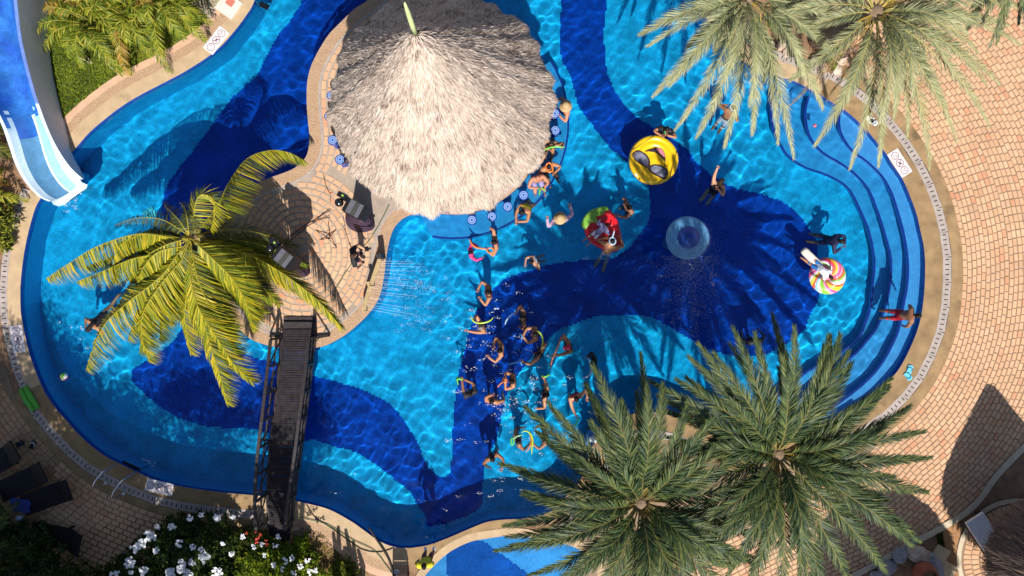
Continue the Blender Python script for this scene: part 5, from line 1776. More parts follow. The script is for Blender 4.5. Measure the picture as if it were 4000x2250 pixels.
for k, (u, v, s_, m_, l, el, ro) in enumerate([(3512, 2165, .25, 'rockgrey', 'grey blue rock left of the brown boulder at lower right', 1.1, .3), (3592, 2160, .32, 'rock', 'brown boulder above the dark red pot at lower right', 1.5, -.3), (3645, 2215, .3, 'rockgrey', 'long grey rock leaning between red pot and stepping stones', 2.0, -1.1), (3470, 2215, .25, 'rockgrey', 'shaded flat rock at the bottom edge left of the red pot', 1.5, .2), (3420, 2245, .2, 'rockgrey', 'small shaded rock furthest left along the bottom edge bricks', 1.2, .4),
                                                 (2413, 1820, .16, 'rock', 'pale rock above the teal lid on the palm peninsula', 1.3, .2), (2370, 1905, .18, 'rock', 'sunlit rock by the drain on the palm peninsula', 1.3, .8), (2487, 1733, .16, 'rock', 'pinkish rock between dark fronds on the palm peninsula', 1.4, .2)]):
    rock(u, v, s_, 90 + k, M[m_], l, 'rocks round the planting beds', .7, el, ro)
p = W(3590, 2225, 0)
root = empty('clay_pot', p, 'big dark red clay pot among rocks at the lower right', 'pot')
MB().lathe(p, [(.2, 0), (.33, .18), (.36, .36), (.28, .52), (.24, .58), (.2, .56)], 28).build('body', M['terracotta'], root, True)
MB().lathe(p, [(.0, .5), (.21, .5)], 20).build('soil', M['ground'], root)
MB().lathe(p, [(.2, .56), (.27, .56), (.27, .61), (.2, .61)], 28).build('rim', M['terracotta'], root)
p = W(2426, 1843, .0)
tag(MB().lathe(p, [(0.11, 0), (.11, .1), (.095, .115), (0, .115)], 24).build('teal_lid', flat('teal', (.05, .3, .3))), 'round teal lid on the sand of the palm peninsula', 'lid')
p = W(2508, 1728, .02)
tag(MB().box((p.x, p.y, .05), .28, .16, .08, .4).build('towel', flat('coral_cloth', (.8, .25, .14))), 'coral pink cloth beside the pinkish rock under the fronds', 'cloth')

# stepping stones, sand path and round patio at lower right
fill('sand_path', [(3672, 2078), (3745, 2035), (3752, 2075), (3748, 2130), (3770, 2210), (3830, 2290), (3745, 2300), (3700, 2200), (3680, 2130)], [], .0, mat('sandy_path', (.34, .18, .08), .95, var=.2, fine=.3))
grass('verge_grass', [(3655, 2085), (3680, 2078), (3690, 2140), (3670, 2150)], 900, [(.06, .09, .015), (.12, .15, .03)], .02, .06, 9)
for (u, v, l) in ((3672, 2165, 'upper cream stepping stone beside the sand path'), (3700, 2228, 'lower cream stepping stone at the bottom edge')):
    p = W(u, v, 0)
    tag(MB().box((p.x, p.y, .02), .46, .5, .05, R(-30)).build('stepping_stone', mat('stepping_stone_mat', (.55, .42, .27), .9, var=.15, fine=.15)), l, 'stone', 'stepping stones by the sand path')
pc = np.array((3975, 2185))
ring = [(pc[0] + 222 * math.cos(a), pc[1] + 222 * math.sin(a)) for a in np.linspace(0, 2 * np.pi, 70)]
pat = fill('round_patio', ring, [], .004, M['mortar'])
band('patio_kerb', 0, 70, -2, 16, .03, M['kerb'], poly=np.array(ring), nrm=normals2(np.array(ring), True) * (1 if normals2(np.array(ring), True)[0][0] > 0 else -1), parent=None)
cand = []
for k, rr in enumerate((198, 166, 134, 102, 70)):
    n = int(2 * math.pi * rr / 19)
    for i in range(n):
        a = 2 * math.pi * (i + .5 * (k % 2)) / n
        cand.append((pc[0] + rr * math.cos(a), pc[1] + rr * math.sin(a), -a))
lay(pat, cand, .225, .122, .016, BC, 300)


def lounger(c, ang, label):
    p = W(*c, 0)
    root = empty('sun_lounger', p, label, 'lounger', 'loungers with white cushions')
    ca, sa = math.cos(ang), math.sin(ang)
    ax = (Vector((ca, sa, 0)), Vector((-sa, ca, 0)), Vector((0, 0, 1)))

    def T(x, y, z):
        return Vector((p.x + x * ca - y * sa, p.y + x * sa + y * ca, z))
    for y in (-.3, .3):
        MB().beam(T(-.95, y, .3), T(.95, y, .3), .05, .06).build('frame_rail', M['wood'], root)
    for x in (-.8, .8):
        for y in (-.28, .28):
            MB().beam(T(x, y, .0), T(x, y, .28), .05, .05).build('leg', M['wood'], root)
    V, F = [], []
    prof = [(-.95, .36), (-.3, .36), (.35, .37), (.95, .52)]
    for x, z in prof:
        V += [T(x, -.31, z), T(x, .31, z), T(x, .31, z + .1), T(x, -.31, z + .1)]
    for i in range(3):
        for k in range(4):
            F.append((i * 4 + k, i * 4 + (k + 1) % 4, i * 4 + 4 + (k + 1) % 4, i * 4 + 4 + k))
    F += [(3, 2, 1, 0), (12, 13, 14, 15)]
    MB().add(V, F).build('cushion', M['cushion'], root)


lounger((3836, 2105), R(-57), 'lounger with a long white cushion half in the sun by the sand path')
lounger((3960, 2040), R(40), 'lounger with a bluish shaded cushion under the straw umbrella')


def umbrella(g, label, rad=1.7, z0=2.05, z1=3.3, n=26000, seed=5):
    c = W(*g, 0)
    root = empty('straw_umbrella', c, label, 'umbrella', 'straw umbrellas')
    thatch(root, c, rad, z0, z1, n, [(.06, .04, .035), (.12, .085, .07), (.2, .15, .125), (.3, .23, .19), (.16, .11, .085)], seed, bow=.05, blade=(.4, .8), lobes=6, w=(.014, .026))
    MB().tube([c, c + Vector((0, 0, z1 - .1))], .06, 10).build('pole', M['trunk'], root)


umbrella((3930, 2105), 'dark brown straw umbrella at the lower right corner over the white loungers', 1.6, z0=2.15, z1=5.4, n=40000)
umbrella((3490, 2530), 'straw roof below the bottom edge shading the bricks', 1.9, z0=3.3, z1=4.8, seed=7)

# ------------------------------------------------------------------ shade trees standing below the bottom edge
def shade_tree(shadow, h, rad, label, n, seed):
    r = np.random.default_rng(seed)
    off = h / math.tan(SUN_EL) / S
    g = (shadow[0] + SUN_AZ.x * off, shadow[1] - SUN_AZ.y * off)
    B = W(*g, 0)
    root = empty('leafy_tree', B, label, 'tree', 'trees below the bottom edge')
    top = B + Vector((0, 0, h - .4))
    trunk(root, B, top, .2, .1)
    lb = MB()
    for k in range(7):
        a = k * .9 + seed
        lb.tube([B + Vector((0, 0, h * .55)), B + Vector((math.cos(a) * rad * .45, math.sin(a) * rad * .45, h * .85)), B + Vector((math.cos(a) * rad * .8, math.sin(a) * rad * .8, h))], [.08, .05, .02], 6)
    lb.build('limbs', M['trunk'], root)
    ncl = 46
    a, q = r.uniform(0, 6.28, ncl), np.sqrt(r.uniform(0, 1, ncl))
    cl = np.stack([np.cos(a) * q * rad, np.sin(a) * q * rad, h + r.uniform(-.6, .6, ncl) + .5 * (1 - q)], 1)
    ci = r.integers(0, ncl, n)
    p = cl[ci] + r.normal(0, 1, (n, 3)) * np.array([.33, .33, .2]) + np.array([B.x, B.y, 0])
    d = r.normal(0, 1, (n, 3)); d[:, 2] *= .4
    d /= np.linalg.norm(d, axis=1)[:, None]
    e = np.cross(d, r.normal(0, 1, (n, 3)) * np.array([.5, .5, 1.5]))
    e /= np.linalg.norm(e, axis=1)[:, None]
    L, w_ = r.uniform(.1, .18, n)[:, None], r.uniform(.05, .08, n)[:, None]
    V = np.stack([p, p + d * L * .5 + e * w_ * .5, p + d * L, p + d * L * .5 - e * w_ * .5], 1)
    F = np.arange(n)[:, None] * 4 + np.arange(4)
    t = np.array(DKG)[r.integers(0, 5, n)] * r.uniform(.8, 1.5, (n, 1))
    link('crown', np_mesh('crown', V.reshape(-1, 3), F, M['leaf'], tint=t), root)


shade_tree((60, 1760), 7, 2.3, 'big leafy tree whose shade falls on the left bricks and towels', 26000, 1)
shade_tree((230, 2040), 7, 2.7, 'wide leafy tree whose shade covers the bottom left corner', 36000, 2)
shade_tree((-80, 2150), 7, 2.4, 'leafy tree beyond the bottom left corner', 26000, 3)
shade_tree((390, 1850), 7.5, 1.3, 'slim leafy tree whose shade falls round the steel ladder', 8000, 4)
shade_tree((720, 1770), 8, 1.5, 'slim leafy tree shading the pool left of the footbridge', 5000, 5)
shade_tree((1125, 1790), 8, .9, 'narrow leafy tree shading the lower part of the footbridge', 4200, 6)
shade_tree((60, 1480), 8, 1.3, 'leafy tree dappling the left coping near the depth sign', 2600, 7)
shade_tree((430, 2150), 7, 1.9, 'leafy tree below the bottom edge shading the bricks beside the white flowers', 14000, 8)
cb = W(1370, 2360, 0)
root = empty('cactus', cb, 'tall branching cactus below the bottom edge casting a wavy shadow', 'cactus')
for k, (dx, hh) in enumerate(((-.3, 2.5), (-.12, 2.7), (.1, 2.6), (.3, 2.2), (.42, 1.9))):
    MB().tube([cb + Vector((dx * .4, 0, 0)), cb + Vector((dx, .05, .7)), cb + Vector((dx * 1.1 + .05 * (-1) ** k, 0, hh * .7)), cb + Vector((dx, 0, hh))], [.1, .1, .085, .05], 9).build('stem', flat('cactus_green', (.1, .16, .06)), root, True)


# ------------------------------------------------------------------ people
SKIN = {'tan': (.43, .19, .092), 'light': (.52, .27, .16), 'brown': (.26, .115, .06), 'dark': (.11, .055, .035), 'red': (.52, .21, .12)}
for k_, c_ in SKIN.items():
    M['skin_' + k_] = mat('skin_' + k_, c_, .5, var=.06, spec=.4)
M['hair_black'] = mat('black_hair', (.012, .009, .009), .65, spec=.25)
M['hair_brown'] = mat('brown_hair', (.05, .026, .016), .65, spec=.25)
M['hair_grey'] = mat('grey_hair', (.2, .17, .15), .5)
M['eye'] = mat('eye', (.03, .02, .02), .6, spec=.1)
M['lip'] = mat('lip', (.3, .09, .07), .5)
M['floral'] = mat('floral_cloth', (.22, .2, .5), .7, col2=(.55, .5, .62), vscale=22)
M['floral_pink'] = mat('floral_pink_cloth', (.35, .2, .38), .7, col2=(.55, .42, .48), vscale=24)
M['print_navy'] = mat('navy_print_cloth', (.03, .05, .2), .7, col2=(.6, .62, .7), vscale=26)

BONES = ['pelvis', 'waist', 'chest', 'neckb', 'neck', 'head', 'shL', 'elL', 'wrL', 'paL', 'shR', 'elR', 'wrR', 'paR', 'hipL', 'knL', 'anL', 'toL', 'hipR', 'knR', 'anR', 'toR']
LINKS = [('pelvis', 'waist'), ('waist', 'chest'), ('chest', 'neckb'), ('neckb', 'neck')] + [x for q in 'LR' for x in (('neckb', 'sh' + q), ('sh' + q, 'el' + q), ('el' + q, 'wr' + q), ('wr' + q, 'pa' + q), ('pelvis', 'hip' + q), ('hip' + q, 'kn' + q), ('kn' + q, 'an' + q), ('an' + q, 'to' + q))]
RAD = {'pelvis': .16, 'waist': .145, 'chest': .175, 'neckb': .115, 'neck': .062, 'sh': .085, 'el': .06, 'wr': .042, 'pa': .042, 'hip': .105, 'kn': .072, 'an': .05, 'to': .042}
people = []


def ik(S_, T_, a, b, pole):
    d = T_ - S_
    L = max(.08, min(d.length, (a + b) * .995))
    d = d.normalized() if d.length > 1e-4 else Vector((0, 1, 0))
    x = (a * a - b * b + L * L) / (2 * L)
    h = math.sqrt(max(0, a * a - x * x))
    p = pole - d * pole.dot(d)
    p = p.normalized() if p.length > 1e-4 else Vector((0, 0, -1))
    return S_ + d * x + p * h, S_ + d * L


def person(label, head, face, hands=(None, None), s=.91, hz=.16, pitch=1, legs='stand', skin='tan', hair='black', style='short', clothes=(), hat=None, elbow_up=False, hand_z=.02, group='people in the pool', look=-12, girth=1.15, extra=None):
    """head and hands in photograph pixels; face is the heading in degrees, 0 right and 90 up the picture"""
    people.append(dict(label=label, head=head, face=face, hands=hands, s=s, hz=hz, pitch=pitch, legs=legs, skin=skin, hair=hair, style=style, clothes=clothes, hat=hat, elbow_up=elbow_up, hand_z=hand_z, group=group, look=look, girth=girth, extra=extra))


def build_people():
    tmp = []
    for q in people:
        s = q['s']
        J = {'pelvis': (0, 0, .95), 'waist': (0, 0, 1.11), 'chest': (0, .005, 1.28), 'neckb': (0, -.01, 1.43), 'neck': (0, 0, 1.52), 'head': (0, .03, 1.62)}
        for nm, sg in (('L', -1), ('R', 1)):
            J['sh' + nm] = (sg * .185 * (.5 + .5 * q['girth']), -.01, 1.41)
            J['hip' + nm] = (sg * .095, 0, .92)
            if q['legs'] == 'stand':
                J['kn' + nm] = (sg * .12, .05, .50); J['an' + nm] = (sg * .13, -.02, .09); J['to' + nm] = (sg * .16, .15, .04)
            elif q['legs'] == 'sit':
                J['kn' + nm] = (sg * .17, .42, .93); J['an' + nm] = (sg * .16, .46, .5); J['to' + nm] = (sg * .18, .62, .46)
            elif q['legs'] == 'spread':
                J['kn' + nm] = (sg * .2, .3, .62); J['an' + nm] = (sg * .3, .2, .28); J['to' + nm] = (sg * .36, .36, .24)
            elif q['legs'] == 'swim':
                J['kn' + nm] = (sg * .13, .0 + .06 * sg, .5); J['an' + nm] = (sg * .16, -.1 - .08 * sg, .12); J['to' + nm] = (sg * .17, -.05, -.02)
        J = {k: Vector(v) * s for k, v in J.items()}
        Rp = Matrix.Rotation(-R(q['pitch']), 3, 'X')
        hd = J['head'].copy()
        J = {k: hd + Rp @ (v - hd) for k, v in J.items()}
        fz = R(q['face'] - 90)
        Rz = Matrix.Rotation(fz, 3, 'Z')
        HW = W(*q['head'], q['hz'])
        A = HW - Rz @ hd                              # local -> world: A + Rz @ p

        def loc(w):
            return Rz.transposed() @ (w - A)
        ha = [h for h in q['hands'] if h is not None]
        lefts = {}
        for h in ha:
            z = h[2] if len(h) > 2 else q['hand_z']
            lefts[tuple(h)] = loc(W(h[0], h[1], z))
        asg = {}
        hs = list(lefts.values())
        if len(hs) == 2:
            hs.sort(key=lambda p: p.x)
            asg['L'], asg['R'] = hs
        elif len(hs) == 1:
            asg['L' if hs[0].x < 0 else 'R'] = hs[0]
        for nm, sg in (('L', -1), ('R', 1)):
            S_ = J['sh' + nm]
            if nm in asg:
                T_ = asg[nm]
            else:
                T_ = S_ + Vector((sg * .12, .3, -.32)) * s
            pole = Vector((sg * 1.0, -.25, .1 if q['elbow_up'] else -.25))
            e, w_ = ik(S_, T_, .29 * s, .27 * s, pole)
            J['el' + nm] = e
            J['wr' + nm] = w_
            dd = (w_ - e).normalized()
            J['pa' + nm] = w_ + dd * .075 * s
        names = [b for b in BONES if b != 'head']
        me = bpy.data.meshes.new('tmp_body')
        me.from_pydata([J[b] for b in names], [(names.index(a), names.index(b)) for a, b in LINKS], [])
        o = bpy.data.objects.new('tmp_body', me)
        COL.objects.link(o)
        sk = o.modifiers.new('s', 'SKIN')
        sk.use_smooth_shade = True
        for i, b in enumerate(names):
            key = b if b in RAD else b[:-1]
            r_ = RAD[key] * s
            if b in ('pelvis', 'waist', 'chest'):
                r_ *= q['girth']
            me.skin_vertices[0].data[i].radius = (r_, r_ * (.6 if key == 'pa' else 1))
            me.skin_vertices[0].data[i].use_root = (b == 'pelvis')
        sub = o.modifiers.new('u', 'SUBSURF')
        sub.levels = sub.render_levels = 1
        tmp.append((q, o, J, A, Rz, Rp))
    dg = bpy.context.evaluated_depsgraph_get()
    dg.update()
    res = []
    for q, o, J, A, Rz, Rp in tmp:
        m = bpy.data.meshes.new_from_object(o.evaluated_get(dg))
        V = np.array([v.co for v in m.vertices]); F = [tuple(p.vertices) for p in m.polygons]; Nn = np.array([v.normal for v in m.vertices])
        bpy.data.meshes.remove(m)
        res.append((q, V, F, Nn, J, A, Rz, Rp))
    for _, o, *_r in tmp:
        d = o.data
        bpy.data.objects.remove(o)
        bpy.data.meshes.remove(d)
    for q, V, F, Nn, J, A, Rz, Rp in res:
        s = q['s']
        # nearest bone of every vertex
        best = np.full(len(V), 1e9); bone = np.zeros(len(V), int); par = np.zeros(len(V))
        for k, (a, b) in enumerate(LINKS):
            if a == 'pelvis' and b.startswith('hip') or a == 'neckb' and b.startswith('sh'):
                scale = 1.35
            else:
                scale = 1.0
            pa, pb = np.array(J[a]), np.array(J[b])
            d = pb - pa
            t = np.clip(((V - pa) @ d) / (d @ d), 0, 1)
            ra = RAD.get(a, RAD.get(a[:-1], .1)); rb = RAD.get(b, RAD.get(b[:-1], .1))
            dist = np.linalg.norm(V - (pa + t[:, None] * d), axis=1) / (ra * (1 - t) + rb * t) * scale
            w = dist < best
            best[w] = dist[w]; bone[w] = k; par[w] = t[w]
        # flatten the trunk front to back
        fwd = np.array(Rp @ Vector((0, 1, 0)))
        tor = np.isin(bone, [0, 1, 2])
        c0 = np.array(J['chest'])
        dpt = (V - c0) @ fwd
        V[tor] -= (dpt[tor] * .3)[:, None] * fwd

        def world(P):
            return np.array(A) + np.asarray(P) @ np.array(Rz).T
        mb = MB()
        mb.add(world(V), F, 0)
        # head, nose, ears, eyes, mouth
        lk = Matrix.Rotation(-R(q['look'] + q['pitch']) if q['legs'] != 'swim' else -R(35), 3, 'X')
        hc_ = J['head']
        hr = Matrix(Rz) @ lk
        HC_ = Vector(world([hc_])[0])
        mb.ball(HC_, .077 * s, .097 * s, .118 * s, 14, 10, 0, rot=hr)
        mb.ball(HC_ + hr @ Vector((0, .1, -.01)) * s, .014 * s, .022 * s, .024 * s, 6, 5, 0, rot=hr)
        for sg in (-1, 1):
            mb.ball(HC_ + hr @ Vector((sg * .079, -.005, 0)) * s, .012 * s, .022 * s, .032 * s, 6, 5, 0, rot=hr)
            mb.ball(HC_ + hr @ Vector((sg * .032, .086, .018)) * s, .013 * s, .009 * s, .009 * s, 6, 5, 1, rot=hr)
        mb.ball(HC_ + hr @ Vector((0, .088, -.058)) * s, .026 * s, .009 * s, .009 * s, 6, 4, 2, rot=hr)
        mb.tube([Vector(world([J['neckb']])[0]), Vector(world([J['neck']])[0]), HC_ + hr @ Vector((0, -.01, -.06)) * s], [.062 * s, .056 * s, .055 * s], 10)
        # hands: palm is part of the skin, five fingers of unequal length
        for nm, sg in (('L', -1), ('R', 1)):
            w_, p_ = Vector(world([J['wr' + nm]])[0]), Vector(world([J['pa' + nm]])[0])
            d = (p_ - w_).normalized()
            side = d.cross(Vector((0, 0, 1)))
            side = side.normalized() if side.length > .1 else Vector((1, 0, 0))
            dn = side.cross(d)
            for k, (off, ln) in enumerate(((-.03, .066), (-.01, .078), (.01, .074), (.03, .058))):
                a0 = p_ + side * off * s + d * .012 * s
                a1 = a0 + d * ln * .5 * s - Vector((0, 0, .008 * s))
                a2 = a0 + d * ln * .95 * s - Vector((0, 0, .026 * s))
                mb.tube([a0, a1, a2], [.0105 * s, .0095 * s, .007 * s], 5)
            t0 = w_ + d * .03 * s + side * (.028 * -sg * s)
            mb.tube([t0, t0 + (d * .6 - side * sg * .7) * .04 * s, t0 + (d * 1.0 - side * sg * .7) * .062 * s], [.013 * s, .011 * s, .008 * s], 5)
        base = Vector((HC_.x, HC_.y, max(FLOOR, HC_.z - 1.6 * s)))
        me = mb.mesh('person', [M['skin_' + q['skin']], M['eye'], M['lip']], True)
        me.transform(Matrix.Translation(-base))
        po = bpy.data.objects.new('person', me)
        COL.objects.link(po)
        po.location = base
        tag(po, q['label'], 'person', q['group'])
        receive(po)
        # hair
        hm = M['hair_' + q['hair']]
        hb = MB()
        if q['style'] != 'bald':
            n, mm = 16, 12
            Vh, Fh = [], []
            for i in range(mm + 1):
                th = math.pi * i / mm
                for k in range(n):
                    a = 2 * math.pi * k / n
                    f = 1 + .05 * math.sin(5 * a + i)
                    Vh.append(Vector((.088 * math.sin(th) * math.cos(a) * f, .108 * math.sin(th) * math.sin(a) * f - .008, -.128 * math.cos(th))) * s)
            for i in range(mm):
                for k in range(n):
                    k2 = (k + 1) % n
                    f = (i * n + k, i * n + k2, (i + 1) * n + k2, (i + 1) * n + k)
                    c = sum((Vh[x] for x in f), Vector()) / 4 / s
                    if c.z > (.035 if c.y > .02 else -.075 + .5 * max(0, c.y + .04)):
                        Fh.append(f)
            hb.add([HC_ + hr @ p for p in Vh], Fh)
            if q['style'] == 'long':
                bk = Vector(world([J['neckb'] - Vector(fwd) * .1 * s])[0])
                mid = Vector(world([J['chest'] - Vector(fwd) * .14 * s])[0])
                hb.tube([HC_ + hr @ Vector((0, -.06, .05)) * s, HC_ + hr @ Vector((0, -.11, -.03)) * s, bk, mid], [.07 * s, .075 * s, .07 * s, .03 * s], 10, flat=.6)
            elif q['style'] == 'bun':
                hb.ball(HC_ + hr @ Vector((0, -.1, .07)) * s, .045 * s, n=10, m=8)
            hb.build('hair', hm, po, True)
        if q['hat'] == 'straw':
            h = MB()
            h.lathe((HC_.x, HC_.y, HC_.z + .05 * s), [(.19, .0), (.2, .012), (.11, .03), (.105, .1), (.09, .125), (.0, .13)], 28)
            h.build('straw_hat', flat('straw_hat', (.5, .34, .17), .8, var=.15), po, True)
            MB().lathe((HC_.x, HC_.y, HC_.z + .05 * s), [(.112, .032), (.11, .055)], 28).build('hat_band', flat('hat_band', (.25, .14, .07)), po)
        elif q['hat'] == 'red_cap' or q['hat'] == 'white_cap':
            h = MB()
            c = flat(q['hat'], (.62, .03, .08) if q['hat'] == 'red_cap' else (.75, .76, .8))
            h.ball(HC_ + Vector((0, 0, .035 * s)), .1 * s, .115 * s, .1 * s, 14, 8, rot=hr)
            h.beam(HC_ + hr @ Vector((0, .09, .05)) * s, HC_ + hr @ Vector((0, .18, .03)) * s, .13 * s, .012)
            h.build('cap', c, po, True)
        # clothes: a shell over the body where each garment lies
        vn = world(Nn) - np.array(A)
        WV = world(V)
        fb = np.array([np.bincount(bone[list(f)]).argmax() for f in F])
        fp_ = np.array([par[list(f)].mean() for f in F])
        for cname, kind, cm in q['clothes']:
            idx = []
            for i, f in enumerate(F):
                a, b = LINKS[fb[i]]
                t = fp_[i]
                torso = (a, b) in (('pelvis', 'waist'), ('waist', 'chest'), ('chest', 'neckb')) or b.startswith('sh')
                up = a.startswith('sh')
                fore = a.startswith('el')
                thigh = a.startswith('hip')
                hipb = b.startswith('hip')
                if kind == 'tee':
                    ok = torso or (up and t < .55)
                elif kind == 'long':
                    ok = torso or up or (fore and t < .93)
                elif kind == 'tank':
                    ok = (a, b) in (('pelvis', 'waist'), ('waist', 'chest'), ('chest', 'neckb')) and not (b == 'neckb' and t > .75)
                elif kind == 'one':
                    ok = ((a, b) in (('pelvis', 'waist'), ('waist', 'chest')) or ((a, b) == ('chest', 'neckb') and t < .6) or hipb)
                elif kind == 'bra':
                    ok = ((a, b) == ('waist', 'chest') and t > .55) or ((a, b) == ('chest', 'neckb') and t < .35)
                elif kind == 'shorts':
                    ok = ((a, b) == ('pelvis', 'waist') and t < .5) or hipb or (thigh and t < .7)
                elif kind == 'brief':
                    ok = ((a, b) == ('pelvis', 'waist') and t < .35) or hipb or (thigh and t < .2)
                elif kind == 'pants':
                    ok = ((a, b) == ('pelvis', 'waist') and t < .6) or hipb or thigh or (a.startswith('kn') and t < .9)
                elif kind == 'shoeL':
                    ok = a == 'anL'
                elif kind == 'shoeR':
                    ok = a == 'anR'
                else:
                    ok = False
                if ok:
                    idx.append(i)
            if idx:
                PV = WV + vn * (.012 * s)
                used = sorted({x for i in idx for x in F[i]})
                mp = {x: k for k, x in enumerate(used)}
                c = MB().add([PV[x] for x in used], [tuple(mp[x] for x in F[i]) for i in idx])
                receive(c.build(cname, cm, po, True))


F_ = lambda n, c: flat(n, c, .65)
BLK = F_('black_cloth', (.012, .011, .016)); NAV = F_('navy_cloth', (.012, .016, .06)); RED = F_('red_cloth', (.6, .02, .04)); PNK = F_('hot_pink_cloth', (.75, .04, .22)); WHT = F_('white_cloth', (.75, .75, .8))
PUR = F_('violet_cloth', (.2, .1, .45)); BLU = F_('blue_cloth', (.02, .16, .5)); YEL = F_('yellow_shirt_cloth', (.62, .56, .02)); LIL = F_('lilac_cloth', (.35, .3, .55)); MAR = F_('maroon_cloth', (.12, .02, .025)); PKS = F_('dusty_pink_cloth', (.5, .15, .22)); GRY = F_('grey_cloth', (.12, .12, .14))

person('woman in a violet swimsuit reaching up and holding an orange balloon sword', (1929, 947), 188, ((1918, 893, .35), (1906, 978)), skin='tan', style='bun', clothes=(('swimsuit', 'one', PUR),))
person('small child in a hot pink long sleeved shirt at the end of the orange balloon', (1841, 986), 10, ((1863, 960), (1880, 1009)), s=.66, hz=.1, skin='brown', clothes=(('shirt', 'long', PNK),), style='long')
person('dark haired child low in the water alone above the dark tile band', (2075, 1023), 200, ((2103, 1034), (2052, 1030)), s=.72, hz=.04, pitch=25, skin='light', clothes=(('swimsuit', 'bra', WHT),))
person('woman in a red swimsuit with long dark hair and one arm bent forward', (1903, 1143), 185, ((1869, 1126), (1878, 1171)), skin='tan', style='long', clothes=(('swimsuit', 'one', RED),))
person('swimmer lifting a yellow green balloon beside foaming water', (1877, 1281), 205, ((1852, 1245, .3), (1817, 1292)), skin='tan', hair='grey', hz=.15, clothes=(('shorts', 'shorts', NAV),))
person('dark haired swimmer holding a white and blue balloon sword', (2040, 1243), 180, ((2019, 1217, .2), (2036, 1281)), skin='brown', style='long', clothes=(('swimsuit', 'one', BLK),))
person('man with both arms in a ring around a broken blue balloon', (2087, 1306), 183, ((2044, 1310, .1), (2046, 1318, .1)), skin='tan', hz=.2, clothes=(('shorts', 'shorts', BLK),))
person('long haired woman between a yellow and a blue balloon', (2103, 1384), 150, ((2120, 1345, .3), (2043, 1414)), skin='brown', style='long', clothes=(('swimsuit', 'one', BLK),))
person('swimmer in a bright red cap holding a long orange balloon', (2219, 1356), 195, ((2190, 1326, .3), (2158, 1391)), skin='tan', hat='red_cap', clothes=(('top', 'tank', BLK),))
person('child in black sleeves holding a pale balloon above the dark fronds', (2321, 1419), 185, ((2297, 1391, .2), (2324, 1450)), s=.78, hz=.12, skin='dark', clothes=(('shirt', 'long', BLK),))
person('dark haired boy with a raised bent arm in the middle of the balloon players', (1951, 1369), 180, ((1929, 1348), (1911, 1397)), s=.92, skin='tan', clothes=(('shorts', 'shorts', BLK),))
person('man in a black shirt holding a green balloon animal', (1834, 1538), 118, ((1804, 1483), (1819, 1485)), skin='brown', hz=.22, clothes=(('shirt', 'tee', BLK),))
person('swimmer with an orange balloon flower held at the left', (1999, 1491), 180, ((1973, 1486), (1975, 1492)), skin='tan', hz=.12, clothes=(('swimsuit', 'bra', BLK),))
person('man touching his dark hair with a bent arm below the balloon animal', (1921, 1566), 75, ((1921, 1543, .35), None), skin='tan', hz=.15, elbow_up=True, clothes=(('shorts', 'shorts', NAV),))
person('woman in a black swimsuit raising a green balloon knot straight up', (2128, 1543), 170, ((2125, 1477, .3), (2100, 1596)), skin='tan', style='long', clothes=(('swimsuit', 'tank', BLK),))
person('broad man in a red top reaching down with a green balloon arc', (2252, 1560), -70, ((2294, 1552), (2254, 1638)), skin='light', hz=.22, girth=1.15, clothes=(('top', 'tank', RED),))
person('swimmer wearing a green and yellow balloon hat', (2026, 1725), 20, (None, None), skin='brown', clothes=(('swimsuit', 'tank', GRY),))
person('woman in a dark patterned swimsuit partly under the frond tips', (2126, 1716), 180, ((2084, 1735), None), skin='brown', style='long', clothes=(('swimsuit', 'one', M['print_navy']),))
person('dark swimmer at the bottom of the wide navy band near the frond tip', (1924, 1795), -60, ((1961, 1826), None), skin='brown', style='long', clothes=(('swimsuit', 'tank', GRY),))
person('swimmer in a white cap at the pool edge under the dark fronds', (2311, 1716), -20, ((2328, 1722), None), skin='brown', hat='white_cap', clothes=(('shirt', 'tee', BLU),))
person('person in a straw hat in the water right of the hut', (2209, 416), 190, ((2188, 455), None), skin='red', hat='straw', hz=.25)
person('bather under the eave with a green balloon lying across the lap', (2155, 556), 250, ((2196, 574, .3), (2140, 583, .3)), skin='tan', legs='sit', hz=.45, style='long', clothes=(('swimsuit', 'bra', BLK), ('shorts', 'brief', BLK)))
person('bather with an orange balloon ring seated on the bar ledge', (2143, 652), 300, ((2170, 672, .3), None), skin='tan', legs='sit', hz=.4, clothes=(('shorts', 'shorts', BLK),))
person('bather leaning on the bar with a bare back beside the orange ring', (2106, 618), 130, ((2098, 640, .5), None), skin='light', legs='sit', hz=.5, style='short', clothes=(('shorts', 'shorts', LIL),))
person('big balding man in lilac shorts sitting with a green balloon', (2101, 696), 285, ((2095, 735, .3), (2120, 735, .3)), skin='red', legs='sit', hz=.5, girth=1.3, hair='grey', style='bald', clothes=(('shorts', 'shorts', LIL),))
person('crouching dark haired bather splashing beside the mosaic stools', (2038, 829), 230, ((2016, 862), (2030, 866)), skin='tan', hz=.12, pitch=35, clothes=(('swimsuit', 'bra', YEL),))
person('swimmer in a hat and floral sleeves with both arms spread wide', (2187, 853), 100, ((2138, 858), (2229, 810)), skin='tan', hat='straw', clothes=(('shirt', 'long', M['floral_pink']),), hz=.2)
person('man with a bare back pushing the strawberry float from the right', (2457, 811), 215, ((2436, 777), (2416, 843)), skin='brown', hz=.2, clothes=(('shorts', 'shorts', NAV),))
person('child in a blue floral top lying on the strawberry float', (2373, 877), 40, ((2342, 862, .2), (2365, 905, .25)), s=.58, hz=.28, pitch=66, legs='swim', skin='tan', look=-40, clothes=(('top', 'long', M['floral']), ('shorts', 'shorts', WHT)))
person('man in printed shorts leaning on the strawberry float with a pale blue balloon ring', (2392, 942), 70, ((2362, 930, .2), (2424, 935, .2)), hz=.35, pitch=34, skin='tan', legs='swim', look=-20, clothes=(('shorts', 'shorts', M['print_navy']),))
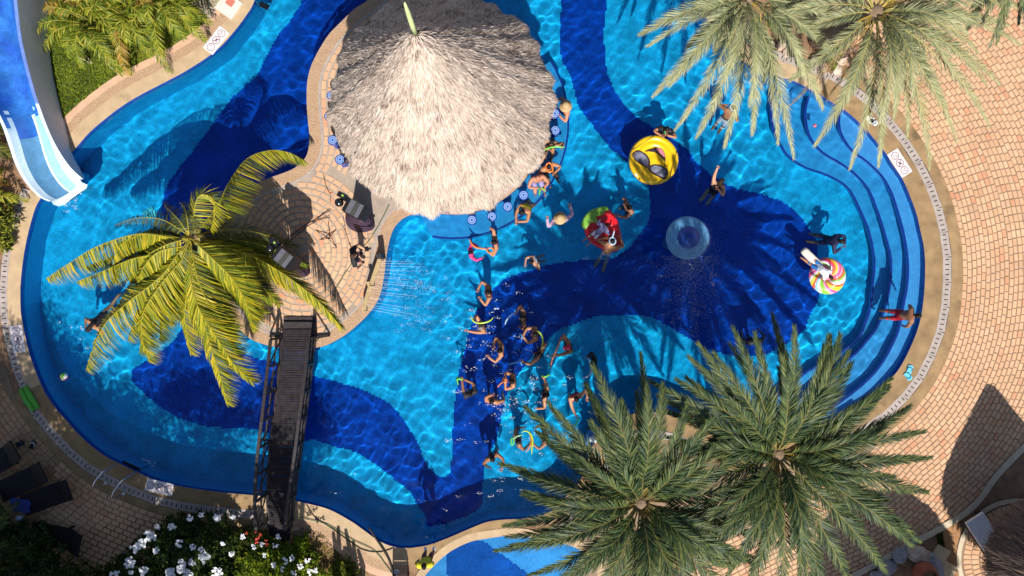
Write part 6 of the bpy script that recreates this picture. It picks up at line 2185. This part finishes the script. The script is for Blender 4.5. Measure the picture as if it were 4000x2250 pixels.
person('man in a black shirt behind the yellow float', (2605, 506), 250, ((2580, 528, .15), (2612, 530, .15)), skin='tan', hz=.2, clothes=(('shirt', 'tee', BLK),))
person('man in white shorts with a pale blue balloon ring on his head', (2866, 420), 60, ((2880, 455), (2838, 410)), skin='brown', pitch=24, hz=.22, clothes=(('shorts', 'shorts', WHT),))
person('woman throwing one arm straight up right of the yellow float', (2819, 707), 60, ((2804, 648, .45), (2807, 741, .1)), skin='light', hair='brown', style='long', pitch=25, clothes=(('swimsuit', 'one', BLK),))
person('swimmer in a navy shirt stretched out above the striped float', (3287, 943), -15, ((3281, 972), (3300, 950)), s=.85, pitch=28, hz=.14, skin='dark', legs='swim', look=-40, clothes=(('shirt', 'long', NAV), ('shorts', 'shorts', NAV)))
person('child in a white shirt lying back on the striped round float', (3246, 1083), 135, ((3214, 1090, .25), (3254, 1052, .25)), s=.66, hz=.32, pitch=-72, legs='swim', skin='tan', look=50, clothes=(('shirt', 'tee', WHT), ('shorts', 'shorts', BLU)))
person('man in blue and red shorts bending to climb the steps', (3587, 1233), 0, ((3552, 1198, .3), (3530, 1274, .3)), hz=.9, pitch=22, skin='brown', look=-20, clothes=(('shorts', 'shorts', RED), ('waistband', 'brief', BLU)))
person('swimmer with black hair beside the coconut frond tips', (346, 1286), 230, (None, None), skin='tan', hz=.08, pitch=60, legs='swim', style='long', look=-20, clothes=(('swimsuit', 'one', BLK),))
person('dark shaded swimmer at the tip of the right dark palm', (2956, 1332), 100, (None, None), skin='dark', hz=.15, clothes=(('shirt', 'tee', BLK),))
person('man in a black tee standing on the island bricks holding a camera', (1380, 998), 10, ((1426, 974, 1.2), (1405, 1040, 1.05)), hz=1.62, skin='light', hair='brown', pitch=4, clothes=(('tee', 'tee', BLK), ('shorts', 'shorts', PKS), ('shoe', 'shoeL', BLK), ('shoe', 'shoeR', BLK)), group='people on the deck')
person('lifeguard in a bright yellow shirt and white shoes standing at the pool edge', (1656, 2211), 92, ((1634, 2190, .95), (1682, 2192, .95)), hz=1.62, skin='brown', pitch=3, clothes=(('shirt', 'tee', YEL), ('shorts', 'shorts', MAR), ('shoe', 'shoeL', WHT), ('shoe', 'shoeR', WHT)), group='people on the deck')
person('sunbather at the left edge with bent legs in the shade', (-30, 1520), 185, ((0, 1500, .4), (-10, 1560, .4)), hz=.55, pitch=-70, legs='sit', skin='tan', clothes=(('swimsuit', 'one', F_('cobalt_cloth', (.06, .07, .5))),), group='people on the deck', look=60)
build_people()

# what they hold
cm_ = MB()
p = W(1432, 972, 1.22)
root = empty('camera', p, 'black camera in the hands of the man on the island bricks', 'camera')
MB().box(p, .1, .14, .09, .2).build('body', M['black'], root)
MB().tube([p + Vector((.04, 0, 0)), p + Vector((.13, .02, 0))], .035, 12).build('lens', M['blackgloss'], root)


def balloon(label, pts, col, rad=.022, z=.12, closed=False):
    q = smooth([a[:2] for a in pts], closed, 5)
    if closed:
        q = np.vstack([q, q[:1]])
    zz = [a[2] if len(a) > 2 else z for a in pts]
    if closed:
        zz.append(zz[0])
    zz = np.interp(np.linspace(0, 1, len(q)), np.linspace(0, 1, len(zz)), zz)
    n = len(q)
    rad_ = [rad * min(1, .35 + 3.5 * min(i, n - 1 - i) / n) if not closed else rad for i in range(n)]
    m = flat('balloon_' + '_'.join('%d' % (100 * c) for c in col), col, .25, .5, transl=.15)
    return tag(MB().tube([W(a, b, zv) for (a, b), zv in zip(q, zz)], rad_, 8).build('balloon', m, None, True), label, 'balloon', 'twisting balloons')


LIME, GRN, ORG, LBL, PBL, PCH = (.5, .68, .03), (.16, .6, .06), (.8, .24, .05), (.1, .35, .72), (.5, .66, .82), (.7, .3, .17)
balloon('long orange balloon sword reaching from the woman to the pink child', [(1833, 932), (1842, 952), (1858, 966), (1880, 970), (1902, 975)], ORG, .028)
balloon('orange balloon loop at the hilt in front of the violet swimsuit', [(1905, 972), (1918, 968), (1928, 976), (1926, 987), (1912, 988), (1903, 981)], ORG, .024, closed=True)
balloon('lime balloon curved like a smile over the swimmer by the foam', [(1838, 1233), (1850, 1255), (1870, 1262), (1898, 1259), (1918, 1250), (1927, 1238)], LIME, .026, z=.4)
balloon('white and blue balloon curving down from the dark haired swimmer', [(2015, 1222), (2000, 1228), (1985, 1242), (1976, 1256), (1973, 1268)], PBL, .022, .2)
balloon('short blue balloon knot at the hilt of the white and blue one', [(2012, 1207), (2011, 1219), (2014, 1232)], LBL, .022, .22)
balloon('thin blue balloon in the ring of the man\'s arms', [(2027, 1299), (2036, 1309), (2045, 1321)], LBL, .022, .16)
balloon('tiny blue balloon stub under the thin blue one', [(2038, 1312), (2038, 1330)], LBL, .018, .12)
balloon('lime balloon arching over to the long haired woman', [(2098, 1291), (2112, 1304), (2120, 1325), (2119, 1345), (2114, 1362)], LIME, .026, .35)
balloon('light blue balloon sword pointing left from the long haired woman', [(1984, 1426), (2004, 1418), (2034, 1412)], LBL, .026)
balloon('light blue crosspiece of the balloon sword pointing left', [(2032, 1406), (2035, 1418), (2040, 1428)], LBL, .022, .13)
balloon('long peach balloon held by the swimmer in the red cap', [(2190, 1326), (2172, 1370), (2157, 1405), (2150, 1440)], PCH, .028, .15)
balloon('pale blue balloon bending round the child in black sleeves', [(2296, 1393), (2306, 1420), (2310, 1445), (2300, 1468), (2274, 1478)], PBL, .022)
balloon('green balloon body of the animal at the left', [(1781, 1477), (1795, 1481), (1810, 1482)], GRN, .03, .2)
balloon('green balloon legs of the animal at the left', [(1786, 1470), (1786, 1485), (1790, 1504)], GRN, .022, .2)
balloon('green balloon neck crossing the animal at the left', [(1779, 1485), (1792, 1480), (1797, 1474)], GRN, .02, .24)
balloon('orange balloon tail pointing down left of the flower', [(1943, 1513), (1955, 1499), (1968, 1489)], ORG, .022)
balloon('orange balloon flower in the arms of the swimmer', [(1964, 1488), (1966, 1478), (1974, 1479), (1979, 1487), (1972, 1494)], ORG, .026, .2, closed=True)
balloon('green balloon held straight up by the woman in black', [(2111, 1474), (2118, 1468), (2130, 1472), (2142, 1466), (2154, 1465)], GRN, .028, .4)
balloon('thin green balloon arc sweeping under the frond tip', [(2261, 1628), (2255, 1650), (2240, 1666), (2219, 1677)], GRN, .02)
balloon('lime balloon loop on the swimmer\'s balloon hat', [(1998, 1712), (2006, 1716), (2006, 1732), (1999, 1738), (1996, 1726)], GRN, .024, .3, closed=True)
balloon('mint balloon bar across the balloon hat', [(2003, 1716), (2020, 1704), (2043, 1698)], (.3, .65, .3), .024, .4)
balloon('tall lime balloon arch between the two swimmers', [(2036, 1690), (2052, 1683), (2070, 1692), (2080, 1715), (2078, 1745), (2077, 1774)], LIME, .026, .25)
balloon('orange balloon inside the tall lime arch', [(2068, 1694), (2076, 1718), (2070, 1744), (2055, 1767)], ORG, .024, .2)
balloon('green balloon across the lap of the bather under the eave', [(2120, 592), (2140, 579), (2170, 573), (2207, 575)], GRN, .026, .45)
balloon('orange balloon ring beside the bar', [(2133, 645), (2146, 636), (2158, 650), (2158, 666), (2146, 672), (2134, 663)], ORG, .026, .62, closed=True)
balloon('green balloon hanging from the big man\'s hands', [(2103, 732), (2108, 745), (2106, 763)], GRN, .026, .4)
balloon('short green balloon by the big man\'s knee', [(2112, 731), (2122, 738), (2130, 748)], GRN, .024, .4)
balloon('pale blue balloon ring over the head of the man at the strawberry float', [(2382, 933), (2393, 927), (2404, 936), (2403, 950), (2391, 955), (2381, 946)], PBL, .022, .46, closed=True)
balloon('pale blue balloon spike above the ring at the strawberry float', [(2390, 930), (2396, 915), (2400, 898)], PBL, .024, .46)
balloon('pale blue balloon ring on the head of the man in white shorts', [(2853, 415), (2862, 406), (2875, 410), (2879, 422), (2870, 432), (2857, 428)], PBL, .022, .34, closed=True)
balloon('small green balloon logo shape on the black shirt behind the yellow float', [(2592, 516), (2600, 512), (2596, 522), (2604, 520)], (.05, .5, .15), .014, .2)


# ------------------------------------------------------------------ inflatables
def ringmesh(outline, prof, z0, mb=None, mi=0, col=None):
    """outline in px at water level, star shaped; prof: list of (scale about centroid, height)"""
    mb = mb or MB()
    P = np.array(outline, float)
    c = P.mean(0)
    n = len(P)
    V = []
    for sc_, h in prof:
        for p in P:
            q = c + (p - c) * sc_
            V.append(W(q[0], q[1], 0) * 1 + Vector((0, 0, z0 + h)))
    F = []
    for i in range(len(prof) - 1):
        for k in range(n):
            k2 = (k + 1) % n
            F.append((i * n + k2, i * n + k, (i + 1) * n + k, (i + 1) * n + k2))
    F.append(tuple((len(prof) - 1) * n + k for k in range(n))[::-1])
    mb.add(V, F, mi, col)
    return mb


yc = np.array((2553, 625))
yr = 97
circ = [(yc[0] + yr * math.cos(a), yc[1] + yr * math.sin(a)) for a in np.linspace(0, 2 * np.pi, 64, endpoint=False)]
root = empty('smiley_float', W(*yc, WL), 'round yellow island float with a laughing face in sunglasses', 'pool float', 'pool floats')
prof = [(.9, -.02), (.97, .03), (1.0, .1), (.985, .17), (.94, .22), (.88, .235), (.82, .225), (.77, .19), (.72, .2), (.64, .215), (.57, .2), (.53, .17), (.46, .175), (.36, .185), (.3, .165), (.2, .17), (.1, .175), (.05, .18)]
ringmesh(circ, prof, WL).build('float_body', M['yellow'], root, True)
R1 = lambda a: [(1900 + x / 2.07, 300 + y / 2.07) for x, y in a]


def ztop(u, v):
    f = math.hypot(u - yc[0], v - yc[1]) / yr
    sc_ = [p[0] for p in prof][::-1][:-2]; hh = [p[1] for p in prof][::-1][:-2]
    return WL + float(np.interp(f, sc_, hh)) + .008


def decal(name, poly, m, dz=0.0):
    P = smooth(poly, True, 4)
    c = P.mean(0)
    V = [W(c[0], c[1], 0) + Vector((0, 0, ztop(*c) + dz))]
    rings = 5
    for i in range(1, rings + 1):
        for p in P:
            q = c + (p - c) * i / rings
            V.append(W(q[0], q[1], 0) + Vector((0, 0, ztop(*q) + dz)))
    n = len(P)
    F = [(0, 1 + (k + 1) % n, 1 + k) for k in range(n)]
    for i in range(rings - 1):
        for k in range(n):
            F.append((1 + i * n + k, 1 + i * n + (k + 1) % n, 1 + (i + 1) * n + (k + 1) % n, 1 + (i + 1) * n + k))
    mb = MB().add(V, F)
    return mb.build(name, m, root, True)


LENS = mat('lens_print', (.06, .055, .09), .25, col2=(.22, .22, .3), vscale=2.4)
decal('sunglass_frame', R1([(1168, 642), (1205, 600), (1250, 606), (1300, 640), (1322, 690), (1312, 742), (1262, 722), (1210, 692)]), F_('dark_brown_print', (.03, .014, .012)), 0)
decal('sunglass_frame', R1([(1300, 738), (1345, 712), (1400, 716), (1448, 744), (1466, 772), (1442, 834), (1380, 812), (1328, 776)]), F_('dark_brown_print', (.03, .014, .012)), 0)
decal('sunglass_lens', R1([(1185, 645), (1212, 612), (1250, 618), (1288, 648), (1305, 690), (1296, 725), (1258, 708), (1215, 682)]), LENS, .006)
decal('sunglass_lens', R1([(1325, 738), (1352, 722), (1398, 726), (1438, 750), (1448, 775), (1432, 815), (1385, 798), (1340, 768)]), LENS, .006)
decal('mouth', R1([(1288, 602), (1330, 584), (1380, 576), (1420, 590), (1440, 630), (1445, 690), (1425, 672), (1392, 634), (1345, 610)]), F_('dark_brown_print', (.03, .014, .012)), .002)
decal('tongue', R1([(1368, 582), (1405, 584), (1430, 612), (1438, 652), (1408, 630), (1380, 606)]), F_('tongue_print', (.6, .2, .24)), .008)
MB().tube([W(a, b, ztop(a, b)) for a, b in smooth(R1([(1283, 592), (1288, 604), (1300, 606)]), False, 4)], .008, 5).build('smile_line', BLK, root)
MB().tube([W(a, b, ztop(a, b)) for a, b in smooth(R1([(1443, 690), (1442, 715), (1436, 722), (1462, 722)]), False, 4)], .008, 5).build('smile_line', BLK, root)
for a, b in (((1162, 608), (1352, 480)), ((1538, 608), (1478, 832))):
    MB().tube([W(*R1([a])[0], WL + .25), W(*R1([b])[0], WL + .25)], .007, 5).build('grab_rope', F_('brown_rope', (.12, .06, .02)), root)
for a in ((1162, 608), (1352, 480), (1538, 608), (1478, 832), (1240, 828)):
    MB().lathe(W(*R1([a])[0], WL + .235), [(.025, 0), (.02, .02), (0, .02)], 10).build('rope_ring', BLK, root)
MB().box(W(*R1([(1212, 795)])[0], ztop(*R1([(1212, 795)])[0]) + .002), .05, .12, .004, .7).build('care_label', WHT, root)

# strawberry float
sb = smooth(R1([(790, 1235), (800, 1165), (850, 1105), (920, 1072), (985, 1072), (1035, 1115), (1068, 1180), (1088, 1270), (1097, 1345), (1070, 1400), (1010, 1415), (940, 1395), (870, 1360), (815, 1305)]), True, 5)
root = empty('strawberry_float', W(*sb.mean(0), WL), 'red strawberry shaped float with green leaves and two people on it', 'pool float', 'pool floats')
ringmesh(sb, [(.9, -.02), (.98, .04), (1.0, .1), (.96, .17), (.88, .2), (.8, .18), (.7, .17), (.6, .185), (.5, .165), (.4, .175), (.2, .165), (.08, .17)], WL).build('float_body', mat('red_vinyl', (.66, .012, .02), .28, var=.1, spec=.5), root, True)
lf = smooth(R1([(764, 1198), (800, 1118), (868, 1068), (962, 1050), (982, 1078), (930, 1092), (948, 1112), (885, 1135), (896, 1178), (835, 1186), (800, 1236)]), True, 5)
ringmesh(lf, [(1.0, .17), (1.0, .21), (.9, .25), (.6, .27), (.3, .265), (.1, .27)], WL).build('leaf', mat('green_vinyl', (.2, .42, .05), .35, var=.25, vscale=5), root, True)
for x, y in ((838, 1295), (1037, 1140), (1000, 1110), (900, 1190), (860, 1240), (950, 1330), (1060, 1290), (1010, 1200), (880, 1320), (930, 1240)):
    p = W(*R1([(x, y)])[0], WL + .195)
    MB().ball(p, .03, .018, .008, 8, 5).build('seed', F_('seed_black', (.03, .012, .012)) if x in (838, 1037, 950) else F_('seed_pink', (.75, .25, .2)), root)

# lollipop float
lc = np.array((3235, 1078))
root = empty('lollipop_float', W(*lc, WL), 'rainbow swirl lollipop float with a thick cream stick', 'pool float', 'pool floats')
PAL = [(.8, .05, .16), (.82, .35, .45), (.8, .12, .05), (.85, .8, .75), (.75, .6, .04), (.25, .52, .06), (.22, .5, .7), (.8, .78, .75), (.8, .1, .3)]
for k in range(27):
    mb = MB()
    a0, a1 = 2 * math.pi * k / 27, 2 * math.pi * (k + 1) / 27
    nr, na = 12, 4
    V = []
    for i in range(nr + 1):
        f = i / nr
        for j in range(na + 1):
            w_ = j / na
            a = a0 + (a1 - a0) * w_ + 1.7 * (1 - f)
            r_ = 72 * f
            zz = .2 * math.sqrt(max(0, 1 - abs(2 * max(f, .25) - 1.25) ** 2.4 / .75 ** 2.4 * .9)) + .012 * math.sin(math.pi * w_)
            q = W(lc[0] + r_ * math.cos(a), lc[1] + r_ * math.sin(a), 0)
            V.append(Vector((q.x, q.y, WL + zz)))
    F = [(i * (na + 1) + j + 1, i * (na + 1) + j, (i + 1) * (na + 1) + j, (i + 1) * (na + 1) + j + 1) for i in range(nr) for j in range(na)]
    c = PAL[(k * 2) % 9 if k % 3 else (k // 3 + 3) % 9]
    mb.add(V, F).build('swirl_stripe', flat('candy_%d%d%d' % tuple(int(x * 99) for x in c), c, .28, .5), root, True)
ringmesh([(lc[0] + 71 * math.cos(a), lc[1] + 71 * math.sin(a)) for a in np.linspace(0, 2 * np.pi, 48, endpoint=False)], [(1.0, .08), (1.0, .03), (.9, -.02), (.5, -.03)][::-1], WL).build('underside', F_('pink_vinyl', (.75, .2, .3)), root, True)
a, b = W(3136, 974, .02), W(3203, 1042, .02)
d = (b - a).normalized()
MB().tube([a - d * .0, a + d * .03, a + d * .1, b], [.08, .115, .125, .125], 16).build('stick', F_('cream_vinyl', (.74, .66, .54)), root, True)

# balls, footwear, towels
p = W(250, 1471, .0)
root = empty('beach_ball', p, 'small white green and pink beach ball floating at the left', 'ball')
for k in range(6):
    mb = MB()
    V = []
    for i in range(9):
        th = math.pi * i / 8
        for j in range(4):
            a = 2 * math.pi * (k + j / 3) / 6
            n_ = Vector((math.sin(th) * math.cos(a), math.sin(th) * math.sin(a), math.cos(th)))
            n_ = Matrix.Rotation(.9, 3, 'X') @ n_
            V.append(p + n_ * .115)
    mb.add(V, [(i * 4 + j, i * 4 + j + 1, (i + 1) * 4 + j + 1, (i + 1) * 4 + j) for i in range(8) for j in range(3)])
    mb.build('panel', [F_('ball_white', (.8, .8, .8)), F_('ball_green', (.2, .6, .05)), F_('ball_pink', (.7, .03, .25))][k % 3], root, True)
p = W(3181, 491, WL)
tag(MB().ball(p + Vector((0, 0, .03)), .055).build('ball', F_('coral_ball', (.8, .14, .16)), None, True), 'small coral ball floating over the steps near the palm fronds', 'ball')


def sandal(u, v, ang, label, c1, c2, group, L_=.27):
    p = W(u, v, .012)
    root = empty('sandal', p, label, 'sandal', group)
    ca, sa = math.cos(ang), math.sin(ang)
    T = lambda x, y, z: Vector((p.x + x * ca - y * sa, p.y + x * sa + y * ca, z))
    out_ = [(-.5, -.2), (-.45, -.32), (-.2, -.3), (.1, -.34), (.35, -.36), (.5, -.2), (.52, .05), (.42, .28), (.2, .33), (-.1, .28), (-.4, .3), (-.5, .15)]
    V = [T(x * L_, y * L_ * .95, .012) for x, y in out_] + [T(x * L_, y * L_ * .95, .035) for x, y in out_]
    n = len(out_)
    MB().add(V, [tuple(n + k for k in range(n)), tuple(range(n - 1, -1, -1))] + [(k, (k + 1) % n, n + (k + 1) % n, n + k) for k in range(n)]).build('sole', c1, root)
    MB().tube([T(.3 * L_, 0, .04), T(.12 * L_, -.28 * L_, .05), T(-.1 * L_, -.26 * L_, .035)], .012, 6).build('strap', c2, root)
    MB().tube([T(.3 * L_, 0, .04), T(.12 * L_, .26 * L_, .05), T(-.1 * L_, .26 * L_, .035)], .012, 6).build('strap', c2, root)


TQ, TQ2 = F_('turquoise_rubber', (.12, .5, .68)), F_('dark_teal_rubber', (.02, .14, .25))
sandal(3552, 1443, R(72), 'turquoise flip flop nearer the pool steps on the right coping', TQ, TQ2, 'turquoise flip flops')
sandal(3547, 1469, R(-50), 'turquoise flip flop lower on the right coping against the drain', TQ, TQ2, 'turquoise flip flops')
sandal(3399, 466, R(-25), 'white shoe on the coping under the drooping pale frond, upper of the pair', F_('white_rubber', (.75, .75, .78)), GRY, 'white shoes')
sandal(3411, 477, R(-25), 'white shoe on the coping under the drooping pale frond, lower of the pair', F_('white_rubber', (.75, .75, .78)), GRY, 'white shoes')
sandal(128, 1737, R(60), 'black slide with white stripes on the shaded left bricks', F_('black_rubber', (.015, .015, .018)), F_('white_rubber', (.75, .75, .78)), 'black slides')
sandal(78, 1733, R(30), 'dark slide lying further left on the shaded bricks', F_('black_rubber', (.015, .015, .018)), GRY, 'black slides')
gm = MB()
a, b, c = W(88, 1515, .06), W(112, 1560, .07), W(140, 1600, .05)
dd = (c - a).normalized()
sd = Vector((-dd.y, dd.x, 0))
for off in (-.075, .075):
    gm.tube([a + sd * off, b + sd * off * 1.2, c + sd * off], [.07, .085, .07], 10, flat=.7)
tag(gm.build('pool_mat', flat('green_foam', (.1, .42, .05), .8), None, True), 'bright green folded pool mat on the left coping', 'mat')
p = W(2265, 1993, 0)
root = empty('beach_bag', p, 'blue patterned beach bag on the coping among the frond tips', 'bag')
MB().lathe(p, [(.05, 0), (.2, .02), (.22, .14), (.14, .26), (.05, .32), (0, .32)], 14, sx=1.1, sy=.75).build('bag_body', mat('blue_print', (.03, .05, .35), .7, col2=(.25, .28, .6), vscale=16), root, True)
MB().tube([p + Vector((-.06, .02, .3)), p + Vector((-.02, .2, .42)), p + Vector((.05, .02, .3))], .014, 6).build('strap', NAV, root)
p = W(1571, 2240, 0)
root = empty('chair', p, 'dark red plastic chair cut off by the bottom edge near the lifeguard', 'chair')
MB().box(p + Vector((0, -.25, .43)), .48, .46, .04).build('seat', MAR, root)
MB().add([p + Vector((x, .0 + y, z)) for y in (0, .04) for x, z in ((-.24, .45), (.24, .45), (.22, .8), (.1, .88), (-.1, .88), (-.22, .8))], [(0, 1, 2, 3, 4, 5), (11, 10, 9, 8, 7, 6)] + [(k, 6 + k, 6 + (k + 1) % 6, (k + 1) % 6) for k in range(6)]).build('backrest', MAR, root)
for x in (-.21, .21):
    for y in (-.45, -.02):
        MB().beam(p + Vector((x, y, 0)), p + Vector((x, y, .42)), .04, .04).build('leg', MAR, root)
    MB().beam(p + Vector((x, -.42, .65)), p + Vector((x, .0, .66)), .05, .03).build('armrest', MAR, root)
sandal(1546, 2240, R(70), 'white and grey shoe beside the dark red chair at the bottom edge', F_('white_rubber', (.75, .75, .78)), GRY, 'white shoes')
p = W(3397, 372, 0)
root = empty('garden_lamp', p, 'small brown garden lamp on the bricks between drooping fronds', 'lamp')
MB().lathe(p, [(.06, 0), (.03, .03), (.03, .15)], 12).build('post', M['cable'], root)
MB().lathe(p, [(.04, .14), (.1, .18), (.09, .27), (.0, .3)], 16).build('lamp_shade', F_('brown_metal', (.06, .035, .025)), root, True)


def dark_lounger(c, ang, label):
    p = W(*c, 0)
    root = empty('sun_lounger', p, label, 'lounger', 'dark loungers in the shade')
    ca, sa = math.cos(ang), math.sin(ang)
    ax = (Vector((ca, sa, 0)), Vector((-sa, ca, 0)), Vector((0, 0, 1)))
    T = lambda x, y, z: Vector((p.x + x * ca - y * sa, p.y + x * sa + y * ca, z))
    MB().box(T(-.3, 0, .32), 1.2, .66, .05, axes=ax).build('seat', M['black'], root)
    MB().beam(T(.3, 0, .34), T(.85, 0, .7), .66, .04).build('backrest', M['black'], root)
    for x in (-.8, .2):
        for y in (-.28, .28):
            MB().beam(T(x, y, 0), T(x, y, .3), .05, .05).build('leg', M['black'], root)


dark_lounger((130, 1865), R(25), 'black lounger on the left bricks nearest the drain')
dark_lounger((225, 1925), R(20), 'black lounger in the middle of the shaded left bricks')
dark_lounger((260, 2085), R(-10), 'black lounger lowest on the shaded left bricks')
dark_lounger((30, 1790), R(30), 'black lounger at the left edge in deep shade')
p = W(80, 1975, .38)
tw_ = MB()
for i in range(7):
    for j in range(5):
        tw_.v.append(tuple(p + Vector((-.3 + .1 * i, -.2 + .1 * j + .03 * math.sin(i), .04 * math.sin(i * 1.9 + j * 2.3)))))
for i in range(6):
    for j in range(4):
        tw_.f.append((i * 5 + j, (i + 1) * 5 + j, (i + 1) * 5 + j + 1, i * 5 + j + 1)); tw_.m.append(0); tw_.c.append(None)
tag(tw_.build('towel', F_('blue_towel', (.03, .05, .25)), None, True), 'crumpled blue towel in the shade at bottom left', 'towel')
p = W(76, 2025, .3)
tag(MB().ball(p, .12, .1, .09, 12, 8).build('towel', F_('pale_blue_towel', (.35, .42, .6)), None, True), 'rolled pale blue towel below the crumpled blue one', 'towel')
